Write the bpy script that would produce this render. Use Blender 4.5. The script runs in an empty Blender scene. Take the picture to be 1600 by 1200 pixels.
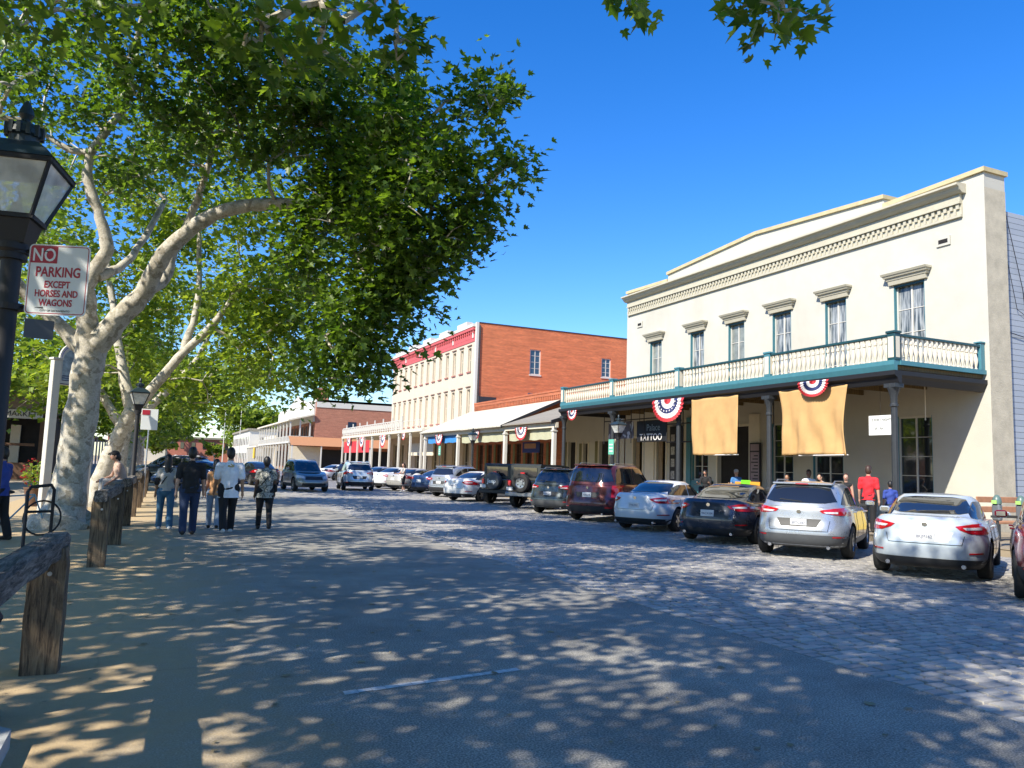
import bpy, bmesh, math, random
import numpy as np
from mathutils import Vector, Matrix
from mathutils.bvhtree import BVHTree
S = bpy.context.scene
COL = S.collection
RAD = math.radians
# ------------------------------------------------------------ camera
YAW, PITCH, ROLL, CH = 0.41947, 0.10648, 0.032159, 1.6
_F = Vector((math.sin(YAW)*math.cos(PITCH), math.cos(YAW)*math.cos(PITCH), math.sin(PITCH)))
_R = Vector((math.cos(YAW), -math.sin(YAW), 0)); _U = _R.cross(_F)
_R2 = math.cos(ROLL)*_R + math.sin(ROLL)*_U; _U2 = -math.sin(ROLL)*_R + math.cos(ROLL)*_U
cam = bpy.data.cameras.new('camera'); cam.lens = 1224.4/1600*36; cam.sensor_width = 36
cam.clip_start = 0.1; cam.clip_end = 5000
co = bpy.data.objects.new('camera', cam); COL.objects.link(co)
co.matrix_world = Matrix(((_R2.x,_U2.x,-_F.x,0),(_R2.y,_U2.y,-_F.y,0),(_R2.z,_U2.z,-_F.z,CH),(0,0,0,1)))
S.camera = co
# ------------------------------------------------------------ light
SUN = Vector((1.05, 0.46, -1.0)).normalized()       # direction the light travels
SUN_EL = math.asin(-SUN.z); SUN_AZ = math.atan2(-SUN.x, -SUN.y)   # azimuth of the sun from +Y, clockwise
W = bpy.data.worlds.new('World'); S.world = W; W.use_nodes = True
nt = W.node_tree; nt.nodes.clear()
sky = nt.nodes.new('ShaderNodeTexSky'); sky.sky_type = 'NISHITA'; sky.sun_disc = False
sky.sun_elevation = SUN_EL; sky.sun_rotation = SUN_AZ; sky.altitude = 600; sky.air_density = 1.15; sky.dust_density = 0.3; sky.ozone_density = 5.0
hs = nt.nodes.new('ShaderNodeHueSaturation'); hs.inputs['Saturation'].default_value = 1.32; hs.inputs['Value'].default_value = 1.0
hs.inputs['Hue'].default_value = 0.512
bg = nt.nodes.new('ShaderNodeBackground'); bg.inputs[1].default_value = 0.14
ow = nt.nodes.new('ShaderNodeOutputWorld')
nt.links.new(sky.outputs[0], hs.inputs['Color']); nt.links.new(hs.outputs[0], bg.inputs[0]); nt.links.new(bg.outputs[0], ow.inputs[0])
sl = bpy.data.lights.new('sun', 'SUN'); sl.energy = 4.8; sl.angle = RAD(0.5); sl.color = (1.0, 0.93, 0.81)
so = bpy.data.objects.new('sun', sl); COL.objects.link(so)
so.rotation_euler = SUN.to_track_quat('-Z', 'Y').to_euler(); so.location = (0, 0, 60)
S.view_settings.view_transform = 'Standard'; S.view_settings.look = 'None'
S.view_settings.exposure = 0.82; S.view_settings.gamma = 1.0
try:
    S.cycles.max_bounces = 6; S.cycles.transparent_max_bounces = 8; S.cycles.diffuse_bounces = 3
    S.cycles.glossy_bounces = 3; S.cycles.caustics_reflective = False; S.cycles.caustics_refractive = False
except Exception: pass

# ------------------------------------------------------------ materials
def new_mat(name):
    m = bpy.data.materials.new(name); m.use_nodes = True
    return m, m.node_tree, m.node_tree.nodes['Principled BSDF']
def N(t, typ, **kw):
    n = t.nodes.new(typ)
    for k, v in kw.items():
        if k in n.inputs: n.inputs[k].default_value = v
        else: setattr(n, k, v)
    return n
def c4(c): return (c[0], c[1], c[2], 1)
def mat(name, col, rough=0.6, metal=0.0, var=0.12, scale=6.0, bump=0.0, bscale=40.0, coat=0.0, spec=0.5, stain=None):
    """painted / plain material with two scales of colour variation and optional bump"""
    m, t, b = new_mat(name)
    b.inputs['Roughness'].default_value = rough; b.inputs['Metallic'].default_value = metal
    b.inputs['Coat Weight'].default_value = coat; b.inputs['Specular IOR Level'].default_value = spec
    if var > 0:
        tc = N(t, 'ShaderNodeTexCoord'); n1 = N(t, 'ShaderNodeTexNoise', Scale=scale, Detail=5.0, Roughness=0.6)
        t.links.new(tc.outputs['Object'], n1.inputs['Vector'])
        r = N(t, 'ShaderNodeMapRange'); r.inputs[1].default_value = 0.3; r.inputs[2].default_value = 0.7
        t.links.new(n1.outputs[0], r.inputs[0])
        mx = N(t, 'ShaderNodeMixRGB'); mx.inputs[1].default_value = c4([x*(1-var) for x in col]); mx.inputs[2].default_value = c4([min(1, x*(1+var*0.6)) for x in col])
        t.links.new(r.outputs[0], mx.inputs[0]); out = mx.outputs[0]
        if stain:
            n2 = N(t, 'ShaderNodeTexNoise', Scale=scale*0.17, Detail=8.0, Roughness=0.7)
            mp = N(t, 'ShaderNodeMapping'); mp.inputs['Scale'].default_value = (1, 1, 0.25)
            t.links.new(tc.outputs['Object'], mp.inputs[0]); t.links.new(mp.outputs[0], n2.inputs['Vector'])
            r2 = N(t, 'ShaderNodeMapRange'); r2.inputs[1].default_value = 0.52; r2.inputs[2].default_value = 0.75; r2.inputs[4].default_value = stain[1]
            t.links.new(n2.outputs[0], r2.inputs[0])
            m2 = N(t, 'ShaderNodeMixRGB'); m2.inputs[2].default_value = c4(stain[0])
            t.links.new(r2.outputs[0], m2.inputs[0]); t.links.new(out, m2.inputs[1]); out = m2.outputs[0]
        t.links.new(out, b.inputs['Base Color'])
        if bump > 0:
            n3 = N(t, 'ShaderNodeTexNoise', Scale=bscale, Detail=4.0)
            t.links.new(tc.outputs['Object'], n3.inputs['Vector'])
            bp = N(t, 'ShaderNodeBump', Strength=bump, Distance=0.02)
            t.links.new(n3.outputs[0], bp.inputs['Height']); t.links.new(bp.outputs[0], b.inputs['Normal'])
    else:
        b.inputs['Base Color'].default_value = c4(col)
    return m
def brick_mat(name, c1, c2, mortar, axis='Y', bw=0.22, rh=0.075, bump=0.4, ms=0.012):
    m, t, b = new_mat(name)
    tc = N(t, 'ShaderNodeTexCoord'); sp = N(t, 'ShaderNodeSeparateXYZ'); cb = N(t, 'ShaderNodeCombineXYZ')
    t.links.new(tc.outputs['Object'], sp.inputs[0])
    t.links.new(sp.outputs[{'X': 0, 'Y': 1}[axis]], cb.inputs[0]); t.links.new(sp.outputs[2], cb.inputs[1])
    bt = N(t, 'ShaderNodeTexBrick', Scale=1.0); bt.inputs['Color1'].default_value = c4(c1); bt.inputs['Color2'].default_value = c4(c2); bt.inputs['Mortar'].default_value = c4(mortar)
    bt.inputs['Brick Width'].default_value = bw; bt.inputs['Row Height'].default_value = rh; bt.inputs['Mortar Size'].default_value = ms
    t.links.new(cb.outputs[0], bt.inputs['Vector'])
    n1 = N(t, 'ShaderNodeTexNoise', Scale=1.0, Detail=8.0, Roughness=0.75); mpb = N(t, 'ShaderNodeMapping'); mpb.inputs['Scale'].default_value = (0.5, 0.5, 5.0); t.links.new(tc.outputs['Object'], mpb.inputs[0]); t.links.new(mpb.outputs[0], n1.inputs['Vector'])
    r = N(t, 'ShaderNodeMapRange'); r.inputs[1].default_value = 0.3; r.inputs[2].default_value = 0.7; r.inputs[3].default_value = 0.62; r.inputs[4].default_value = 1.25
    t.links.new(n1.outputs[0], r.inputs[0])
    mu = N(t, 'ShaderNodeMixRGB'); mu.blend_type = 'MULTIPLY'; mu.inputs[0].default_value = 1
    t.links.new(bt.outputs[0], mu.inputs[1]); t.links.new(r.outputs[0], mu.inputs[2]); t.links.new(mu.outputs[0], b.inputs['Base Color'])
    bp = N(t, 'ShaderNodeBump', Strength=bump, Distance=0.01); bp.invert = True
    t.links.new(bt.outputs['Fac'], bp.inputs['Height']); t.links.new(bp.outputs[0], b.inputs['Normal'])
    b.inputs['Roughness'].default_value = 0.85
    return m
def board_mat(name, c1, c2, axis=0, width=0.14, rough=0.8, gap=0.06, bump=0.5):
    """boards running perpendicular to `axis` with dark joints and grain"""
    m, t, b = new_mat(name)
    tc = N(t, 'ShaderNodeTexCoord'); sp = N(t, 'ShaderNodeSeparateXYZ'); t.links.new(tc.outputs['Object'], sp.inputs[0])
    dv = N(t, 'ShaderNodeMath', operation='DIVIDE'); dv.inputs[1].default_value = width; t.links.new(sp.outputs[axis], dv.inputs[0])
    fl = N(t, 'ShaderNodeMath', operation='FLOOR'); t.links.new(dv.outputs[0], fl.inputs[0])
    fr = N(t, 'ShaderNodeMath', operation='FRACT'); t.links.new(dv.outputs[0], fr.inputs[0])
    wn = N(t, 'ShaderNodeTexWhiteNoise'); wn.noise_dimensions = '1D'; t.links.new(fl.outputs[0], wn.inputs['W'])
    n1 = N(t, 'ShaderNodeTexNoise', Scale=7.0, Detail=6.0, Roughness=0.7); mp = N(t, 'ShaderNodeMapping')
    sc = [1, 1, 1]; sc[axis] = 6.0; mp.inputs['Scale'].default_value = sc
    t.links.new(tc.outputs['Object'], mp.inputs[0]); t.links.new(mp.outputs[0], n1.inputs['Vector'])
    ad = N(t, 'ShaderNodeMath', operation='ADD'); t.links.new(wn.outputs[0], ad.inputs[0]); t.links.new(n1.outputs[0], ad.inputs[1])
    ha = N(t, 'ShaderNodeMath', operation='MULTIPLY'); ha.inputs[1].default_value = 0.5; t.links.new(ad.outputs[0], ha.inputs[0])
    mx = N(t, 'ShaderNodeMixRGB'); mx.inputs[1].default_value = c4(c1); mx.inputs[2].default_value = c4(c2); t.links.new(ha.outputs[0], mx.inputs[0])
    gp = N(t, 'ShaderNodeMath', operation='GREATER_THAN'); gp.inputs[1].default_value = gap; t.links.new(fr.outputs[0], gp.inputs[0])
    mu = N(t, 'ShaderNodeMixRGB'); mu.inputs[1].default_value = c4([x*0.25 for x in c1]); t.links.new(gp.outputs[0], mu.inputs[0]); t.links.new(mx.outputs[0], mu.inputs[2])
    t.links.new(mu.outputs[0], b.inputs['Base Color']); b.inputs['Roughness'].default_value = rough
    bp = N(t, 'ShaderNodeBump', Strength=bump, Distance=0.01); t.links.new(gp.outputs[0], bp.inputs['Height']); t.links.new(bp.outputs[0], b.inputs['Normal'])
    return m
M = {}
def glass(name, col=(0.02, 0.025, 0.03), rough=0.04):
    m, t, b = new_mat(name); b.inputs['Base Color'].default_value = c4(col); b.inputs['Roughness'].default_value = rough
    b.inputs['Specular IOR Level'].default_value = 0.9; b.inputs['IOR'].default_value = 1.6
    tc = N(t, 'ShaderNodeTexCoord'); n1 = N(t, 'ShaderNodeTexNoise', Scale=1.3, Detail=2.0); t.links.new(tc.outputs['Object'], n1.inputs['Vector'])
    bp = N(t, 'ShaderNodeBump', Strength=0.04, Distance=0.05); t.links.new(n1.outputs[0], bp.inputs['Height']); t.links.new(bp.outputs[0], b.inputs['Normal'])
    return m
M['stucco'] = mat('cream_stucco', (0.50, 0.485, 0.415), 0.9, var=0.06, scale=1.3, bump=0.25, bscale=30, stain=((0.36, 0.33, 0.25), 0.45))
M['stucco_side'] = mat('weathered_stucco', (0.50, 0.45, 0.34), 0.9, var=0.2, scale=2.5, bump=0.5, bscale=18, stain=((0.30, 0.28, 0.22), 0.8))
M['trim'] = mat('beige_trim', (0.46, 0.43, 0.33), 0.8, var=0.08, scale=3, bump=0.1)
M['coping'] = mat('tan_coping', (0.50, 0.42, 0.24), 0.85, var=0.15, scale=3, bump=0.1)
M['teal'] = mat('teal_paint', (0.06, 0.20, 0.24), 0.45, var=0.1, scale=5)
M['tealdark'] = mat('dark_teal_paint', (0.015, 0.06, 0.07), 0.4, var=0.1, scale=5)
M['black'] = mat('black_paint', (0.010, 0.010, 0.012), 0.6, var=0.15, scale=8)
M['iron'] = mat('grey_iron', (0.028, 0.032, 0.036), 0.5, var=0.2, scale=8, bump=0.1)
M['white'] = mat('white_paint', (0.58, 0.56, 0.50), 0.55, var=0.05, scale=5)
M['cream'] = mat('cream_paint', (0.66, 0.60, 0.47), 0.6, var=0.06, scale=4)
M['glass'] = glass('window_glass')
M['glass_blue'] = glass('blue_window_glass', (0.02, 0.04, 0.07))
M['curtain'] = mat('curtained_pane', (0.22, 0.24, 0.22), 0.15, var=0.4, scale=2.5)
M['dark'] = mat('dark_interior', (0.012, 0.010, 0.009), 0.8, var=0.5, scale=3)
M['siding'] = board_mat('blue_grey_siding', (0.27, 0.31, 0.37), (0.38, 0.42, 0.48), axis=2, width=0.19, gap=0.07)
M['brickside'] = brick_mat('orange_brick_side', (0.70, 0.165, 0.045), (0.54, 0.11, 0.033), (0.52, 0.24, 0.13), axis='X')
M['brickfront'] = brick_mat('orange_brick_front', (0.50, 0.13, 0.045), (0.40, 0.095, 0.035), (0.36, 0.17, 0.10), axis='Y')
M['brickred'] = brick_mat('red_brick_side', (0.44, 0.15, 0.085), (0.33, 0.10, 0.06), (0.38, 0.22, 0.15), axis='X')
M['pink'] = mat('pale_pink_plaster', (0.56, 0.47, 0.36), 0.85, var=0.05, scale=2, bump=0.1)
M['redtrim'] = mat('rose_red_trim', (0.50, 0.09, 0.09), 0.6, var=0.12, scale=4)
M['roofwhite'] = board_mat('cream_roof_sheet', (0.50, 0.47, 0.38), (0.57, 0.54, 0.44), axis=1, width=0.6, gap=0.04, bump=0.3)
M['roofgrey'] = board_mat('grey_roof_boards', (0.22, 0.20, 0.16), (0.32, 0.29, 0.23), axis=0, width=0.16, gap=0.08)
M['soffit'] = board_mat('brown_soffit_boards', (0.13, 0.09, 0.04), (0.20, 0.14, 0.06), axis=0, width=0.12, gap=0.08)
M['boardwalk'] = board_mat('boardwalk_planks', (0.24, 0.19, 0.125), (0.38, 0.31, 0.21), axis=0, width=0.15, gap=0.07)
M['wood'] = board_mat('old_grey_timber', (0.10, 0.075, 0.05), (0.24, 0.19, 0.14), axis=0, width=0.9, gap=0.0)
M['bluecloth'] = mat('blue_valance', (0.04, 0.22, 0.55), 0.8, var=0.06)
M['olivecloth'] = mat('pale_olive_valance', (0.42, 0.42, 0.28), 0.8, var=0.08)
M['redcloth'] = mat('red_cloth', (0.50, 0.03, 0.04), 0.8, var=0.1)
M['orange'] = mat('orange_roofing', (0.40, 0.19, 0.09), 0.8, var=0.12)
M['tancloth'] = mat('tan_cloth', (0.52, 0.32, 0.13), 0.9, var=0.10, scale=2.0, bump=0.15, bscale=90)
M['navy'] = mat('navy_cloth', (0.02, 0.03, 0.12), 0.8, var=0.1)
M['flagwhite'] = mat('white_cloth', (0.72, 0.70, 0.68), 0.85, var=0.04)
M['signwhite'] = mat('sign_white', (0.70, 0.72, 0.70), 0.35, var=0.03)
M['signred'] = mat('sign_red', (0.40, 0.02, 0.04), 0.4, var=0.05)
M['signgreen'] = mat('sign_green', (0.15, 0.50, 0.36), 0.4, var=0.05)
M['steel'] = mat('bare_steel', (0.45, 0.46, 0.48), 0.3, metal=0.9, var=0.1)
M['tan'] = mat('tan_door', (0.26, 0.19, 0.11), 0.7, var=0.15)
M['brown'] = mat('brown_wood', (0.12, 0.06, 0.03), 0.7, var=0.2)
M['text'] = mat('black_lettering', (0.02, 0.02, 0.02), 0.6, var=0)

# ------------------------------------------------------------ mesh builder
class MB:
    def __init__(s): s.v = []; s.f = []; s.m = []
    def add(s, vs, fs, mi=0, mx=None):
        o = len(s.v)
        s.v += [tuple(mx @ Vector(v)) for v in vs] if mx is not None else [tuple(v) for v in vs]
        s.f += [tuple(i+o for i in f) for f in fs]; s.m += [mi]*len(fs)
        return s
    def box(s, x0, x1, y0, y1, z0, z1, mi=0, mx=None, bev=0.0):
        if x0 > x1: x0, x1 = x1, x0
        if y0 > y1: y0, y1 = y1, y0
        if z0 > z1: z0, z1 = z1, z0
        if bev <= 0:
            vs = [(x, y, z) for z in (z0, z1) for y in (y0, y1) for x in (x0, x1)]
            return s.add(vs, [(0,2,3,1),(4,5,7,6),(0,1,5,4),(2,6,7,3),(0,4,6,2),(1,3,7,5)], mi, mx)
        b = min(bev, (x1-x0)/2.01, (y1-y0)/2.01, (z1-z0)/2.01)
        bm = bmesh.new(); bmesh.ops.create_cube(bm, size=1)
        for v in bm.verts: v.co = Vector(((x0+x1)/2+v.co.x*(x1-x0), (y0+y1)/2+v.co.y*(y1-y0), (z0+z1)/2+v.co.z*(z1-z0)))
        bmesh.ops.bevel(bm, geom=list(bm.edges), offset=b, segments=1, affect='EDGES', profile=0.5)
        bm.verts.ensure_lookup_table(); bm.verts.index_update()
        s.add([v.co[:] for v in bm.verts], [tuple(v.index for v in f.verts) for f in bm.faces], mi, mx); bm.free()
        return s
    def tube(s, pts, rad, n=8, mi=0, cap=True, mx=None):
        pts = [Vector(p) for p in pts]; rs = rad if hasattr(rad, '__len__') else [rad]*len(pts)
        vs = []; fs = []; up = None
        for i, p in enumerate(pts):
            d = (pts[min(i+1, len(pts)-1)]-pts[max(i-1, 0)]).normalized()
            if up is None:
                up = Vector((0, 0, 1)) if abs(d.z) < 0.9 else Vector((1, 0, 0))
            a = d.cross(up).normalized(); b = a.cross(d).normalized(); up = b
            for k in range(n):
                t = 2*math.pi*k/n; vs.append(p+(a*math.cos(t)+b*math.sin(t))*rs[i])
        for i in range(len(pts)-1):
            for k in range(n):
                fs.append((i*n+k, i*n+(k+1) % n, (i+1)*n+(k+1) % n, (i+1)*n+k))
        if cap: fs += [tuple(range(n-1, -1, -1)), tuple((len(pts)-1)*n+k for k in range(n))]
        return s.add(vs, fs, mi, mx)
    def lathe(s, prof, c=(0, 0, 0), n=16, mi=0, mx=None, rot=0.0, flute=0.0, cap=True):
        vs = []; fs = []
        for r, z in prof:
            for k in range(n):
                t = 2*math.pi*k/n+rot; rr = r*(1-flute*(k % 2)); vs.append((c[0]+rr*math.cos(t), c[1]+rr*math.sin(t), c[2]+z))
        for i in range(len(prof)-1):
            for k in range(n): fs.append((i*n+k, i*n+(k+1) % n, (i+1)*n+(k+1) % n, (i+1)*n+k))
        if cap: fs += [tuple(range(n-1, -1, -1)), tuple((len(prof)-1)*n+k for k in range(n))]
        return s.add(vs, fs, mi, mx)
    def prism(s, poly, axis, a, b, mi=0, mx=None):
        """extrude 2D poly along axis ('X': poly=(y,z); 'Y': (x,z); 'Z': (x,y))"""
        def P(u, v, w): return {'X': (w, u, v), 'Y': (u, w, v), 'Z': (u, v, w)}[axis]
        n = len(poly); vs = [P(u, v, a) for u, v in poly]+[P(u, v, b) for u, v in poly]
        fs = [tuple(range(n)), tuple(range(2*n-1, n-1, -1))]+[(i, i+n, (i+1) % n+n, (i+1) % n) for i in range(n)]
        return s.add(vs, fs, mi, mx)
    def build(s, name, mats, parent=None, smooth=False, sharp=35, fix=True):
        me = bpy.data.meshes.new(name); me.from_pydata(s.v, [], s.f)
        if not isinstance(mats, (list, tuple)): mats = [mats]
        for m in mats: me.materials.append(m)
        if len(mats) > 1: me.polygons.foreach_set('material_index', s.m)
        if fix:
            bm = bmesh.new(); bm.from_mesh(me); bmesh.ops.recalc_face_normals(bm, faces=bm.faces); bm.to_mesh(me); bm.free()
        if smooth:
            me.polygons.foreach_set('use_smooth', [True]*len(me.polygons)); me.set_sharp_from_angle(angle=RAD(sharp))
        me.update()
        o = bpy.data.objects.new(name, me); COL.objects.link(o)
        if parent: o.parent = parent
        return o
def tag(o, label=None, cat=None, group=None, kind=None):
    if label: o['label'] = label
    if cat: o['category'] = cat
    if group: o['group'] = group
    if kind: o['kind'] = kind
    return o
def thing(name, label, cat, loc=(0, 0, 0), rz=0.0, group=None):
    o = bpy.data.objects.new(name, None); COL.objects.link(o); o.empty_display_size = 0.2
    o.location = loc; o.rotation_euler = (0, 0, rz); return tag(o, label, cat, group)
def copy_tree(o, parent=None):
    c = o.copy(); COL.objects.link(c)
    if parent: c.parent = parent
    for ch in list(o.children): copy_tree(ch, c)
    return c
def text_mesh(body, size, m, parent, mx, name='lettering', ext=0.002, align='CENTER', bold=0.0, sx=1.0):
    cu = bpy.data.curves.new('t', 'FONT'); cu.body = body; cu.size = size; cu.extrude = ext; cu.align_x = align; cu.offset = bold
    cu.resolution_u = 3
    o = bpy.data.objects.new('t', cu); COL.objects.link(o)
    dg = bpy.context.evaluated_depsgraph_get(); me = bpy.data.meshes.new_from_object(o.evaluated_get(dg))
    bpy.data.objects.remove(o); bpy.data.curves.remove(cu)
    me.transform(mx @ Matrix.Diagonal((sx, 1, 1, 1))); me.materials.clear(); me.materials.append(m); me.name = name
    r = bpy.data.objects.new(name, me); COL.objects.link(r); r.parent = parent
    return r
def frame_mx(origin, right, up):
    r = Vector(right).normalized(); u = Vector(up).normalized(); n = r.cross(u)
    return Matrix(((r.x, u.x, n.x, origin[0]), (r.y, u.y, n.y, origin[1]), (r.z, u.z, n.z, origin[2]), (0, 0, 0, 1)))
def holed(mb, u0, u1, z0, z1, holes, P, depth, mi=0):
    """wall face in a plane with rectangular holes and reveals; P(u,z,d) -> xyz with d the distance into the wall"""
    us = sorted({u0, u1, *[h[0] for h in holes], *[h[1] for h in holes]}); zs = sorted({z0, z1, *[h[2] for h in holes], *[h[3] for h in holes]})
    us = [u for u in us if u0 <= u <= u1]; zs = [z for z in zs if z0 <= z <= z1]
    for i in range(len(us)-1):
        for j in range(len(zs)-1):
            cu, cz = (us[i]+us[i+1])/2, (zs[j]+zs[j+1])/2
            if any(h[0] < cu < h[1] and h[2] < cz < h[3] for h in holes): continue
            mb.add([P(us[i], zs[j], 0), P(us[i+1], zs[j], 0), P(us[i+1], zs[j+1], 0), P(us[i], zs[j+1], 0)], [(0, 1, 2, 3)], mi)
    for a, b, c, d in holes:
        q = [(a, c), (b, c), (b, d), (a, d)]
        for k in range(4):
            (ua, za), (ub, zb) = q[k], q[(k+1) % 4]
            mb.add([P(ua, za, 0), P(ub, zb, 0), P(ub, zb, depth), P(ua, za, depth)], [(0, 1, 2, 3)], mi)
# ============================================================ GROUND
rnd = random.Random(7)
def ground_mats():
    # asphalt and drifting sand on one sheet: sand lies left of a wandering edge
    m, t, b = new_mat('asphalt_and_sand'); tc = N(t, 'ShaderNodeTexCoord'); sp = N(t, 'ShaderNodeSeparateXYZ'); t.links.new(tc.outputs['Object'], sp.inputs[0])
    n1 = N(t, 'ShaderNodeTexNoise', Scale=0.8, Detail=8.0, Roughness=0.75); t.links.new(tc.outputs['Object'], n1.inputs['Vector'])
    n2 = N(t, 'ShaderNodeTexNoise', Scale=9.0, Detail=8.0, Roughness=0.8); t.links.new(tc.outputs['Object'], n2.inputs['Vector'])
    vo = N(t, 'ShaderNodeTexNoise', Scale=75.0, Detail=4.0, Roughness=0.7); t.links.new(tc.outputs['Object'], vo.inputs['Vector'])
    m1 = N(t, 'ShaderNodeMath', operation='MULTIPLY_ADD'); m1.inputs[1].default_value = 2.6; t.links.new(n1.outputs[0], m1.inputs[0])
    m0 = N(t, 'ShaderNodeMath', operation='MULTIPLY_ADD'); m0.inputs[1].default_value = 0.9; t.links.new(n2.outputs[0], m0.inputs[0]); t.links.new(sp.outputs[0], m0.inputs[2]); t.links.new(m0.outputs[0], m1.inputs[2])
    rs = N(t, 'ShaderNodeMapRange'); rs.inputs[1].default_value = 1.5; rs.inputs[2].default_value = 3.1; rs.inputs[3].default_value = 1; rs.inputs[4].default_value = 0
    t.links.new(m1.outputs[0], rs.inputs[0])
    ra = N(t, 'ShaderNodeValToRGB'); t.links.new(vo.outputs[0], ra.inputs[0])
    e = ra.color_ramp.elements; e[0].position = 0.40; e[0].color = (0.15, 0.143, 0.127, 1); e[1].position = 0.62; e[1].color = (0.52, 0.48, 0.40, 1)
    k = ra.color_ramp.elements.new(0.50); k.color = (0.29, 0.275, 0.235, 1)
    rn = N(t, 'ShaderNodeMapRange'); rn.inputs[1].default_value = 0.3; rn.inputs[2].default_value = 0.7; rn.inputs[3].default_value = 0.62; rn.inputs[4].default_value = 1.25; t.links.new(n1.outputs[0], rn.inputs[0])
    mu = N(t, 'ShaderNodeMixRGB'); mu.blend_type = 'MULTIPLY'; mu.inputs[0].default_value = 1; t.links.new(ra.outputs[0], mu.inputs[1]); t.links.new(rn.outputs[0], mu.inputs[2])
    sa = N(t, 'ShaderNodeMixRGB'); sa.inputs[1].default_value = (0.38, 0.27, 0.145, 1); sa.inputs[2].default_value = (0.60, 0.455, 0.26, 1); t.links.new(n2.outputs[0], sa.inputs[0])
    mx = N(t, 'ShaderNodeMixRGB'); t.links.new(rs.outputs[0], mx.inputs[0]); t.links.new(mu.outputs[0], mx.inputs[1]); t.links.new(sa.outputs[0], mx.inputs[2])
    vc = N(t, 'ShaderNodeTexVoronoi', Scale=0.33); vc.feature = 'DISTANCE_TO_EDGE'; mw = N(t, 'ShaderNodeMixRGB'); mw.inputs[0].default_value = 0.22; n5 = N(t, 'ShaderNodeTexNoise', Scale=2.2, Detail=6.0); t.links.new(tc.outputs['Object'], n5.inputs['Vector']); t.links.new(tc.outputs['Object'], mw.inputs[1]); t.links.new(n5.outputs['Color'], mw.inputs[2]); t.links.new(mw.outputs[0], vc.inputs['Vector'])
    rc_ = N(t, 'ShaderNodeMapRange'); rc_.inputs[1].default_value = 0.0; rc_.inputs[2].default_value = 0.005; rc_.inputs[3].default_value = 0.86; rc_.inputs[4].default_value = 1.0; t.links.new(vc.outputs['Distance'], rc_.inputs[0])
    mk = N(t, 'ShaderNodeMixRGB'); mk.blend_type = 'MULTIPLY'; mk.inputs[0].default_value = 1; t.links.new(mx.outputs[0], mk.inputs[1]); t.links.new(rc_.outputs[0], mk.inputs[2]); mx = mk
    t.links.new(mx.outputs[0], b.inputs['Base Color']); b.inputs['Roughness'].default_value = 0.85
    bp = N(t, 'ShaderNodeBump', Strength=0.7, Distance=0.012); ad = N(t, 'ShaderNodeMath', operation='ADD'); t.links.new(vo.outputs[0], ad.inputs[0]); t.links.new(n2.outputs[0], ad.inputs[1])
    t.links.new(ad.outputs[0], bp.inputs['Height']); t.links.new(bp.outputs[0], b.inputs['Normal'])
    M['asphalt'] = m
    M['sand'] = mat('sandy_ground', (0.36, 0.27, 0.15), 0.95, var=0.3, scale=3, bump=0.6, bscale=50, stain=((0.16, 0.12, 0.07), 0.6))
    M['paving'] = board_mat('plaza_paving', (0.34, 0.28, 0.20), (0.44, 0.37, 0.28), axis=1, width=1.2, gap=0.02, bump=0.2)
    m, t, b = new_mat('granite_setts'); tc = N(t, 'ShaderNodeTexCoord'); at = N(t, 'ShaderNodeAttribute'); at.attribute_name = 'tone'
    n1 = N(t, 'ShaderNodeTexNoise', Scale=60.0, Detail=4.0); t.links.new(tc.outputs['Object'], n1.inputs['Vector'])
    n2 = N(t, 'ShaderNodeTexNoise', Scale=0.35, Detail=6.0); t.links.new(tc.outputs['Object'], n2.inputs['Vector'])
    ad = N(t, 'ShaderNodeMath', operation='ADD'); t.links.new(at.outputs['Fac'], ad.inputs[0]); t.links.new(n1.outputs[0], ad.inputs[1])
    a2 = N(t, 'ShaderNodeMath', operation='ADD'); t.links.new(ad.outputs[0], a2.inputs[0]); t.links.new(n2.outputs[0], a2.inputs[1])
    r = N(t, 'ShaderNodeMapRange'); r.inputs[1].default_value = 0.8; r.inputs[2].default_value = 2.2; t.links.new(a2.outputs[0], r.inputs[0])
    mx = N(t, 'ShaderNodeMixRGB'); mx.inputs[1].default_value = (0.22, 0.215, 0.205, 1); mx.inputs[2].default_value = (0.45, 0.42, 0.37, 1); t.links.new(r.outputs[0], mx.inputs[0])
    t.links.new(mx.outputs[0], b.inputs['Base Color']); b.inputs['Roughness'].default_value = 0.62
    bp = N(t, 'ShaderNodeBump', Strength=0.4, Distance=0.006); t.links.new(n1.outputs[0], bp.inputs['Height']); t.links.new(bp.outputs[0], b.inputs['Normal'])
    M['setts'] = m
    M['joint'] = mat('sett_joints', (0.04, 0.037, 0.032), 0.95, var=0.3, scale=8)
    M['settfar'] = brick_mat('far_setts', (0.30, 0.29, 0.28), (0.20, 0.20, 0.205), (0.09, 0.085, 0.08), axis='X', bw=0.28, rh=0.16)
ground_mats()
g = MB(); g.add([(-900,-300,-.04),(900,-300,-.04),(900,1500,-.04),(-900,1500,-.04)], [(0,1,2,3)]); tag(g.build('ground', M['sand']), kind='structure')
g = MB(); g.add([(-4.2,-20,0),(5.45,-20,0),(5.45,420,0),(-4.2,420,0)], [(0,1,2,3)]); tag(g.build('road', M['asphalt']), kind='structure')
g = MB(); g.add([(5.45,-20,-.03),(17.2,-20,-.03),(17.2,50,-.03),(5.45,50,-.03)], [(0,1,2,3)]); tag(g.build('sett_bedding', M['joint']), kind='structure')
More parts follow.
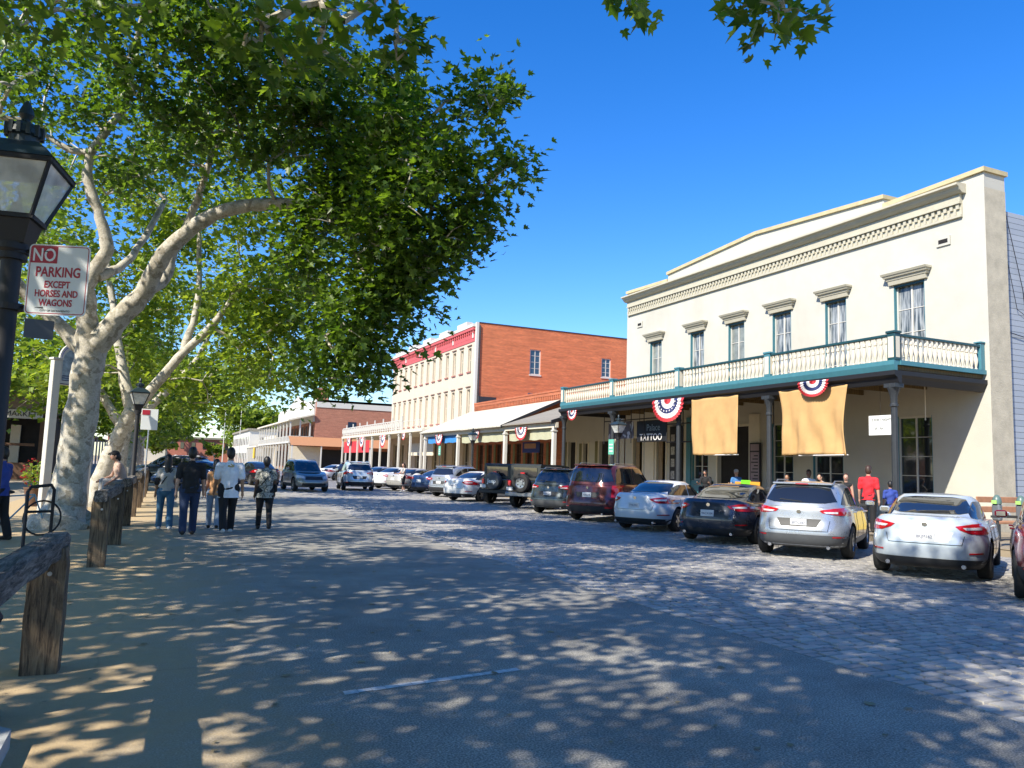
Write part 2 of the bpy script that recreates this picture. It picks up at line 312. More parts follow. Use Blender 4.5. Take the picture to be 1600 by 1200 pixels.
# the setts themselves, one mesh: courses run across the street
def setts():
    r = np.random.RandomState(3); V = []; F = []; T = []; y = -2.0; row = 0
    while y < 50:
        d = 0.128+0.016*r.rand(); x = 5.46-0.0
        while x < 17.15:
            w = 0.17+0.11*r.rand(); x1 = min(x+w, 17.18)
            if x1-x < .08: x = x1; continue
            g_ = 0.009; h = r.normal(0, .0028); a, b2 = r.normal(0, .010, 2)
            xa, xb, ya, yb = x+g_, x1-g_, y+g_+r.normal(0,.004), y+d-g_+r.normal(0,.004); i = len(V); cx, cy = (xa+xb)/2, (ya+yb)/2; s = .010
            for (px, py, pz) in ((xa,ya,-.028),(xb,ya,-.028),(xb,yb,-.028),(xa,yb,-.028),(xa+s,ya+s,0),(xb-s,ya+s,0),(xb-s,yb-s,0),(xa+s,yb-s,0)):
                V.append((px+(r.normal(0,.004) if pz==0 else 0), py, pz+(h+(px-cx)*a+(py-cy)*b2 if pz == 0 else 0)))
            F += [(i+4,i+5,i+6,i+7),(i,i+1,i+5,i+4),(i+1,i+2,i+6,i+5),(i+2,i+3,i+7,i+6),(i+3,i,i+4,i+7)]
            T += [r.rand()]*5; x = x1
        y += d; row += 1
    me = bpy.data.meshes.new('sett_paving'); me.from_pydata(V, [], F); me.materials.append(M['setts'])
    at = me.attributes.new('tone', 'FLOAT', 'FACE'); at.data.foreach_set('value', T)
    o = bpy.data.objects.new('sett_paving', me); COL.objects.link(o); tag(o, kind='structure')
setts()
g = MB(); g.add([(5.45,50,-.002),(17.2,50,-.002),(17.2,420,-.002),(5.45,420,-.002)], [(0,1,2,3)]); 
o = g.build('far_sett_paving', M['settfar']); tag(o, kind='structure')
# swap the far brick axes so that courses read along the street plane
# (object XY is used through a rotated mapping)
_t = M['settfar'].node_tree
for l in list(_t.links):
    if l.to_node.type == 'COMBXYZ' and l.to_socket.name == 'Y': _t.links.remove(l)
_sp = [n for n in _t.nodes if n.type == 'SEPXYZ'][0]; _cb = [n for n in _t.nodes if n.type == 'COMBXYZ'][0]; _t.links.new(_sp.outputs[1], _cb.inputs[1])
g = MB(); g.box(17.2, 23.4, -6, 230, -.03, .15); g.box(17.18, 17.42, -6, 230, .152, .17); tag(g.build('boardwalk_right', M['boardwalk']), kind='structure')
g = MB(); g.add([(-60,22,-.015),(-4.2,22,-.015),(-4.2,230,-.015),(-60,230,-.015)], [(0,1,2,3)]); tag(g.build('plaza_left', M['paving']), kind='structure')
g = MB(); rr = random.Random(2)
for i in range(14):
    a, b = i/14, (i+1)/14; x0, y0, x1, y1 = 1.30, 5.62, 2.75, 5.86
    A = (x0+(x1-x0)*a, y0+(y1-y0)*a); B = (x0+(x1-x0)*(b-.002), y0+(y1-y0)*(b-.002)); w0 = .032+rr.random()*.012; w1 = .032+rr.random()*.012
    g.add([(A[0],A[1]-w0,.004),(B[0],B[1]-w1,.004),(B[0],B[1]+w1,.004),(A[0],A[1]+w0,.004)], [(0,1,2,3)])
M['roadpaint'] = mat('worn_road_paint', (0.62, 0.63, 0.62), 0.8, var=0.35, scale=22)
tag(g.build('road_marking', M['roadpaint']), kind='structure')
# fallen leaves and grit
def litter():
    r = np.random.RandomState(5); V = []; F = []
    for i in range(420):
        u = r.rand(); y = 2.5+18*u**1.6; x = -3.6+ (9.0*r.rand()**1.3); s = .012+.035*r.rand()**2; a = r.rand()*6.28; i0 = len(V)
        for k in range(5):
            t = a+k*1.257; q = s*(0.6+.5*r.rand()); V.append((x+q*math.cos(t), y+q*math.sin(t), .006+.008*r.rand()))
        F.append((i0, i0+1, i0+2, i0+3, i0+4))
    me = bpy.data.meshes.new('leaf_litter'); me.from_pydata(V, [], F); me.materials.append(mat('dry_leaf', (0.30, 0.24, 0.13), 0.9, var=0.5, scale=2))
    o = bpy.data.objects.new('leaf_litter', me); COL.objects.link(o); tag(o, kind='stuff', label='dry leaf scraps and grit scattered over the road and sandy verge', cat='leaf litter')
litter()

# ============================================================ WHITE BUILDING (B1)
XF = 23.4
def window(parent, y0, y1, z0, z1, X, frame, pane, leaf=2, rows=3, d=.14, fw=.07, name='window', jamb=None):
    """window set in a wall facing -X; returns the window part with frame sub-parts"""
    f = MB()
    f.box(X+d-.03, X+d+.05, y0, y0+fw, z0, z1); f.box(X+d-.03, X+d+.05, y1-fw, y1, z0, z1)
    f.box(X+d-.03, X+d+.05, y0+fw, y1-fw, z1-fw, z1); f.box(X+d-.03, X+d+.05, y0+fw, y1-fw, z0, z0+fw)
    yi0, yi1, zi0, zi1 = y0+fw, y1-fw, z0+fw, z1-fw
    for k in range(1, leaf): 
        yc = yi0+(yi1-yi0)*k/leaf; f.box(X+d-.012, X+d+.04, yc-.03, yc+.03, zi0, zi1)
    for k in range(1, rows):
        zc = zi0+(zi1-zi0)*k/rows
        for q in range(leaf):
            a = yi0+(yi1-yi0)*q/leaf+(.03 if q else 0); b = yi0+(yi1-yi0)*(q+1)/leaf-(.03 if q < leaf-1 else 0)
            f.box(X+d, X+d+.035, a, b, zc-.012, zc+.012)
    w = f.build(name, frame, parent)
    p = MB(); p.add([(X+d+.02, yi0, zi0), (X+d+.02, yi1, zi0), (X+d+.02, yi1, zi1), (X+d+.02, yi0, zi1)], [(0,1,2,3)]); p.build('pane', pane, w)
    if jamb:
        j = MB(); j.box(X+.004, X+d-.032, y1-.004-.02, y1-.002, z0+.002, z1-.002); j.box(X+.004, X+d-.032, y0+.002, y0+.024, z0+.002, z1-.002); j.build('jamb', jamb, w)
    return w
def hood(parent, y0, y1, z, X, m, scale=1.0, name='window_hood'):
    h = MB(); s = scale
    for (pr, a, b, ex) in ((.10, 0, .16, .0), (.16, .162, .26, .06), (.24, .262, .34, .12), (.30, .342, .42, .17)):
        h.prism([(X+.001, z+a*s), (X-pr*s, z+a*s+.0), (X-(pr+.04)*s, z+b*s), (X+.001, z+b*s)], 'Y', y0-ex*s-.02, y1+ex*s+.02)
    return h.build(name, m, parent)
def pane_a():
    m, t, b = new_mat('lace_curtained_pane'); tc = N(t, 'ShaderNodeTexCoord'); mp = N(t, 'ShaderNodeMapping'); mp.inputs['Scale'].default_value = (1, 9, .9); n = N(t, 'ShaderNodeTexNoise', Scale=1.4, Detail=4.0)
    t.links.new(tc.outputs['Object'], mp.inputs[0]); t.links.new(mp.outputs[0], n.inputs['Vector']); r = N(t, 'ShaderNodeValToRGB'); e = r.color_ramp.elements; e[0].position = .38; e[0].color = (.045,.06,.07,1); e[1].position = .62; e[1].color = (.36,.38,.38,1); t.links.new(n.outputs[0], r.inputs[0]); t.links.new(r.outputs[0], b.inputs['Base Color']); b.inputs['Roughness'].default_value = .08; return m
M['pane_a'] = pane_a()
def bldg1():
    B = thing('stucco_building', 'long cream stucco two storey building with teal balcony and dentil cornice', 'building', (XF, 16, 0))
    O = Matrix.Translation((-XF, -16, 0))
    def P(u, z, d): return (XF+d, u, z)
    up = [(33.57,34.62),(30.1,31.15),(27.26,28.34),(24.42,25.5),(21.57,22.61),(18.22,19.45)]
    holes = [(a, b, 5.02, 8.46) for a, b in up]
    gw = [(18.06,19.46,1.05,3.80),(21.8,23.3,1.05,3.80),(24.35,25.6,1.05,3.80),(29.75,30.95,1.3,3.8)]
    doors = [(26.95,29.05,.16,3.75),(31.6,32.5,.16,3.8),(33.1,33.9,.16,3.6),(35.2,36.1,.16,3.4)]
    w = MB(); holed(w, 16, 36.9, 0, 11.0, holes+gw+doors, P, .20)
    w.box(XF+.2, XF+1.02, 16.003, 36.897, 0, 11.0) if False else None
    # back of the openings: dark void panels 0.6 m in, for doors
    # gable-stepped parapet above z = 11
    prof = [(16.0,11.0),(36.9,11.0),(36.9,11.5),(33.07,11.42),(33.07,11.78),(26.5,12.18),(19.8,11.76),(19.8,11.42),(16.0,11.5)]
    w.prism(prof, 'X', XF, XF+1.0)
    wl = w.build('wall', M['stucco'], B)
    s = MB(); s.add([(XF,16,0),(XF+1.02,16,0),(XF+1.02,16,11.0),(XF,16,11.0)], [(0,1,2,3)]); s.add([(XF,36.9,0),(XF+1.0,36.9,0),(XF+1.0,36.9,11.0),(XF,36.9,11.0)], [(0,1,2,3)])
    s.add([(XF+1.0,16.05,10.4),(XF+1.0,36.85,10.4),(XF+1.0,36.85,11.0),(XF+1.0,16.05,11.0)], [(0,1,2,3)])
    s.build('side_return', M['stucco_side'], B)
    c = MB()
    pts = [(15.93,11.5),(19.75,11.42),None,(19.75,11.76),(26.5,12.18),None,(26.5,12.18),(33.12,11.78),None,(33.12,11.42),(36.97,11.5)]
    def cop(a, b): c.prism([(a[0],a[1]+.001),(b[0],b[1]+.001),(b[0],b[1]+.15),(a[0],a[1]+.15)], 'X', XF-.09, XF+1.08)
    cop((15.93,11.5),(19.79,11.42)); cop((19.75,11.762),(26.5,12.182)); cop((26.5,12.182),(33.12,11.782)); cop((33.08,11.42),(36.97,11.5))
    c.build('coping', M['coping'], B)
    # main body with siding
    b = MB(); b.box(XF+.62, 48, 16.12, 36.8, 0, 10.42); b.build('side_wall', M['siding'], B)
    pi = MB(); pi.tube([(XF+1.1,16.06,10.3),(XF+1.8,16.05,7.9),(XF+1.9,16.05,7.0)], .012, 5); pi.tube([(XF+1.1,16.06,6.4),(XF+3.6,16.05,6.1)], .014, 5); pi.tube([(XF+1.05,16.07,9.0),(XF+1.5,16.06,7.2),(XF+2.2,16.06,6.9)], .010, 5); pi.build('cable', M['black'], B)
    # cornice
    k = MB()
    Y0, Y1 = 16.75, 36.75
    def mould(pts, mi=0, ex=0): k.prism(pts, 'Y', Y0-ex, Y1+ex, mi)
    mould([(XF-.001,10.22),(XF-.10,10.22),(XF-.10,10.30),(XF-.001,10.30)])
    mould([(XF-.001,10.66),(XF-.16,10.66),(XF-.16,10.72),(XF-.13,10.72),(XF-.13,10.98),(XF-.001,10.98)])
    mould([(XF-.001,10.98),(XF-.20,10.985),(XF-.30,11.06),(XF-.36,11.16),(XF-.46,11.20),(XF-.46,11.27),(XF-.001,11.30)], ex=.14)
    mould([(XF-.001,10.302),(XF-.05,10.302),(XF-.05,10.658),(XF-.001,10.658)])
    y = Y0+.06; i = 0
    while y < Y1-.1:
        k.box(XF-.115, XF-.051, y, y+.105, 10.49, 10.655); k.box(XF-.10, XF-.051, y+.115, y+.21, 10.305, 10.44); y += .222; i += 1
    k.build('cornice', M['trim'], B)
    for yy in (17.45, 35.6):
        v = MB(); v.box(XF-.05, XF-.002, yy-.25, yy+.25, 9.42, 9.72); vo_ = v.build('wall_vent', M['stucco'], B)
        v = MB(); v.box(XF-.054, XF-.052, yy-.17, yy+.17, 9.5, 9.64); v.build('vent_opening', M['dark'], vo_)
    for i, (a, b_) in enumerate(up):
        ww = window(B, a, b_, 5.02, 8.46, XF, M['white'], M['pane_a'] if i not in (0, 2) else M['curtain'], 2, 4, d=.16, jamb=M['teal'])
        hood(B, a-.12, b_+.12, 8.47, XF, M['trim'], .95)
        lt = MB(); lt.box(XF+.005, XF+.12, a+.03, b_-.03, 8.38, 8.455); lt.build('hood_shade_strip', M['tealdark'], ww)  # dark teal strip stands in for the hood's shadow on the window top
    for i, (a, b_, c_, d_) in enumerate(gw):
        window(B, a, b_, c_, d_, XF, M['white'] if i else M['white'], M['glass'], 2, 4, d=.14, jamb=M['teal'])
    a, b_, c_, d_ = gw[3]
    # dark teal pilaster and stall riser of the shop
    q = MB(); q.box(XF-.10, XF-.002, 30.97, 31.3, .16, 4.3); q.box(XF-.06, XF-.002, 29.35, 30.96, .16, 1.28); q.build('shopfront_panel', M['teal'], B)
    for (a, b_, c_, d_) in doors:
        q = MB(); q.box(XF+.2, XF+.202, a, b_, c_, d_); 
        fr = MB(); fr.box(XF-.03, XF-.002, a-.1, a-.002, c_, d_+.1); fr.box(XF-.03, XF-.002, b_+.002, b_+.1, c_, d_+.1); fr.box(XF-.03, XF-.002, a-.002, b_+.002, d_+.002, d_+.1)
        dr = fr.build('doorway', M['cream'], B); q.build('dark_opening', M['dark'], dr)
    # tall narrow door leaves standing in two of the doorways
    for yy in (33.65, 35.75):
        q = MB(); q.box(XF+.06, XF+.11, yy-.16, yy+.16, .17, 3.3); q.build('door_leaf', M['tan'], B)
    for (ya, yb) in ((26.25,26.9),(34.1,34.9),(31.35,31.5)):
        q = MB(); q.box(XF-.05, XF-.002, ya, yb, .16, 4.25); q.build('pilaster', M['cream'], B)
    # ------ balcony
    XB, D0, D1 = 19.55, 16.25, 36.98
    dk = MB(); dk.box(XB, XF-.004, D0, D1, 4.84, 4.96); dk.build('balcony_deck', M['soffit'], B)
    ft = MB()
    ft.prism([(XB-.02,4.80),(XB-.10,4.80),(XB-.16,4.97),(XB-.16,5.10),(XB+.06,5.10),(XB+.06,4.965),(XB-.02,4.965)], 'Y', D0-.10, D1+.1)
    ft.box(XB+.07, XF-.004, D0-.14, D0+.05, 4.965, 5.10); ft.box(XB+.07, XF-.004, D1-.05, D1+.14, 4.965, 5.1); ft.build('fascia', M['teal'], B)
    gt = MB()
    gt.prism([(XB+.08,4.42),(XB-.04,4.42),(XB-.10,4.58),(XB-.22,4.66),(XB-.22,4.79),(XB+.08,4.79)], 'Y', D0-.16, D1+.16)
    gt.prism([(D0+.06,4.42),(D0-.04,4.42),(D0-.10,4.58),(D0-.16,4.66),(D0-.16,4.79),(D0+.06,4.79)], 'X', XB+.082, XF-.004)
    gt.box(XB+.082, XF-.004, D1-.06, D1+.12, 4.5, 4.79); gt.build('gutter_beam', M['black'], B)
    jo = MB()
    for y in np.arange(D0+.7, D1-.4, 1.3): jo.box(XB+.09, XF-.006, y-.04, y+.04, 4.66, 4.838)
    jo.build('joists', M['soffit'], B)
    tr = MB(); tr.box(XB-.09, XB+.05, D0-.09, D1+.09, 5.82, 5.90, bev=.012); tr.box(XB+.052, XF-.004, D0-.09, D0+.05, 5.82, 5.90, bev=.012); tr.box(XB+.052, XF-.004, D1-.05, D1+.09, 5.82, 5.9); tr.build('top_rail', M['tealdark'], B)
    for i, y in enumerate((16.27, 21.45, 26.75, 31.95, 36.93)):
        p = MB(); p.box(XB-.14, XB+.10, y-.14, y+.14, 5.102, 5.93, bev=.01); p.box(XB-.17, XB+.13, y-.17, y+.17, 5.90, 5.975, bev=.015)
        po = p.build('rail_post', M['tealdark'] if i == 0 else M['teal'], B)
        p = MB(); p.box(XB-.146, XB-.142, y-.10, y+.10, 5.18, 5.80); p.box(XB-.10, XB+.06, y-.146, y-.142, 5.18, 5.80); p.build('post_panel', M['cream'], po)
    p = MB(); p.box(XF-.2, XF-.006, D0-.10, D0+.08, 5.102, 5.95, bev=.01); p.box(XF-.24, XF-.004, D0-.13, D0+.11, 5.952, 6.0, bev=.01); p.build('rail_post', M['teal'], B)
    prof = [(.045,0),(.045,.05),(.028,.06),(.045,.14),(.066,.24),(.062,.34),(.03,.46),(.024,.50),(.05,.52),(.05,.60),(.03,.62),(.04,.68),(.045,.715)]
    bm_ = MB(); bm_.lathe(prof, n=8); first = bm_.build('baluster', M['cream'], B, smooth=True)
    spots = []
    for y in np.arange(D0+.26, 36.8, .205):
        if min(abs(y-q) for q in (16.27, 21.45, 26.75, 31.95, 36.93)) > .2: spots.append((XB-.02, y, 5.102))
    side = [(x, D0-.02, 5.102) for x in np.arange(XB+.24, XF-.26, .205)]
    spots = side+spots
    first.location = (spots[0][0], spots[0][1], spots[0][2])
    for q in spots[1:100]:
        c2 = first.copy(); COL.objects.link(c2); c2.location = q
    ex = MB()
    for q in spots[100:]: ex.lathe(prof, c=q, n=6)
    if ex.v: tag(ex.build('balusters', M['cream'], B, smooth=True), kind='stuff')
    fl = [(.15,0),(.15,.12),(.12,.16),(.12,.9),(.14,.92),(.14,1.0),(.10,1.04),(.090,3.55),(.12,3.58),(.12,3.64),(.095,3.67),(.10,3.85),(.16,4.05),(.19,4.12),(.19,4.245)]
    for i, y in enumerate((16.33, 21.5, 26.8, 31.98, 36.9)):
        k_ = MB(); k_.lathe(fl, c=(XB+.02, y, .17), n=24, flute=.06); k_.box(XB-.16, XB+.2, y-.2, y+.2, 4.30, 4.418); k_.build('column', M['iron'], B, smooth=True)
    dp = MB(); dp.tube([(XF-.9, 17.6, 4.83), (XF-.9, 17.6, 3.55)], .02, 6); dp.build('hanging_rod', M['cream'], B)
    # everything in world coordinates: shift parts into the thing's frame
    for ch in B.children: 
        ch.matrix_parent_inverse = Matrix.Translation((-XF, -16, 0))
    return B
def fix_parent(B, skip=()):
    loc = B.location.copy()
    for ch in B.children:
        if ch in skip: continue
        ch.matrix_parent_inverse = Matrix.Translation(-loc)
bldg1()

# ============================================================ LOW BRICK BUILDING + CANOPY
def lowbrick():
    B = thing('brick_shop', 'low orange brick shop with stepped brick cornice and cream canopy beside white building', 'building', (XF, 37, 0))
    def P(u, z, d): return (XF+d, u, z)
    y0, y1 = 44.30, 59.68
    hs_ = []
    for i, y in enumerate(np.arange(45.2, 58.8, 1.78)):
        hs_.append((y, y+.95, .16 if i % 3 == 1 else .5, 3.35))
    w = MB(); holed(w, y0, y1, 0, 6.0, hs_, P, .2); 
    w.box(XF-.06, XF+.3, y0, y1, 6.002, 6.10); w.box(XF-.02, XF+.3, y0, y1, 6.102, 6.42); w.box(XF-.1, XF+.3, y0, y1, 6.422, 6.62); w.box(XF-.14, XF+.3, y0, y1, 6.622, 6.74)
    y = y0+.1
    while y < y1-.12: w.box(XF-.09, XF-.021, y, y+.13, 6.14, 6.42); y += .27
    w.add([(XF,y0,0),(40,y0,0),(40,y0,6.2),(XF,y0,6.2)], [(0,1,2,3)]); w.add([(XF,y0,6.2),(40,y0,6.2),(40,y1,6.2),(XF,y1,6.2)], [(0,1,2,3)])
    w.build('wall', M['brickfront'], B)
    for i, (a, b, c, d) in enumerate(hs_):
        ww = window(B, a, b, c, d, XF, M['brown'], M['glass'], 2, 4, d=.12)
        s = MB(); s.box(XF-.05, XF-.002, b+.02, b+.36, .3, 3.3); s.build('shutter', mat('olive_shutter_%d' % i, (0.16,0.15,0.06), .7) if i == 0 else bpy.data.materials['olive_shutter_0'], ww)
    w = MB(); dz = [(38.6,39.7,.16,3.3),(41.0,41.6,.16,3.2),(42.5,43.5,.16,3.3)]; holed(w, 37.0, 44.29, 0, 5.5, dz, P, .2); w.add([(XF,37.0,5.5),(40,37.0,5.5),(40,44.29,5.5),(XF,44.29,5.5)], [(0,1,2,3)]); w.build('plaster_wall', M['stucco'], B)
    for a, b, c, d in dz:
        q = MB(); q.box(XF+.2, XF+.21, a, b, c, d); dd = q.build('doorway', M['dark'], B); q = MB(); q.box(XF-.04, XF-.002, a-.1, a-.002, c, d+.1); q.box(XF-.04, XF-.002, b+.002, b+.1, c, d+.1); q.build('door_trim', M['cream'], dd); q = MB(); q.box(XF-.05, XF-.003, b+.12, b+.42, c, d); q.build('shutter', bpy.data.materials['olive_shutter_0'], dd)
    XC = 19.45
    pr = [52.7, 44.35, 37.8]
    for y in pr+[60.3]:
        p = MB(); p.box(XC-.11, XC+.11, y-.11, y+.11, .17, 3.84, bev=.02); p.box(XC-.14, XC+.14, y-.14, y+.14, .17, .6, bev=.02); p.box(XC-.15, XC+.15, y-.15, y+.15, 3.62, 3.70, bev=.01); p.build('canopy_post', M['white'], B)
    be = MB(); be.box(XC-.07, XC+.09, 37.5, 60.6, 3.842, 4.12); be.build('canopy_beam', M['cream'], B)
    r1 = MB(); r1.add([(XC-.35,44.35,4.1),(XC-.35,60.8,4.1),(XF+.02,60.8,6.02),(XF+.02,44.35,6.02),(XC-.35,44.35,4.18),(XC-.35,60.8,4.18),(XF+.02,60.8,6.1),(XF+.02,44.35,6.1)], [(0,3,2,1),(4,5,6,7),(0,1,5,4),(3,0,4,7),(2,3,7,6),(1,2,6,5)]); r1.build('canopy_roof', M['roofwhite'], B)
    r2 = MB(); r2.add([(XC-.3,37.6,4.13),(XC-.3,44.34,4.13),(XF+.02,44.34,5.55),(XF+.02,37.6,5.55),(XC-.3,37.6,4.2),(XC-.3,44.34,4.2),(XF+.02,44.34,5.62),(XF+.02,37.6,5.62)], [(0,3,2,1),(4,5,6,7),(0,1,5,4),(3,0,4,7),(2,3,7,6),(1,2,6,5)]); r2.build('canopy_roof', M['roofgrey'], B)
    bb = MB(); bb.prism([(XC-.36,4.02),(XF,5.95),(XF,6.13),(XC-.36,4.20)], 'Y', 44.26, 44.345); bb.build('barge_board', M['black'], B); bb = MB(); bb.prism([(XC-.32,4.02),(XF,5.44),(XF,5.66),(XC-.32,4.22)], 'Y', 37.5, 37.595); bb.build('barge_board', M['black'], B)
    for (a, b, m, z0) in ((53.0,60.1,'bluecloth',3.30),(44.7,52.4,'olivecloth',3.22),(38.0,44.1,'olivecloth',3.22)):
        v = MB(); n = 30; vs = []; 
        for i in range(n+1):
            yy = a+(b-a)*i/n; wv = .03*math.sin(i*1.3)
            vs += [(XC+.14, yy, 3.86), (XC+.14+wv*.4, yy, (3.86+z0)/2), (XC+.14+wv, yy, z0+.02*math.sin(i*.9))]
        v.add(vs, [(3*i+k, 3*i+3+k, 3*i+4+k, 3*i+1+k) for i in range(n) for k in (0, 1)]); v.build('valance', M[m], B, smooth=True)
    fix_parent(B)
    s = thing('shop_sign', 'blue and orange painted sign board under the canopy of the low brick shop', 'sign', (20.6, 43.0, 2.5))
    q = MB(); q.box(20.56, 20.64, 41.9, 44.2, 2.55, 3.2, bev=.01); q.build('board', M['navy'], s)
    q = MB(); q.box(20.545, 20.556, 42.3, 43.9, 2.8, 3.1); q.build('painting', M['orange'], s); fix_parent(s)
lowbrick()

# ============================================================ THREE-STOREY BRICK BUILDING (B2)
M['hoodbrown'] = mat('brown_window_hood', (.16,.09,.07), .7); M['sillrose'] = mat('rose_window_sill', (.33,.13,.11), .7); M['panegrey'] = mat('grey_green_pane', (.10,.115,.10), .15, var=.4, scale=1.5)
def bldg2():
    B = thing('brick_building', 'three storey brick building with pale front and rose red cornice', 'building', (XF, 60, 0))
    def P(u, z, d): return (XF+d, u, z)
    y0, y1 = 59.9, 85.2
    n = 13; st = (y1-y0-.9)/n; hs_ = []
    for i in range(n):
        yc = y0+.85+st*(i+.5)-.25
        hs_ += [(yc-.38, yc+.38, 9.55, 11.55), (yc-.38, yc+.38, 5.45, 8.05)]
    for i in range(9): yc = y0+1.6+2.7*i; hs_.append((yc-.7, yc+.7, .16, 3.7))
    w = MB(); holed(w, y0, y1, 0, 12.3, hs_, P, .25); wl = w.build('front_wall', M['pink'], B)
    s = MB(); s.add([(XF,y0,0),(46,y0,0),(46,y0,13.45),(XF,y0,13.6)], [(0,1,2,3)])
    holesx = [(28.31,29.35,9.56,11.73),(35.37,36.34,9.87,11.57),(28.2,29.4,7.55,8.0)]
    s = MB(); 
    def PX(u, z, d): return (u, y0+d, z)
    holed(s, XF+.16, 46, 0, 13.5, holesx, PX, .15); s.add([(XF,y0+.3,13.5),(46,y0+.3,13.5),(46,y1,13.5),(XF,y1,13.5)], [(0,1,2,3)]); s.box(45.9, 46, y0+.01, y1, 0, 13.49)
    s.build('side_wall', M['brickside'], B)
    q = MB(); q.box(XF-.07, XF+.155, y0-.03, y0+.25, 0, 13.55); q.build('corner_pilaster', M['white'], B)
    q = MB(); q.box(XF+.156, 46.1, y0-.04, y0+.3, 13.502, 13.58); q.build('coping', M['iron'], B)
    dp = MB(); dp.tube([(XF+.24, y0-.07, 13.3), (XF+.24, y0-.07, 6.8)], .05, 6); dp.build('downpipe', M['iron'], B)
    for (a, b, c, d) in holesx:
        f = MB(); f.box(a, a+.1, y0+.08, y0+.14, c, d); f.box(b-.1, b, y0+.08, y0+.14, c, d); f.box(a+.1, b-.1, y0+.08, y0+.14, d-.08, d); f.box(a+.1, b-.1, y0+.08, y0+.14, c, c+.08)
        f.box((a+b)/2-.03, (a+b)/2+.03, y0+.085, y0+.135, c+.08, d-.08)
        if d-c > 1:
            for k in (1, 2, 3): f.box(a+.1, b-.1, y0+.09, y0+.13, c+(d-c)*k/4-.015, c+(d-c)*k/4+.015)
            f.box(a-.05, b+.05, y0-.06, y0-.002, c-.12, c-.002)
        ww = f.build('side_window', M['white'], B); f = MB(); f.add([(a,y0+.12,c),(b,y0+.12,c),(b,y0+.12,d),(a,y0+.12,d)], [(0,1,2,3)]); f.build('pane', M['glass_blue'], ww)
    for (a, b, c, d) in hs_:
        if c > 5:
            ww = window(B, a, b, c, d, XF, M['cream'], M['panegrey'], 1, 2, d=.2, fw=.06)
            h = MB(); h.box(XF-.10, XF-.002, a-.12, b+.12, d+.16, d+.23); h.build('window_hood', M['hoodbrown'], ww)
            h = MB(); h.box(XF-.10, XF-.002, a-.08, b+.08, c-.12, c-.02); h.build('sill', M['sillrose'], ww)
        else:
            window(B, a, b, c, d, XF, M['cream'], M['glass'], 2, 2, d=.2, fw=.1, name='shop_window')
    q = MB(); q.box(XF-.06, XF+.24, y0+.251, y1, 12.302, 12.95); q.box(XF-.25, XF+.24, y0+.251, y1, 12.952, 13.2)
    y = y0+.4
    while y < y1: q.box(XF-.18, XF-.061, y, y+.22, 12.72, 12.95); y += .5
    q.box(XF-.05, XF-.002, y0+.251, y1, 12.0, 12.298); q.build('cornice', M['redtrim'], B)
    q = MB(); q.box(XF-.3, XF+.3, y0+.2, y1+.1, 13.202, 13.45); 
    for i in range(5): yc = y0+3.1+4.9*i; q.box(XF-.22, XF+.28, yc-1.2, yc+1.2, 13.452, 13.85); 
    q.build('parapet', M['white'], B)
    for i in range(6): yc = y0+.7+4.88*i; q = MB(); q.box(XF-.12, XF-.061, yc-.12, yc+.12, 12.31, 12.9); q.build('bracket_strip', M['white'], B)
    q = MB(); q.box(23.62, 25.2, y0-.3, y0-.045, 6.7, 7.35); q.build('wall_box', M['iron'], B)
    # gallery on the street
    XG = 19.45; g0, g1 = 60.9, 91.4
    q = MB(); q.box(XG-.15, XF-.02, g0, g1, 4.32, 4.55); q.build('gallery_deck', M['cream'], B)
    for y in (61.34,64.4,67.9,71.1,74.3,77.5,80.6,83.8,87.2,91.3):
        p = MB(); p.box(XG-.09, XG+.09, y-.09, y+.09, .17, 4.318, bev=.015); p.box(XG-.13, XG+.13, y-.13, y+.13, 4.12, 4.2); p.build('gallery_post', M['white'], B)
    rl = MB(); rl.box(XG-.04, XG+.04, g0+6.2, g1, 5.42, 5.50); rl.box(XG-.04, XG+.04, g0+6.2, g1, 4.72, 4.78)
    y = g0+6.3; i = 0
    while y < g1:
        rl.box(XG-.05, XG+.05, y-.05, y+.05, 4.552, 5.85 if i % 4 == 0 else 5.5)
        for (za, zb) in ((4.8,5.4),(5.4,4.8)): rl.tube([(XG, y+.08, za), (XG, y+.72, zb)], .028, 4)
        rl.tube([(XG, y+.4+.22*math.cos(t), 5.1+.2*math.sin(t)) for t in np.linspace(0, 6.283, 9)], .025, 4, cap=False)
        y += .8; i += 1
    rl.build('railing', M['white'], B)
    r2 = MB(); r2.box(XG-.03, XG+.03, g0, g0+6.1, 5.3, 5.34); r2.box(XG-.03, XG+.03, g0, g0+6.1, 4.9, 4.93)
    for y in np.arange(g0, g0+6.1, 1.2): r2.box(XG-.025, XG+.025, y-.025, y+.025, 4.552, 5.3)
    r2.build('wire_railing', M['white'], B)
    a = MB(); a.add([(XG+.1,79,3.95),(XG+.1,91,3.95),(XG+.1,91,2.7),(XG+.1,79,2.7)], [(0,1,2,3)]); a.build('red_banner', M['redcloth'], B)
    a = MB(); a.box(21.0, 21.1, 63, 70, 2.4, 3.5, bev=.01); sg = a.build('hanging_sign', M['cream'], B)
    fix_parent(B)
bldg2()

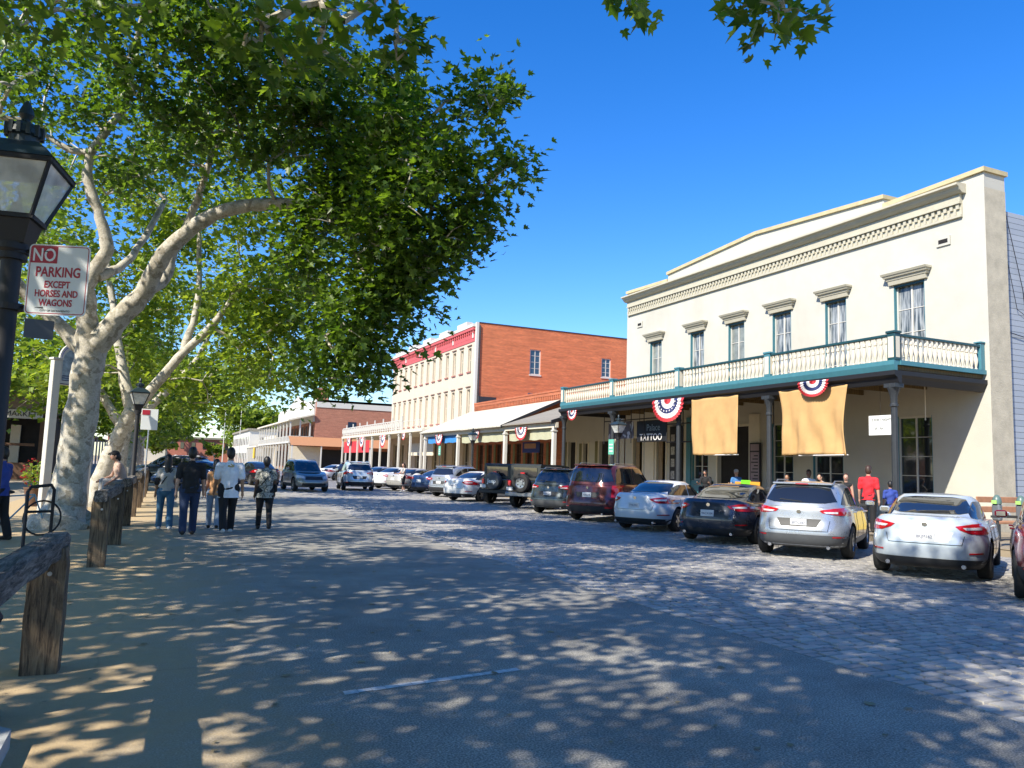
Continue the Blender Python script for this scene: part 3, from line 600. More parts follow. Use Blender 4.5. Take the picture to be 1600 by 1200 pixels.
# ============================================================ FAR CORNER HOUSE (B3) AND THE LAST BUILDINGS
def bldg3():
    B = thing('balcony_house', 'far corner house of red brick with white band and two storey white galleries', 'building', (XF, 132, 0))
    w = MB(); w.box(XF, 60, 132.0, 175, 0, 11.5); w.build('wall', M['brickred'], B)
    q = MB(); q.box(XF+.05, 60.1, 131.9, 131.998, 10.6, 11.9); q.box(XF-.1, 60.1, 131.9, 175, 11.502, 11.9) ; q.build('white_band', M['white'], B)
    q = MB(); q.box(XF-.3, XF-.02, 132.5, 175, 8.2, 11.4); q.prism([(138,11.402),(160,11.402),(157,12.4),(150,13.6),(143,12.4)], 'X', XF-.4, XF-.1); q.build('false_front', M['white'], B)
    q = MB(); q.box(XF+.1, XF+2.2, 133, 136, 11.902, 13.9); q.build('chimney', M['brickred'], B)
    XG = 19.45
    q = MB(); q.box(XG-.2, XF-.32, 132, 175, 4.5, 4.75); q.build('gallery_floor', M['white'], B)
    q = MB(); q.add([(XG-.5,131.5,8.1),(XG-.5,175.5,8.1),(XF-.31,175.5,9.2),(XF-.31,131.5,9.2),(XG-.5,131.5,8.35),(XG-.5,175.5,8.35),(XF-.31,175.5,9.45),(XF-.31,131.5,9.45)], [(0,3,2,1),(4,5,6,7),(0,1,5,4),(3,0,4,7),(2,3,7,6),(1,2,6,5)]); q.build('gallery_roof', M['cream'], B)
    for y in list(np.arange(132.3, 175, 3.85)):
        p = MB(); p.box(XG-.12, XG+.12, y-.12, y+.12, .1, 4.49); p.box(XG-.11, XG+.11, y-.11, y+.11, 4.752, 8.09); p.build('gallery_post', M['white'], B)
    for x in (21.0, 22.6):
        p = MB(); p.box(x-.12, x+.12, 132.1, 132.34, .1, 4.49); p.box(x-.11, x+.11, 132.1, 132.32, 4.752, 8.3); p.build('gallery_post', M['white'], B)
    q = MB(); q.box(XG-.04, XG+.04, 132.5, 175, 5.6, 5.68); q.box(XG, XF-.3, 132.1, 132.18, 5.6, 5.68)
    for y in np.arange(132.5, 175, .4): q.box(XG-.02, XG+.02, y-.03, y+.03, 4.752, 5.6)
    for x in np.arange(XG+.3, XF-.3, .3): q.box(x-.02, x+.02, 132.1, 132.14, 4.752, 5.6)
    q.build('railing', M['white'], B)
    q = MB()
    for y in np.arange(134, 174, 3.8):
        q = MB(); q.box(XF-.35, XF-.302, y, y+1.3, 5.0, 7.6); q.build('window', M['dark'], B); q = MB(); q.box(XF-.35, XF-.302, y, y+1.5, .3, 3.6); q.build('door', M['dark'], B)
    q = MB(); q.box(28.8, 30.2, 131.93, 131.996, 7.2, 8.4); q.build('side_window', M['glass_blue'], B)
    q = MB(); q.add([(XG-.3,128.6,4.1),(50,128.6,4.1),(50,131.95,5.6),(XG-.3,131.95,5.6)], [(0,1,2,3)]); q.build('porch_roof', M['orange'], B)
    q = MB(); q.box(24.5, 50, 131.90, 131.94, .15, 3.6); q.build('porch_shade_sheet', M['dark'], B)  # one dark sheet painting in the shade under the porch roof
    for x in (19.4, 24, 28, 32): q = MB(); q.box(x-.1, x+.1, 128.7, 128.9, .1, 4.1); q.build('porch_post', M['white'], B)
    q = MB(); q.box(XG, 24.4, 131.86, 131.93, .15, 4.0); q.build('shop_wall', M['cream'], B)
    fix_parent(B)
bldg3()
def far_buildings():
    B = thing('white_house', 'distant white two storey house beyond the corner gallery house', 'building', (XF, 205, 0))
    q = MB(); q.box(XF-3.5, 50, 200, 245, 0, 8.6); q.build('wall', M['white'], B)
    q = MB(); q.box(XF-3.9, 50.3, 199.6, 245.4, 8.602, 9.1); q.build('roof', M['roofgrey'], B)
    q = MB()
    for y in np.arange(202, 244, 4):
        q = MB(); q.box(XF-3.55, XF-3.502, y, y+1.4, 5.2, 7.2); q.build('window', M['glass'], B); q = MB(); q.box(XF-3.55, XF-3.502, y, y+1.6, .5, 3.2); q.build('door', M['glass'], B)
    q = MB(); q.box(22.5, 24.2, 199.94, 199.998, 5.2, 7.0); q.build('window', M['glass'], B); fix_parent(B)
    B = thing('timber_gallery', 'distant row of white gallery posts with a yellow banner before the white house', 'gallery', (19.4, 180, 0))
    q = MB(); q.box(19.2, XF-.3, 178, 199, 4.3, 4.6); q.build('roof', M['cream'], B)
    for y in np.arange(178.2, 199, 3.4): q = MB(); q.box(19.3, 19.55, y-.12, y+.12, .1, 4.3); q.build('post', M['white'], B)
    q = MB(); q.box(19.15, 19.25, 180.5, 183, 1.9, 4.2); q.build('banner', mat('yellow_cloth', (.65,.42,.03), .8), B); q = MB(); q.box(XF-.3, XF+6, 178, 199, 0, 7.0); q.build('wall', M['cream'], B); fix_parent(B)
    B = thing('red_brick_warehouse', 'pinkish red brick building closing the far end of the street', 'building', (8, 262, 0))
    q = MB(); q.box(-14, 20, 262, 280, 0, 7.3); q.build('wall', mat('pink_brick', (.45,.17,.12), .9, var=.15, scale=1), B)
    q = MB(); q.box(-14.4, 20.4, 261.5, 280.4, 7.302, 7.9); q.build('roof', M['roofgrey'], B)
    for x in np.arange(-10, 19, 3.2): q = MB(); q.box(x, x+1.0, 261.9, 261.996, 4.3, 6.2); q.build('window', M['glass'], B)
    q = MB(); q.box(-14.1, 2, 261.2, 261.99, 0, 3.8); q.build('low_wall', M['white'], B); fix_parent(B)
    B = thing('market_pavilion', 'dark timber market pavilion with brown roof and white name board at left', 'building', (-10, 36, 0))
    q = MB(); q.prism([(-20,4.0),(-3.4,4.0),(-4.4,5.3),(-19,5.3)], 'Y', 34.6, 46); q.build('roof', mat('brown_shingle', (.28,.2,.14), .9, var=.25, scale=6, bump=.4), B)
    q = MB(); q.box(-19.6, -3.6, 34.5, 34.58, 3.5, 4.0); bd = q.build('name_board', M['white'], B)
    text_mesh('PUBLIC MARKET', .42, M['text'], bd, frame_mx((-5.4, 34.49, 3.62), (1,0,0), (0,0,1)), ext=.004)
    for x in np.arange(-19.2, -3.4, 2.6): q = MB(); q.box(x-.1, x+.1, 34.7, 34.9, 0, 3.95); q.build('post', M['brown'], B)
    q = MB(); q.box(-19.5, -3.7, 37.5, 45.9, 0, 3.9); q.build('back_wall', M['dark'], B)
    q = MB(); q.box(-19.5, -3.9, 34.74, 34.84, 1.95, 2.1); q.box(-19.5, -3.9, 34.74, 34.84, .05, 1.0); q.build('counter', M['brown'], B)
    q = MB(); q.box(-6.4, -6.1, 37.3, 37.49, .1, 3.7); q.box(-5.5, -5.0, 37.3, 37.49, .1, 3.2); q.box(-8.4, -8.0, 37.3, 37.49, .1, 3.2); q.build('pale_frames', M['cream'], B); fix_parent(B); B.location = (-12.6, 53.5, 0)
    B = thing('left_row_building', 'dim brick shop row seen under the trees left of the street', 'building', (-12, 70, 0))
    q = MB(); q.box(-30, -10.5, 60, 150, 0, 7.5); q.build('wall', M['brickred'], B)
    for y in np.arange(61, 148, 4.5): q = MB(); q.box(-10.49, -10.4, y, y+1.6, .4, 3.2); q.build('window', M['dark'], B)
    q = MB(); q.box(-10.4, -7.5, 60, 150, 3.7, 3.95); q.build('awning', M['brown'], B)
    for y in np.arange(60.5, 150, 6): q = MB(); q.box(-7.8, -7.6, y-.1, y+.1, 0, 3.7); q.build('post', M['white'], B)
    fix_parent(B)
far_buildings()
# ============================================================ TREES
def leaf_mats():
    def lm(name, c1, c2, tr, k=0.5):
        m = bpy.data.materials.new(name); m.use_nodes = True; t = m.node_tree; t.nodes.clear()
        tc = N(t, 'ShaderNodeTexCoord'); n = N(t, 'ShaderNodeTexNoise', Scale=1.1, Detail=2.0); t.links.new(tc.outputs['Object'], n.inputs['Vector'])
        at = N(t, 'ShaderNodeAttribute'); at.attribute_name = 'tone'
        ad = N(t, 'ShaderNodeMath', operation='ADD'); t.links.new(at.outputs['Fac'], ad.inputs[0]); t.links.new(n.outputs[0], ad.inputs[1])
        r = N(t, 'ShaderNodeMapRange'); r.inputs[1].default_value = 0.3; r.inputs[2].default_value = 1.6; t.links.new(ad.outputs[0], r.inputs[0])
        mx = N(t, 'ShaderNodeMixRGB'); mx.inputs[1].default_value = c4(c1); mx.inputs[2].default_value = c4(c2); t.links.new(r.outputs[0], mx.inputs[0])
        mt = N(t, 'ShaderNodeMixRGB'); mt.blend_type = 'MULTIPLY'; mt.inputs[0].default_value = 1; mt.inputs[2].default_value = c4(tr); t.links.new(mx.outputs[0], mt.inputs[1])
        p = N(t, 'ShaderNodeBsdfPrincipled'); p.inputs['Roughness'].default_value = 0.42; t.links.new(mx.outputs[0], p.inputs['Base Color']); p.inputs['Specular IOR Level'].default_value = 0.45
        tl = N(t, 'ShaderNodeBsdfTranslucent'); t.links.new(mt.outputs[0], tl.inputs[0])
        ms = N(t, 'ShaderNodeMixShader'); ms.inputs[0].default_value = k; t.links.new(p.outputs[0], ms.inputs[1]); t.links.new(tl.outputs[0], ms.inputs[2])
        o = N(t, 'ShaderNodeOutputMaterial'); t.links.new(ms.outputs[0], o.inputs[0]); return m
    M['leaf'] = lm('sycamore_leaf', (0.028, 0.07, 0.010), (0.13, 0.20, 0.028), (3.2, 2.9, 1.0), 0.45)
    M['leafdark'] = lm('sycamore_leaf_painted_shade', (0.016, 0.046, 0.007), (0.12, 0.19, 0.028), (2.9, 2.9, 0.9), 0.42)  # darker leaf colours paint the crown's shade into the material
    M['leaf2'] = lm('sycamore_leaf_painted_sun', (0.045, 0.11, 0.012), (0.24, 0.32, 0.04), (2.4, 2.2, 1.0), 0.45)  # brighter leaf colours paint sunlight into the farther foliage
    m, t, b = new_mat('sycamore_bark'); tc = N(t, 'ShaderNodeTexCoord')
    v = N(t, 'ShaderNodeTexVoronoi', Scale=13.0); wn = N(t, 'ShaderNodeTexNoise', Scale=5.0, Detail=6.0, Roughness=0.7)
    t.links.new(tc.outputs['Object'], wn.inputs['Vector'])
    mxv = N(t, 'ShaderNodeMixRGB'); mxv.inputs[0].default_value = 0.25; t.links.new(tc.outputs['Object'], mxv.inputs[1]); t.links.new(wn.outputs['Color'], mxv.inputs[2]); t.links.new(mxv.outputs[0], v.inputs['Vector'])
    sp = N(t, 'ShaderNodeSeparateXYZ'); t.links.new(v.outputs['Color'], sp.inputs[0])
    r = N(t, 'ShaderNodeValToRGB'); t.links.new(sp.outputs[0], r.inputs[0]); e = r.color_ramp.elements
    e[0].position = 0.0; e[0].color = (0.27, 0.24, 0.185, 1); e[1].position = 1.0; e[1].color = (0.50, 0.465, 0.39, 1)
    k = e.new(0.25); k.color = (0.36, 0.33, 0.255, 1); k = e.new(0.45); k.color = (0.45, 0.415, 0.34, 1)
    n2 = N(t, 'ShaderNodeTexNoise', Scale=30.0, Detail=5.0); t.links.new(tc.outputs['Object'], n2.inputs['Vector'])
    mu = N(t, 'ShaderNodeMixRGB'); mu.blend_type = 'OVERLAY'; mu.inputs[0].default_value = 0.5; t.links.new(r.outputs[0], mu.inputs[1]); t.links.new(n2.outputs[0], mu.inputs[2])
    t.links.new(mu.outputs[0], b.inputs['Base Color']); b.inputs['Roughness'].default_value = 0.9
    bp = N(t, 'ShaderNodeBump', Strength=0.6, Distance=0.03); t.links.new(wn.outputs[0], bp.inputs['Height']); t.links.new(bp.outputs[0], b.inputs['Normal'])
    M['bark'] = m
leaf_mats()
_half = [(0, 0), (.26, -.06), (.50, .20), (.27, .34), (.44, .70), (.17, .60), (0, 1.05)]
LEAF_HI = ([(x, y, abs(x)*.35-.12*y*y) for x, y in _half] + [(-x, y, abs(x)*.35-.12*y*y) for x, y in _half[1:6]], [(0,1,2,3,4,5,6), (0,6,11,10,9,8,7)])
LEAF_LO = ([(0,0,0),(.48,.35,.12),(0,1.0,-.1),(-.48,.35,.12)], [(0,1,2),(0,2,3)])
def leaves_mesh(name, pos, out, size, m, parent, rs, lo=False, droop=0.35):
    """one leaf per row of pos; out = preferred outward direction per leaf"""
    bv, bf = LEAF_LO if lo else LEAF_HI
    bv = np.array(bv); n = len(pos); k = len(bv)
    up = np.array([0, 0, 1.0])+rs.normal(0, .55, (n, 3)); up /= np.linalg.norm(up, axis=1)[:, None]
    t = out+rs.normal(0, .6, (n, 3))+np.array([0, 0, -droop]); t -= up*(t*up).sum(1)[:, None]; t /= np.linalg.norm(t, axis=1)[:, None]+1e-9
    s = np.cross(t, up); sz = size*(0.6+0.6*rs.rand(n))
    V = (pos[:, None, :]+sz[:, None, None]*(bv[None, :, 0, None]*s[:, None, :]+bv[None, :, 1, None]*t[:, None, :]+bv[None, :, 2, None]*up[:, None, :])).reshape(-1, 3)
    idx = []; tot = []
    for f in bf: tot.append(len(f))
    lf = np.concatenate([np.array(f) for f in bf]); L = (np.arange(n)[:, None]*k+lf[None, :]).ravel()
    T = np.tile(np.array(tot), n); ST = np.concatenate([[0], np.cumsum(T)[:-1]])
    me = bpy.data.meshes.new(name); me.vertices.add(len(V)); me.vertices.foreach_set('co', V.astype(np.float32).ravel())
    me.loops.add(len(L)); me.loops.foreach_set('vertex_index', L.astype(np.int32))
    me.polygons.add(len(T)); me.polygons.foreach_set('loop_start', ST.astype(np.int32)); me.polygons.foreach_set('loop_total', T.astype(np.int32))
    me.materials.append(m); a = me.attributes.new('tone', 'FLOAT', 'FACE'); a.data.foreach_set('value', np.repeat(rs.rand(n), len(bf)).astype(np.float32))
    me.update(); me.validate()
    o = bpy.data.objects.new(name, me); COL.objects.link(o); o.parent = parent
    if parent is not None: o.matrix_parent_inverse = Matrix.Translation(-parent.location)
    return o
def smooth_path(pts, sub=4):
    """Catmull-Rom through (x,y,z,r)"""
    P = [Vector(p) for p in pts]; P = [2*P[0]-P[1]]+P+[2*P[-1]-P[-2]]; out = []
    for i in range(1, len(P)-2):
        for k in range(sub):
            t = k/sub; a, b, c, d = P[i-1], P[i], P[i+1], P[i+2]
            out.append(0.5*((2*b)+(c-a)*t+(2*a-5*b+4*c-d)*t*t+(-a+3*b-3*c+d)*t**3))
    out.append(P[-2]); return out
for _n in (4,): Vector((0,0,0,0))
def tree(name, label, base, limbs, lobes, leaf, nper, m, seed, group=None, dens=1.0, lo=False, spread=.42, maxtw=None):
    rs = np.random.RandomState(seed); T = thing(name, label, 'tree', base, 0, group)
    tb = MB(); nodes = []
    for li, L in enumerate(limbs):
        sp = smooth_path(L, 5); jit = [p for p in sp]
        pts = [(p[0]+rs.normal(0, .012), p[1]+rs.normal(0, .012), p[2]) for p in jit]; rr_ = [max(.02, p[3]*(1+rs.normal(0, .04))) for p in jit]
        tb.tube(pts, rr_, 14 if L[0][3] > .2 else 9)
        nodes += [(p[0], p[1], p[2]) for p in (jit if li else jit[len(jit)*2//3:])]
    # cluster centres inside the lobes
    C = []; small = []
    for (cx, cy, cz, r, cnt) in lobes:
        cnt = max(2 if r < .45 else 4, int(cnt*dens)); small += [r < .45]*cnt; q = rs.normal(0, 1, (cnt, 3)); q /= np.linalg.norm(q, axis=1)[:, None]
        rad = r*(0.35+0.65*rs.rand(cnt)**0.5); C.append(np.array([cx, cy, cz])+q*rad[:, None]*np.array([1, 1, .85]))
    C = np.concatenate(C); small = np.array(small); fld = np.sin(1.9*C[:, 0]+seed)+np.sin(1.7*C[:, 1]+2*seed)+np.sin(1.8*C[:, 2]+3*seed); kp = (fld < 1.0) | small; C = C[kp]; small = small[kp]; NN = np.array(nodes); n0 = len(NN)
    d0 = np.min(np.linalg.norm(C[:, None, :]-NN[None, :, :], axis=2), axis=1); order = np.argsort(d0)
    allp = list(map(tuple, NN)); par = []; arr = np.array(allp)
    for i in order:
        d = np.linalg.norm(arr-C[i], axis=1); d[:n0] *= 1.0; j = int(np.argmin(d+0.15*np.maximum(0, arr[:, 2]-C[i][2]))); par.append(j); arr = np.vstack([arr, C[i]])
    cnt = np.ones(len(arr))
    for k in range(len(order)-1, -1, -1): cnt[par[k]] += cnt[n0+k]
    for k in range(len(order)):
        a = arr[par[k]]; b = arr[n0+k]; ra = min(.11, .0085*math.sqrt(cnt[n0+k])+.004); mid = (a+b)/2+rs.normal(0, .05, 3)*np.linalg.norm(b-a)+np.array([0, 0, .04])
        tb.tube([tuple(a), tuple(mid), tuple(b)], [ra*1.25, ra, ra*.8 if cnt[n0+k] > 2 else .004], 5 if ra > .03 else 4, cap=False)
    tr = tb.build('trunk', M['bark'], T, smooth=True, sharp=70, fix=False); tr.matrix_parent_inverse = Matrix.Translation(-Vector(base))
    pos = []; out = []
    for k in range(len(order)):
        a = arr[par[k]]; b = arr[n0+k]; sm_ = small[order[k]]; nn = int((16 if sm_ else nper)*(0.35+1.35*rs.rand()**1.2)); u = rs.rand(nn)**.6
        c = b+(a-b)*np.minimum(1, .5/np.linalg.norm(b-a)*1.0)*(1-u[:, None])*rs.rand(nn)[:, None]
        off = np.clip(rs.normal(0, 1, (nn, 3)), -1.5, 1.5)*(.13 if sm_ else spread*(.55+.9*rs.rand()))*np.array([1, 1, .8]); pos.append(c+off); o_ = off/(np.linalg.norm(off, axis=1)[:, None]+1e-6)+.5*(b-a)/(np.linalg.norm(b-a)+1e-6); out.append(o_)
    leaves_mesh('crown', np.concatenate(pos), np.concatenate(out), leaf, m, T, rs, lo)
    return T
def W_(px, py, d):
    """design helper: the world point seen at pixel (px,py) of the 1600x1200 photograph at forward depth d"""
    v = _F*d+_R2*((px-800)/1224.4*d)-_U2*((py-600)/1224.4*d); return (v.x, v.y, v.z+CH)
def lobe(px, py, d, r, n): return (*W_(px, py, d), r, n)
T1L = [(4.3,12.8,7.6,1.3,34),(4.72,12.4,6.7,.85,20),(4.15,13.0,6.2,1.2,36),(4.5,13.1,5.9,.6,12),(3.75,14.17,7.39,1.5,40),(3.85,13.8,5.5,1.0,30),(3.45,14.6,4.4,.85,24),(3.9,14.2,4.9,.55,10),(3.08,15.77,5.66,1.4,36),(2.41,16.97,7.4,1.5,34),(3.2,15.33,8.91,1.1,22),(2.28,16.83,9.06,1.5,26),(1.06,17.44,8.46,1.4,20),(.07,16.68,9.33,1.4,22),(-1.16,19.5,8.78,1.6,22),(-2.57,20.01,9.76,1.6,24),(1.71,14.86,9.27,1.3,26),(3.23,15.93,3.71,.9,18),(.35,15.43,9.58,1.3,20),(-1.19,17.14,10.19,1.5,22),(-2.23,21.23,7.45,1.5,12),(3.6,15.6,3.6,.5,7),(4.95,12.1,6.3,.3,3),(3.13,14.52,6.75,1.3,30),
 (-1,14,11,2.6,44),(.8,11.5,11.4,2.4,40),(-1.5,10,11,2.6,40),(1.5,19,11.5,2.4,40),(-2,23,11,2.6,30),(-4.5,18,9,2.6,30),(-4,14,8,2.4,26),(.5,15,12.5,2.2,36),(-3.6,9.4,9.8,2.2,30),(-1.6,9,11.2,2,26),(2.0,10.2,12.4,2,26)]
T1B = [[(-1.84,19.6,-.05,0.731),(-1.80,19.6,.15,0.533),(-1.77,19.6,.42,0.413),(-1.72,19.6,.9,0.361),(-1.62,19.55,2.2,0.335),(-1.55,19.5,3.5,0.318),(-1.5,19.45,4.2,0.344)],
 [(-1.55,19.5,3.9,0.258),(-1.66,19.4,4.7,0.206),(-1.68,19.35,5.4,0.172),(-1.38,19.2,6.1,0.146),(-1.55,19.15,6.8,0.120),(-1.85,19.15,7.6,0.112),(-1.8,19.1,8.3,0.095),(-1.2,18.8,9.3,0.069)],
 [(-1.85,19.1,8.2,0.086),(-2.3,19.2,8.25,0.069),(-2.9,19.3,8.6,0.043)],
 [(-1.5,19.45,3.9,0.275),(-1.0,19.15,4.6,0.232),(-.55,18.9,5.2,0.206),(-.2,18.4,6.0,0.172),(.55,17.9,6.75,0.155),(1.3,17.3,7.0,0.138),(1.9,16.9,7.02,0.129),(2.7,16.2,7.0,0.103),(3.1,15.5,7.4,0.077),(3.6,14.6,7.7,0.060),(4.1,13.4,7.3,0.043)],
 [(-.55,18.9,5.2,0.146),(-.15,19.1,5.6,0.129),(.0,19.1,6.3,0.103),(.35,18.9,7.2,0.086),(.6,18.4,8.4,0.069)],
 [(-1.6,19.5,3.8,0.189),(-2.3,19.7,4.5,0.146),(-3.2,19.6,5.4,0.120),(-4.2,18.6,7.0,0.086)],
 [(2.7,16.2,7.0,0.077),(3.2,15.6,6.2,0.060),(3.6,15.0,5.0,0.043)],
 [(-1.2,18.8,9.3,0.069),(-.8,16,10.6,0.060),(0,13,11.2,0.043)],
 [(-1.5,19.3,5.5,0.120),(-.9,20,6.2,0.086),(-.3,21,8,0.060)]]
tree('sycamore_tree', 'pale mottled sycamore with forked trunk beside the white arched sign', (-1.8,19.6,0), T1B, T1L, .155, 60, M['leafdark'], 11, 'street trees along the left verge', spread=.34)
T2L = [(.39,27.43,10.35,2.4,30),(2.76,25.54,8.07,2.4,34),(-.41,29.16,8.03,2.0,24),(2.08,27.21,5.76,2.0,34),(3.55,25.57,4.84,1.4,18),(-2.85,28.97,9.61,2.5,26),(3.98,25.16,6.69,1.6,20),(-1.27,30.94,5.5,1.6,20),(1.17,26.78,12.3,2.2,24),(-4.23,30.88,7.89,2.0,20),(.88,29.04,4.12,1.1,12),(-3,27,5.2,1.8,18)]
T2B = [[(-1.75,27.6,-.05,.42),(-1.65,27.6,.6,.29),(-1.3,27.5,1.8,.24),(-.85,27.3,3.0,.21)],[(-.85,27.3,2.9,.18),(-.2,27.0,3.9,.16),(.5,26.8,4.9,.14),(1.4,26.4,6.0,.11),(2.2,26,7.4,.08)],[(-.85,27.3,2.9,.2),(-1.2,27.6,4.2,.16),(-1.6,28,6,.12),(-2,28.4,8,.08)],[(.5,26.8,4.9,.13),(.8,27,6.6,.1),(.7,27,9,.07)]]
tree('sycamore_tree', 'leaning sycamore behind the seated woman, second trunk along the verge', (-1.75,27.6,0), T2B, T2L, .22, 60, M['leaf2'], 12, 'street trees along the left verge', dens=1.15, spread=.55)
T3L = [(-3.64,40.89,4.79,2.2,26),(-5.47,39.53,4.54,1.8,18),(-.71,41.79,4.76,2.0,26),(1.81,40.62,5.16,1.9,24),(4.2,37.5,5.37,1.6,20),(3.6,39.71,4.3,1.0,10),(1.91,40.28,7.64,2.5,26),(-2.42,42.09,8.72,2.8,26),(-5.89,40.88,11,3,26),(1,38,10,2.5,26)]
T3B = [[(-1.6,40,-.05,.42),(-1.6,40,1.4,.33),(-1.5,40,2.8,.3)],[(-1.5,40,2.7,.25),(-.4,40,4,.2),(1.2,40,6,.14),(2,40,8,.1)],[(-1.5,40,2.7,.25),(-2.6,40.5,4.5,.18),(-3.5,41,7,.12)]]
tree('sycamore_tree', 'sunlit bushy sycamore behind the green street sign, third along the verge', (-1.6,40,0), T3B, T3L, .26, 60, M['leaf2'], 13, 'street trees along the left verge', lo=True, spread=.6)
T0L = [(-1.16,7.26,5.6,.6,7),(-.49,6.96,5.8,.6,6),(.13,6.66,5.9,.6,6),(.62,6.11,5.55,.5,9),(.93,6.03,4.88,.42,8),(.66,6.16,4.77,.4,8),(1.56,6.13,5.38,.35,5),(1.63,6.13,5.08,.2,3),(3.01,4.86,5.15,.24,3),(3.79,4.3,5.12,.32,5),(4.09,4.15,5.25,.3,4),(3.95,4.24,4.95,.16,2),(-1.11,7.2,7.4,.9,10),
 (-2,0,8,2.8,52),(.5,1,8.6,2.4,46),(-4.8,1.6,8.6,2.4,46),(-2.6,2.2,6.9,1.6,26),(-6,-.5,8,2.2,34),(-4,-2,8.6,2.8,40),(0,3.6,9.2,2.0,30),(-2.4,3.9,8.8,2.3,40),(1.6,-2,9,2.4,40),(2.6,0,8.6,1.7,24),(-1,-4,8,2.6,36),(0,1.5,11,2.6,44),(-3,3,11,2.4,36),(-1.5,6.8,9.6,1.6,18)]
T0B = [[(-2.8,-1.2,-.05,.62),(-2.75,-1.2,.5,.45),(-2.6,-1.1,2,.4),(-2.4,-.9,3.6,.38)],[(-2.4,-.9,3.5,.28),(-1.6,1,5.2,.22),(-.6,3.5,6.2,.15),(.2,6,6.5,.09),(.5,6.8,5.9,.05)],[(-.6,3.5,6.2,.12),(1.2,3.6,7.4,.1),(3.0,4.2,7.0,.06),(3.8,4.25,6.0,.03),(3.85,4.25,5.4,.012)],[(1.2,3.6,7.4,.05),(2.4,4.6,7.0,.03),(2.95,4.8,6.0,.015),(3.0,4.85,5.4,.01)],[(-2.4,-.9,3.5,.28),(-2.4,.8,6,.2),(-1.6,2,9,.12)],[(-2.4,-.9,3.5,.25),(-3,-2.6,6,.18),(-3,-3,8.4,.12)],[(-2.4,-.9,3.6,.24),(-.6,-1,6.4,.18),(1.4,-.8,8.6,.1)]]
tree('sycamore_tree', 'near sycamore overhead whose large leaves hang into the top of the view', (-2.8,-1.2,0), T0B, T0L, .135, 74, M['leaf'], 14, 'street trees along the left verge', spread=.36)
def generic(name, label, x, y, h, r, n, leaf, nper, m, seed, group, lo=True, sx=1.0):
    rs = random.Random(seed); L = []
    for i in range(9):
        a = rs.random()*6.28; q = r*(.35+.45*rs.random()); L.append((x+q*math.cos(a)*sx, y+q*math.sin(a), h*(.42+.42*rs.random()), r*(.38+.2*rs.random()), n//9))
    B = [[(x,y,-.05,.034*h),(x+.1,y,h*.15,.023*h),(x,y,h*.32,.02*h)],[(x,y,h*.3,.018*h),(x+r*.25,y,h*.5,.016*h),(x+r*.4,y,h*.7,.01*h)],[(x,y,h*.3,.024*h),(x-r*.25,y+.3,h*.5,.016*h),(x-r*.3,y,h*.75,.01*h)]]
    return tree(name, label, (x, y, 0), B, L, leaf, nper, m, seed, group, lo=lo, spread=r*.095)
g1 = 'street trees along the left verge'
g2 = 'plaza sycamores beside the camera, out of the picture'
generic('sycamore_tree', 'sycamore on the plaza left of the view, shading the sandy verge', -8.2, 5.5, 12.5, 5.6, 260, .22, 72, M['leaf'], 31, g2, lo=True)
generic('sycamore_tree', 'sycamore left of the view beside the near hitching rail', -9.5, -4, 12.5, 5.6, 240, .22, 72, M['leaf'], 32, g2, lo=True)
generic('sycamore_tree', 'sycamore left of the view behind the near street lamp', -10.5, 14.5, 12.5, 5.4, 240, .22, 72, M['leaf'], 33, g2, lo=True)
generic('sycamore_tree', 'rounded green tree fourth along the left verge, over parked cars', -1.8, 56, 11, 5, 200, .34, 60, M['leaf2'], 21, g1)
generic('sycamore_tree', 'rounded green tree fifth along the left verge, beyond the parked cars', -1.8, 76, 11, 5, 170, .4, 55, M['leaf2'], 22, g1)
generic('sycamore_tree', 'green tree sixth along the left verge, small in the distance', -1.8, 100, 11, 5.5, 150, .5, 50, M['leaf2'], 23, g1)
generic('plaza_tree', 'leafy tree in front of the brown roofed market pavilion', -9.5, 47, 12.5, 4.6, 180, .34, 55, M['leaf2'], 24, 'trees on the left plaza')
generic('plaza_tree', 'leafy plaza tree at far left behind the near street lamp', -13, 40, 13, 5.5, 200, .36, 60, M['leaf2'], 25, 'trees on the left plaza')
generic('plaza_tree', 'dense plaza tree between the market pavilion and the dim brick row', -7, 66, 12, 5.5, 180, .42, 60, M['leaf'], 26, 'trees on the left plaza')
generic('distant_tree', 'tall yellowish green tree beyond the far brick building, tallest at the street end', 22, 262, 19, 7.5, 200, .9, 60, M['leaf2'], 27, 'trees at the far end of the street')
generic('distant_tree', 'small round green tree before the far pink brick building', 15.5, 255, 7.5, 3, 90, .5, 60, M['leaf2'], 28, 'trees at the far end of the street')
generic('distant_tree', 'wide green tree behind the distant white house', 34, 265, 20, 9, 200, 1.0, 60, M['leaf2'], 29, 'trees at the far end of the street')
generic('distant_tree', 'dark green tree left of the far pink brick building', 2, 250, 14, 7, 150, .9, 60, M['leaf'], 30, 'trees at the far end of the street')
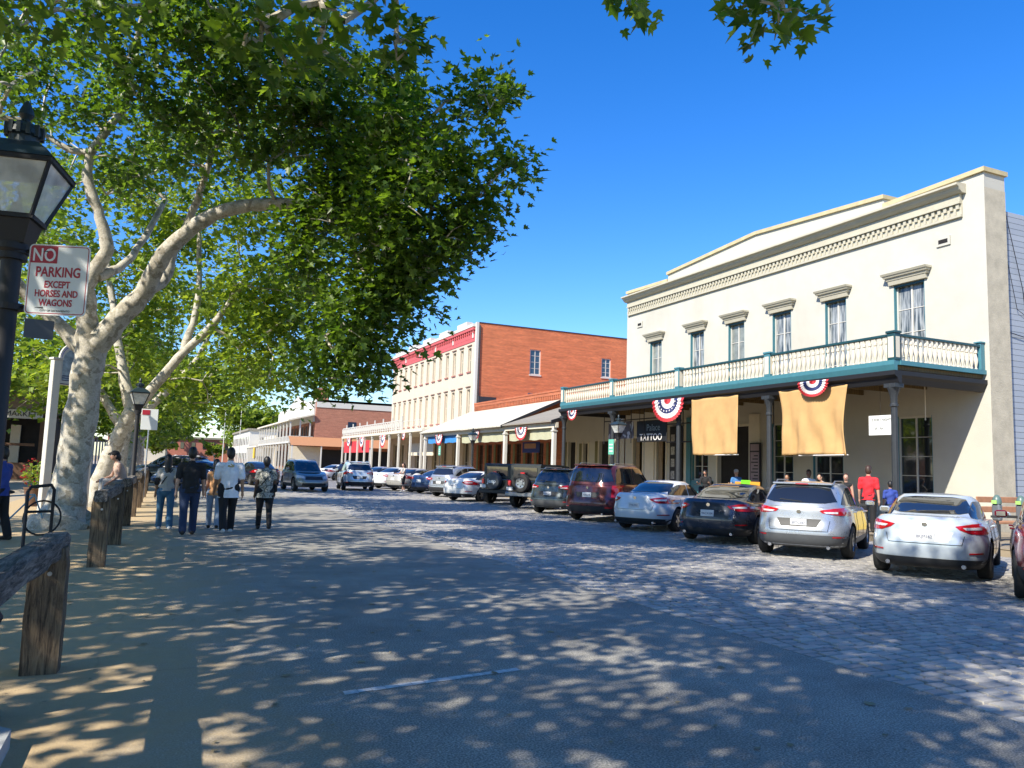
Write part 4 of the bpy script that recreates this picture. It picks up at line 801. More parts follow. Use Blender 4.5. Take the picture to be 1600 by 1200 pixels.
# ============================================================ CARS
def paint(name, col, metal=0.3, rough=0.28):
    m, t, b = new_mat(name); b.inputs['Metallic'].default_value = metal; b.inputs['Roughness'].default_value = rough
    b.inputs['Coat Weight'].default_value = 0.8; b.inputs['Coat Roughness'].default_value = 0.05
    tc = N(t, 'ShaderNodeTexCoord'); n = N(t, 'ShaderNodeTexNoise', Scale=3.0, Detail=6.0, Roughness=0.7); t.links.new(tc.outputs['Object'], n.inputs['Vector'])
    sp = N(t, 'ShaderNodeSeparateXYZ'); t.links.new(tc.outputs['Object'], sp.inputs[0])
    r = N(t, 'ShaderNodeMapRange'); r.inputs[1].default_value = 0.45; r.inputs[2].default_value = 0.8; r.inputs[4].default_value = 0.14; t.links.new(n.outputs[0], r.inputs[0])
    mx = N(t, 'ShaderNodeMixRGB'); mx.inputs[1].default_value = c4(col); mx.inputs[2].default_value = c4([x*.6+.10 for x in col]); t.links.new(r.outputs[0], mx.inputs[0]); t.links.new(mx.outputs[0], b.inputs['Base Color'])
    r2 = N(t, 'ShaderNodeMapRange'); r2.inputs[3].default_value = rough*.8; r2.inputs[4].default_value = rough*1.5; t.links.new(n.outputs[0], r2.inputs[0]); t.links.new(r2.outputs[0], b.inputs['Roughness'])
    return m
M['autoglass'] = glass('car_glass', (0.012, 0.014, 0.017), 0.03)
M['tyre'] = mat('tyre_rubber', (0.018, 0.018, 0.018), 0.8, var=0.3, scale=20)
M['plastic'] = mat('black_plastic', (0.02, 0.021, 0.022), 0.55, var=0.1, scale=20)
M['well'] = mat('wheel_well', (0.006, 0.006, 0.006), 0.9, var=0)
M['rim'] = mat('alloy_rim', (0.42, 0.43, 0.44), 0.3, metal=0.85, var=0.1, scale=10)
M['rimdark'] = mat('dark_alloy_rim', (0.08, 0.08, 0.085), 0.35, metal=0.7, var=0.1)
M['chrome'] = mat('chrome', (0.65, 0.65, 0.66), 0.12, metal=1.0, var=0)
M['lens'] = mat('red_lens', (0.45, 0.008, 0.012), 0.12, var=0.25, scale=18, coat=0.8)
M['lensdark'] = mat('dark_red_lens', (0.12, 0.005, 0.008), 0.12, var=0.25, scale=18, coat=0.8)
M['lenswhite'] = mat('clear_lens', (0.60, 0.60, 0.60), 0.12, var=0.2, scale=18, coat=0.8)
M['plate'] = mat('licence_plate', (0.62, 0.63, 0.62), 0.4, var=0.05)
M['platetext'] = mat('plate_blue', (0.03, 0.04, 0.12), 0.5, var=0)
M['seam'] = mat('panel_gap', (0.01, 0.01, 0.01), 0.8, var=0)
def _unit_ring(n, Nn, A=2.3, B=.9):
    t = np.linspace(0, 2*np.pi, 4001); x = np.sign(np.cos(t))*np.abs(np.cos(t))**(2/n); y = np.sign(np.sin(t))*np.abs(np.sin(t))**(2/n)
    s = np.concatenate([[0], np.cumsum(np.hypot(np.diff(x*A), np.diff(y*B)))]); q = np.linspace(0, s[-1], Nn+1)[:-1]; tt = np.interp(q, s, t)
    return np.sign(np.cos(tt))*np.abs(np.cos(tt))**(2/n), np.sign(np.sin(tt))*np.abs(np.sin(tt))**(2/n)
def loft(rings, cap_lo=True, crown=0.03, steps=4):
    """rings: list of (N,3) arrays; the last one is closed by shrinking rings"""
    V = []; F = []; Nn = len(rings[0]); R = list(rings); top = rings[-1]; c = top.mean(0)
    for k in range(1, steps):
        f = 1-k/steps; r = c+(top-c)*f; r[:, 2] = c[2]+(top[:, 2]-c[2])*1.0+crown*(1-f*f); rr_ = r.copy()
        # keep the height of the nearest rim so hoods and decks follow the belt curve
        rr_[:, 2] = top[:, 2]+crown*(1-f*f); R.append(rr_)
    for r in R: V += [tuple(p) for p in r]
    for i in range(len(R)-1):
        for k in range(Nn): F.append((i*Nn+k, i*Nn+(k+1) % Nn, (i+1)*Nn+(k+1) % Nn, (i+1)*Nn+k))
    # close the innermost ring strip-wise across the car (left/right pairs)
    o = (len(R)-1)*Nn; h = Nn//2
    for k in range(h): 
        a, b2 = o+k, o+(k+1) % Nn; c_, d = o+(Nn-k) % Nn, o+(Nn-k-1) % Nn
        f = [a, b2, d, c_]; f2 = []
        for q in f:
            if q not in f2: f2.append(q)
        if len(f2) >= 3: F.append(tuple(f2))
    if cap_lo:
        for k in range(h):
            a, b2 = k, (k+1) % Nn; c_, d = (Nn-k) % Nn, (Nn-k-1) % Nn; f2 = []
            for q in (c_, d, b2, a):
                if q not in f2: f2.append(q)
            if len(f2) >= 3: F.append(tuple(f2))
    return V, F
Q = np.array([0, .05, .14, .26, .38, .50, .60, .70, .80, .88, .94, 1.0])
def curve(pts):
    xs = np.array([p[0] for p in pts]); ys = np.array([p[1] for p in pts])
    def f(x):
        x = np.asarray(x, float); # smoothed piecewise-linear
        return sum(np.interp(x+d, xs, ys)*w for d, w in ((-.12,.2),(-.05,.2),(0,.2),(.05,.2),(.12,.2)))
    return f
SPECS = {
 'sedan': dict(W=1.84, xr=-1.07, xf=3.78, wb=2.80, z0=.19, n=4.6, belt=[(-1.2,1.04),(-1.0,1.075),(-.7,1.07),(-.2,1.0),(1.5,.97),(2.55,.95),(3.0,.88),(3.6,.76),(3.9,.70)],
   w=[.84,.92,.965,.985,.995,1.0,.99,.975,.965,.95,.93,.88], ri=[.26,.12,.05,.02,0,.0,.02,.05,.07,.09,.11,.17], fi=[.30,.15,.06,.02,0,.02,.07,.15,.26,.38,.48,.6],
   g=dict(zr=1.45, xr=[-.62,-.40,-.16,.10,.42,.62], xf=[2.62,2.36,2.12,1.88,1.60,1.42], w=[.83,.80,.765,.73,.68,.62], q=[0,.22,.45,.68,.9,1.0], n=3.6), tyre=.33,
   rw=[(-.60,1.10,.05),(.20,1.38,.08)], side=(-.18,2.30,.55,1.45), ps=[1.02]),
 'suv': dict(W=1.86, xr=-.92, xf=3.62, wb=2.69, z0=.24, n=5.0, belt=[(-1.0,1.12),(-.5,1.13),(.5,1.08),(2.3,1.05),(2.8,1.0),(3.4,.90),(3.7,.84)],
   w=[.86,.93,.97,.985,.995,1.0,.99,.975,.965,.955,.94,.90], ri=[.22,.08,.03,.0,0,.02,.06,.08,.09,.10,.11,.14], fi=[.28,.14,.05,.01,0,.01,.04,.08,.14,.22,.30,.42],
   g=dict(zr=1.68, xr=[-.82,-.76,-.68,-.58,-.44,-.30], xf=[2.50,2.26,2.05,1.84,1.62,1.48], w=[.87,.84,.81,.775,.735,.68], q=[0,.22,.45,.68,.9,1.0], n=4.6), tyre=.36,
   rw=[(-.60,1.18,.07),(-.45,1.52,.10)], side=(-.42,2.20,.35,1.30), ps=[.62,1.62]),
}
def build_car(name, label, typ, pm, loc, ang, group, over=None, lens='lens', rim='rim', tail='wide', plate='', lower=None, dens=1):
    import copy
    sp = copy.deepcopy(SPECS[typ]); 
    for k, v in (over or {}).items():
        if k == 'g': sp['g'].update(v)
        else: sp[k] = v
    T = thing(name, label, 'car' if typ == 'sedan' else 'suv', (loc[0], loc[1], 0), ang, group); zs = .955
    hw = sp['W']/2; belt = curve(sp['belt']); Nn = 92; ux, uy = _unit_ring(sp['n'], Nn)
    rings = []
    for q, w, ri, fi in zip(Q, sp['w'], sp['ri'], sp['fi']):
        xr = sp['xr']+ri; xf = sp['xf']-fi; cx = (xr+xf)/2; a = (xf-xr)/2; x = cx+ux*a; y = uy*hw*w
        zb = belt(x); z = sp['z0']+q*(zb-sp['z0']); 
        # tumble: front end lowers its bumper edge less
        rings.append(np.stack([x, y, z], 1))
    V, F = loft(rings, crown=.015); lowme = MB(); lowme.add(V, F)
    ob = lowme.build('body', [pm, M['well']], T, smooth=True, sharp=45); 
    # wheel wells
    wr = sp['tyre']; cut = MB()
    for wx in (0, sp['wb']):
        for s in (-1, 1):
            cut.tube([(wx, s*(hw+.2), wr+.0), (wx, s*(hw-.30), wr+.0)], wr+.065, 28)
            cut.box(wx-wr-.06, wx+wr+.06, s*(hw+.2), s*(hw-.30), -.1, wr) if False else None
    cob = cut.build('cut', [M['well']]); 
    md = ob.modifiers.new('b', 'BOOLEAN'); md.operation = 'DIFFERENCE'; md.object = cob; md.solver = 'EXACT'
    try: md.material_mode = 'TRANSFER'
    except Exception: pass
    T_loc = T.matrix_basis.copy(); bpy.context.view_layer.update()
    cob.matrix_world = Matrix.LocRotScale(Vector((loc[0], loc[1], 0)), Matrix.Rotation(ang, 3, 'Z'), None); bpy.context.view_layer.update()
    dg = bpy.context.evaluated_depsgraph_get(); me = bpy.data.meshes.new_from_object(ob.evaluated_get(dg)); ob.modifiers.clear(); old = ob.data; ob.data = me; bpy.data.meshes.remove(old); bpy.data.objects.remove(cob)
    for p in me.polygons: p.use_smooth = True
    me.set_sharp_from_angle(angle=RAD(38))
    # greenhouse
    g = sp['g']; gx, gy = _unit_ring(g['n'], Nn); gr = []
    for q, xr, xf, w in zip(g['q'], g['xr'], g['xf'], g['w']):
        cx = (xr+xf)/2; a = (xf-xr)/2; x = cx+gx*a; y = gy*hw*w; zb = belt(x)-.03; zt = g['zr']-.05-.018*(((x-cx)/a)**2)*(a/1.0); gr.append(np.stack([x, y, zb+(zt-zb)*q], 1))
    top = gr[-1].copy(); c = top.mean(0); t2 = c+(top-c)*.96; t2[:, 2] = top[:, 2]+.018; gr.append(t2)
    V2, F2 = loft(gr, crown=.035, steps=5); gm = MB(); gm.add(V2, F2); roof = gm.build('cabin', pm, T, smooth=True, sharp=50)
    bl = BVHTree.FromPolygons([Vector(v) for v in V], [f for f in F]); bgz = BVHTree.FromPolygons([Vector(v) for v in V2], F2)
    def patch(bvh, view, top_, bot_, nu=12, nv=6, off=.006, mb=None, skirt=.02):
        """surface patch between two polylines given in the (a,z) plane of the view: rear/front a=y, side a=x"""
        own = mb is None; mb = mb or MB(); vs = []; ok = True
        def interp(pl, t):
            L = [0]; 
            for i in range(1, len(pl)): L.append(L[-1]+math.dist(pl[i], pl[i-1]))
            q = t*L[-1]
            for i in range(1, len(pl)):
                if q <= L[i]+1e-9: f = (q-L[i-1])/(L[i]-L[i-1]+1e-9); return (pl[i-1][0]+(pl[i][0]-pl[i-1][0])*f, pl[i-1][1]+(pl[i][1]-pl[i-1][1])*f)
            return pl[-1]
        D = {'rear': Vector((1,0,0)), 'front': Vector((-1,0,0)), 'left': Vector((0,-1,0)), 'right': Vector((0,1,0))}[view]
        for j in range(nv+1):
            for i in range(nu+1):
                a = interp(top_, i/nu); b = interp(bot_, i/nu); f = j/nv; u = a[0]+(b[0]-a[0])*f; z = a[1]+(b[1]-a[1])*f
                o = Vector((-5 if view == 'rear' else 9, u, z)) if view in ('rear', 'front') else Vector((u, 5 if view == 'left' else -5, z))
                h = bvh.ray_cast(o, D)
                if h[0] is None:
                    h = bvh.find_nearest(Vector((sp['xr']+.1 if view == 'rear' else sp['xf']-.1, u, z)) if view in ('rear', 'front') else Vector((u, hw if view == 'left' else -hw, z)))
                p = h[0]; nn = h[1] if h[1].dot(D) < 0 else -h[1]; vs.append(p+nn*off)
        n = nu+1; fs = [(j*n+i, j*n+i+1, (j+1)*n+i+1, (j+1)*n+i) for j in range(nv) for i in range(nu)]
        bd = [i for i in range(n)]+[j*n+nu for j in range(1, nv+1)]+[nv*n+i for i in range(nu-1, -1, -1)]+[j*n for j in range(nv-1, 0, -1)]
        o0 = len(vs); 
        for b in bd: vs.append(vs[b]+D*skirt)
        for k in range(len(bd)): fs.append((bd[k], bd[(k+1) % len(bd)], o0+(k+1) % len(bd), o0+k))
        mb.add(vs, fs); return mb
    def side_poly(s0, x0, x1, z0, z1): return [(x0, z1), (x1, z1)], [(x0, z0), (x1, z0)]
    zr = g['zr']; rw = sp['rw']; 
    w0 = hw*g['w'][0]; 
    zb0, zb1 = rw[0][1], rw[1][1]; wA = hw*np.interp((zb0-1.0)/(zr-1.0), g['q'], g['w'])-.07-rw[0][2]*.5; wB = hw*np.interp((zb1-1.0)/(zr-1.0), g['q'], g['w'])-rw[1][2]*.9-.05
    patch(bgz, 'rear', [(-wB*.97, zb1-.03), (-wB*.6, zb1), (wB*.6, zb1), (wB*.97, zb1-.03)], [(-wA, zb0+.04), (-wA*.7, zb0), (wA*.7, zb0), (wA, zb0+.04)], 14, 7, .012).build('rear_window', M['autoglass'], T, smooth=True)
    ft = zr-.12; patch(bgz, 'front', [(-wB, ft), (wB, ft)], [(-hw*.72, float(belt(2.5))+.05), (hw*.72, float(belt(2.5))+.05)], 14, 7, .012).build('windshield', M['autoglass'], T, smooth=True)
    x0, x1, xt0, xt1 = sp['side']; ztop = zr-.13
    def wl(x): return float(belt(x))+.035
    def env(x):
        zt = ztop
        if x < xt0: zt = min(zt, wl(x0)+(ztop-wl(x0))*((x-x0)/(xt0-x0))**.7 if x > x0 else wl(x0))
        if x > xt1: zt = min(zt, wl(x1)+.02+(ztop-wl(x1))*((x1-x)/(x1-xt1))**.85 if x < x1 else wl(x1))
        return zt
    cuts = [x0]+sp['ps']+[x1]
    for view in ('left', 'right'):
        for a, b in zip(cuts[:-1], cuts[1:]):
            a_, b_ = a+(.035 if a != x0 else .0), b-(.035 if b != x1 else .0); xs = np.linspace(a_, b_, 9)
            wn = patch(bgz, view, [(x, env(x)) for x in xs], [(x, wl(x)) for x in xs], 12, 5, .011); wn.build('side_window', M['autoglass'], T, smooth=True)
        sm = MB()
        for x in [sp['ps'][0] if typ == 'sedan' else sp['ps'][0]+.02, sp['ps'][-1]+(1.05 if typ == 'sedan' else .88)] + ([sp['ps'][0]-.85] if typ == 'sedan' else [sp['ps'][1]]):
            patch(bl, view, [(x-.005, wl(x)-.07), (x+.005, wl(x)-.07)], [(x-.005, .36), (x+.005, .36)], 1, 10, .006, sm, .004)
        sm.build('door_gap', M['seam'], T)
        for x in (sp['ps'][0]-.12, sp['ps'][-1]+(.15 if typ == 'sedan' else .78)):
            hd = MB(); y = (hw*.975)*(1 if view == 'left' else -1); hd.box(x-.1, x+.1, y-.025, y+.03, wl(x)-.14, wl(x)-.11, bev=.008); hd.build('door_handle', pm, T)
        mr = MB(); y = hw*1.0*(1 if view == 'left' else -1); s = 1 if view == 'left' else -1; xm = x1-.33
        mr.box(xm-.05, xm+.08, y+s*.02, y+s*.20, wl(xm)+.01, wl(xm)+.13, bev=.03); mo = mr.build('side_mirror', pm, T, smooth=True)
        mg = MB(); mg.box(xm-.056, xm-.051, y+s*.05, y+s*.175, wl(xm)+.035, wl(xm)+.11); mg.build('mirror_glass', M['chrome'], mo)
        ma = MB(); ma.box(xm-.02, xm+.05, y-s*.12, y+s*.03, wl(xm)-.0, wl(xm)+.045); ma.build('mirror_arm', M['plastic'], mo)
    # wheels
    for wx in (0, sp['wb']):
        for s in (-1, 1):
            tw = MB(); yo = s*(hw-.02); r = wr; pr = [(r*.62, 0), (r*.9, .0), (r*.97, .02), (r, .05), (r, .17), (r*.97, .2), (r*.9, .22), (r*.62, .22), (r*.60, .1), (r*.62, 0)]
            mxw = Matrix.Translation((wx, yo-(.0 if s > 0 else -.0), r)) @ Matrix.Rotation(RAD(90)*s, 4, 'X')
            tw.lathe(pr, n=28, mx=mxw, cap=False); w_ = tw.build('wheel', M['tyre'], T, smooth=True, sharp=40)
            rm = MB(); rm.lathe([(r*.615, .015), (r*.60, .03), (r*.56, .035), (r*.55, .09)], n=28, mx=mxw, cap=False); 
            for k in range(5 if typ == 'sedan' else 6):
                t = k*2*math.pi/(5 if typ == 'sedan' else 6); rot_ = Matrix.Rotation(t, 4, 'Z')
                rm.add([(-.035,.03,.03),(.035,.03,.03),(.028,r*.58,.02),(-.028,r*.58,.02),(-.035,.03,.07),(.035,.03,.07),(.028,r*.58,.06),(-.028,r*.58,.06)], [(0,1,2,3),(7,6,5,4),(0,4,5,1),(1,5,6,2),(2,6,7,3),(3,7,4,0)], 0, mxw @ rot_)
            rm.lathe([(.001,.02),(.05,.022),(.055,.06)], n=12, mx=mxw); rm.build('rim', M[rim], w_, smooth=True, sharp=30)
            dk = MB(); dk.lathe([(.001,.10),(r*.55,.10),(r*.55,.12)], n=20, mx=mxw); dk.build('brake', M['well'], w_)
    # rear details
    zt = float(belt(sp['xr']+.1)); H = hw
    if tail == 'wide':      # slanting wrap-round lamps (sedans)
        for s in (1, -1):
            patch(bl, 'rear', [(s*.44*H/.92, zt-.145), (s*.66*H/.92, zt-.10), (s*.89*H/.92, zt-.075)], [(s*.50*H/.92, zt-.20), (s*.64*H/.92, zt-.26), (s*.875*H/.92, zt-.275)], 12, 5, .012).build('taillight', M[lens], T, smooth=True)
            patch(bl, 'rear', [(s*.54*H/.92, zt-.165), (s*.78*H/.92, zt-.15)], [(s*.58*H/.92, zt-.20), (s*.78*H/.92, zt-.195)], 6, 2, .018).build('reversing_lamp', M['lenswhite'], T, smooth=True)
    elif tail == 'bar':     # slim horizontal lamps high on the gate
        for s in (1, -1):
            patch(bl, 'rear', [(s*.38, zt-.09), (s*.6, zt-.05), (s*.87, zt-.02)], [(s*.44, zt-.145), (s*.62, zt-.17), (s*.87, zt-.20)], 12, 4, .012).build('taillight', M[lens], T, smooth=True)
            patch(bl, 'rear', [(s*.46, zt-.12), (s*.70, zt-.11)], [(s*.5, zt-.15), (s*.70, zt-.15)], 6, 2, .018).build('reversing_lamp', M['lenswhite'], T, smooth=True)
    elif tail == 'tall':    # upright lamps on the corner posts
        for s in (1, -1):
            patch(bl, 'rear', [(s*(H-.25), zt-.04), (s*(H-.10), zt-.04)], [(s*(H-.24), zt-.42), (s*(H-.07), zt-.42)], 5, 9, .012).build('taillight', M[lens], T, smooth=True)
    # number plate recess and plate
    zp = (zt-.33) if typ == 'sedan' else zt-.36
    rc = patch(bl, 'rear', [(-.42, zp+.085), (.42, zp+.085)], [(-.34, zp-.085), (.34, zp-.085)], 8, 2, .003); rc.build('plate_recess', M['plastic'] if typ != 'sedan' else pm, T, smooth=True)
    h = bl.ray_cast(Vector((-5, 0, zp)), Vector((1,0,0))); xp = h[0].x-.02
    pl = MB(); pl.box(xp-.006, xp+.03, -.155, .155, zp-.078, zp+.078, bev=.004); po = pl.build('licence_plate', M['plate'], T)
    if plate: text_mesh(plate, .075, M['platetext'], po, frame_mx((xp-.0085, 0, zp-.030), (0,-1,0), (0,0,1)), ext=.0005, bold=0, sx=.85)
    em = MB(); em.lathe([(.042,-.006),(.042,.006)], n=18, mx=Matrix.Translation((bl.ray_cast(Vector((-5,0,zt-.13)), Vector((1,0,0)))[0].x-.008, 0, zt-.13)) @ Matrix.Rotation(RAD(90), 4, 'Y')); em.build('emblem', M['chrome'], T, smooth=True)
    # seams of the boot or tail gate
    sm = MB(); za = zt-.05; zlow = .62 if typ == 'sedan' else .60
    for s in (1, -1): patch(bl, 'rear', [(s*(H*.62), zt-.30), (s*(H*.62)+.008, zt-.30)], [(s*(H*.58), zlow), (s*(H*.58)+.008, zlow)], 1, 8, .006, sm, .004)
    patch(bl, 'rear', [(-H*.58, zlow+.005), (H*.58, zlow+.005)], [(-H*.58, zlow-.005), (H*.58, zlow-.005)], 20, 1, .006, sm, .004); sm.build('boot_gap', M['seam'], T)
    # lower bumper trim, exhausts, reflectors
    lm = M['plastic'] if lower is None else lower; zl = .36 if typ == 'sedan' else .50
    patch(bl, 'rear', [(-H*.93, zl), (-H*.7, zl+.02), (H*.7, zl+.02), (H*.93, zl)], [(-H*.80, .22), (H*.80, .22)] if typ == 'sedan' else [(-H*.86, .27), (H*.86, .27)], 18, 4, .014).build('lower_bumper', lm, T, smooth=True)
    if typ != 'sedan':
        for view in ('left', 'right'):
            xs = np.linspace(wr+.07, sp['wb']-wr-.07, 7); patch(bl, view, [(x, .42) for x in xs], [(x, .27) for x in xs], 10, 2, .008).build('sill_cladding', lm, T, smooth=True)
        rk = MB()
        for s in (-1, 1): rk.tube([(g['xr'][-1]+.15, s*hw*.60, zr-.045), (g['xr'][-1]+.3, s*hw*.61, zr+.02), (g['xf'][-1]-.35, s*hw*.61, zr+.02), (g['xf'][-1]-.15, s*hw*.60, zr-.05)], .016, 6)
        rk.build('roof_rails', M['steel'], T, smooth=True)
        sl_ = MB(); xs_ = g['xr'][-1]-.02; sl_.box(xs_-.14, xs_+.22, -hw*.62, hw*.62, zr-.075, zr-.03, bev=.015); so_ = sl_.build('spoiler', pm, T, smooth=True)
        bk = MB(); bk.box(xs_-.145, xs_-.138, -.12, .12, zr-.065, zr-.045); bk.build('brake_lamp', M['lens'], so_)
        wi = MB(); wi.tube([(bgz.ray_cast(Vector((-5,-.05,zb0+.03)), Vector((1,0,0)))[0].x-.02, -.05, zb0+.03), (bgz.ray_cast(Vector((-5,.35,zb0+.07)), Vector((1,0,0)))[0].x-.02, .38, zb0+.07)], .010, 5); wi.build('rear_wiper', M['plastic'], T)
    for s in ((-1, 1) if typ == 'sedan' else (1, -1)):
        ex = MB(); ex.tube([(sp['xr']+.02, s*.55, .27), (sp['xr']+.25, s*.55, .27)], .035, 12); ex.build('exhaust', M['chrome'], T, smooth=True)
        rf = patch(bl, 'rear', [(s*.62, .50), (s*.80, .50)], [(s*.62, .475), (s*.80, .475)], 4, 1, .012); rf.build('reflector', M['lens'], T, smooth=True)
    # front end
    zf = float(belt(sp['xf']-.3))
    for s in (1, -1): patch(bl, 'front', [(s*.5, zf-.10), (s*.86, zf-.03)], [(s*.48, zf-.22), (s*.86, zf-.2)], 8, 4, .010).build('headlight', M['lenswhite'], T, smooth=True)
    patch(bl, 'front', [(-.42, zf-.11), (.42, zf-.11)], [(-.46, zf-.28), (.46, zf-.28)], 10, 3, .008).build('grille', M['plastic'], T, smooth=True)
    patch(bl, 'front', [(-.6, .46), (.6, .46)], [(-.62, .30), (.62, .30)], 10, 3, .008).build('lower_grille', M['plastic'], T, smooth=True)
    return T
def build_jeep(label, loc, ang, group, cover):
    T = thing('parked_offroader', label, 'suv', (loc[0], loc[1], 0), ang, group); bk = M['jeepblack']
    b = MB(); b.box(-.62, 2.0, -.74, .74, .55, 1.18, bev=.05); b.box(2.0, 3.2, -.60, .60, .6, 1.12, bev=.06); b.box(-.72, -.6, -.7, .7, .58, 1.15, bev=.03); b.build('body', bk, T, smooth=True, sharp=30)
    q = MB(); q.prism([(-.66,1.181),(1.95,1.181),(1.62,1.80),(.9,1.85),(-.55,1.85),(-.62,1.80)], 'Y', -.70, .70); q.build('hard_top', M['softblack'], T)
    q = MB(); q.box(-.655, -.63, -.56, .56, 1.28, 1.72, bev=.01); q.build('rear_window', M['autoglass'], T)
    for s in (-1, 1):
        for (a, c) in ((-.5,.15),(.25,.95),(1.02,1.55)): q = MB(); q.box(a, c, s*.701, s*.707, 1.28, 1.70); q.build('side_window', M['autoglass'], T)
        for wx in (0, 2.6):
            f = MB(); pts = [(wx+.56*math.cos(t), .46+.52*math.sin(t)) for t in np.linspace(.1, math.pi-.1, 9)]; pin = [(wx+.48*math.cos(t), .46+.44*math.sin(t)) for t in np.linspace(math.pi-.1, .1, 9)]
            f.prism(pts+pin, 'Y', s*.70, s*.93); f.build('fender_flare', M['plastic'], T)
            mxw = Matrix.Translation((wx, s*.92, .40)) @ Matrix.Rotation(RAD(90)*s, 4, 'X'); r = .40
            t = MB(); t.lathe([(r*.58,0),(r*.9,0),(r*.98,.03),(r,.06),(r,.2),(r*.97,.24),(r*.58,.24)], n=28, mx=mxw, cap=False); w_ = t.build('wheel', M['tyre'], T, smooth=True, sharp=40)
            t = MB(); t.lathe([(.001,.05),(r*.3,.06),(r*.5,.03),(r*.57,.01),(r*.57,.06)], n=24, mx=mxw); t.build('rim', M['rimdark'], w_, smooth=True)
        tl = MB(); tl.box(-.78, -.70, s*.60, s*.73, .92, 1.14, bev=.015); tl.build('taillight', M['lens'], T)
        mr = MB(); mr.box(1.55, 1.62, s*.72, s*.98, 1.25, 1.42, bev=.02); mr.build('side_mirror', M['plastic'], T)
        h = MB(); h.tube([(3.2, s*.4, .95), (3.24, s*.4, .95)], .11, 16); h.build('headlight', M['lenswhite'], T)
    q = MB(); q.box(-.92, -.76, -.78, .78, .50, .68, bev=.03); q.box(3.3, 3.5, -.75, .75, .52, .68, bev=.03); q.build('bumper', M['plastic'] if cover else M['steelgrey'], T, smooth=True)
    sp = MB(); mx = Matrix.Translation((-.76, .04, 1.06)) @ Matrix.Rotation(RAD(-90), 4, 'Y'); r = .39
    if cover:
        sp.lathe([(r,0),(r*1.01,.05),(r,.2),(r*.96,.23),(r*.85,.245),(.001,.25)], n=40, mx=mx); so_ = sp.build('spare_wheel_cover', M['covergrey'], T, smooth=True, sharp=60)
        text_mesh('Jeep', .26, M['signwhite'], so_, frame_mx((-1.012, .04, .97), (0,-1,0), (0,0,1)), ext=.002, bold=.006)
    else:
        sp.lathe([(r*.55,0),(r*.95,.0),(r,.05),(r,.19),(r*.96,.23),(r*.88,.24),(r*.60,.23),(r*.56,.20)], n=40, mx=mx, cap=False); so_ = sp.build('spare_wheel', M['tyre'], T, smooth=True, sharp=50)
        rm = MB(); rm.lathe([(.001,.17),(.09,.17),(.10,.15),(r*.5,.16),(r*.57,.2),(r*.57,.1)], n=30, mx=mx, cap=False); rm.build('rim', M['rim'], so_, smooth=True)
        hl = MB()
        for k in range(6): t = k*math.pi/3; hl.lathe([(.03,.0),(.03,.003)], n=10, mx=mx @ Matrix.Translation((.145*math.cos(t), .145*math.sin(t), .157)))
        hl.build('rim_holes', M['well'], so_)
    q = MB(); q.box(-.80, -.72, -.06, .14, 1.42, 1.50, bev=.01); q.build('brake_lamp', M['lens'], T)
    q = MB(); q.box(-.90, -.775, .42, .72, .74, .88, bev=.005) ; q.build('licence_plate', M['plate'], T)
    q = MB(); q.tube([(-.73,-.72,.9),(-.73,-.72,1.0)], .02, 6); q.box(-.735,-.725,-.72,-.66,.62,1.12); q.build('gate_hinge', M['plastic'], T)
    return T
M['jeepblack'] = paint('black_car_paint', (0.015, 0.02, 0.018), 0.2, 0.3); M['softblack'] = mat('black_hard_top', (0.025, 0.03, 0.028), 0.55, var=0.15)
M['covergrey'] = mat('grey_wheel_cover', (0.07, 0.075, 0.08), 0.5, var=0.15, scale=4); M['steelgrey'] = mat('grey_bumper', (0.25, 0.26, 0.27), 0.4, metal=.6, var=.1)
P_ = dict(silver=paint('silver_car_paint', (0.40, 0.43, 0.47), .55, .25), pearl=paint('pearl_white_car_paint', (0.52, 0.58, 0.62), .25, .2), white=paint('white_car_paint', (0.66, 0.68, 0.68), .05, .2),
  dark=paint('graphite_car_paint', (0.045, 0.05, 0.065), .5, .25), maroon=paint('maroon_car_paint', (0.10, 0.02, 0.022), .4, .25), red=paint('deep_red_car_paint', (0.22, 0.008, 0.02), .4, .22), grey=paint('blue_grey_car_paint', (0.055, 0.07, 0.075), .4, .25),
  champ=paint('pale_champagne_car_paint', (0.50, 0.49, 0.45), .4, .25), oncoming=paint('grey_green_car_paint', (0.27, 0.28, 0.26), .5, .28), blue=paint('blue_car_paint', (0.02, 0.05, 0.13), .4, .25), black=paint('jet_car_paint', (0.012, 0.012, 0.015), .3, .25))
GR = 'cars parked nose-in along the right kerb'
A = lambda d: RAD(d+17)
build_car('parked_suv', 'dark red suv cut off by the right edge of the view, nearest car', 'suv', P_['red'], (11.74, 6.68), A(17), GR, tail='bar', plate='')
build_car('parked_sedan', 'pale silver white sedan mottled by leaf shadow, next to the dark red suv', 'sedan', P_['pearl'], (12.38, 9.62), A(15), GR, plate='8KJM162', lens='lens')
build_car('parked_suv', 'silver suv with red bar tail lamps beside the dark glossy sedan', 'suv', P_['silver'], (12.36, 12.51), A(19), GR, tail='bar', plate='8FTG347', over=dict(g=dict(zr=1.64)), lower=M['covergrey'])
build_car('parked_sedan', 'dark graphite sedan with fastback roof between silver suv and white sedan', 'sedan', P_['dark'], (12.55, 15.4), A(15), GR, plate='9ACX104', over=dict(g=dict(xr=[-.85,-.6,-.32,.0,.40,.66])), rim='rimdark')
build_car('parked_sedan', 'small white sedan with sweeping red lamps beside the maroon suv', 'sedan', P_['white'], (12.75, 18.75), A(14), GR, plate='7YRU905', over=dict(W=1.76))
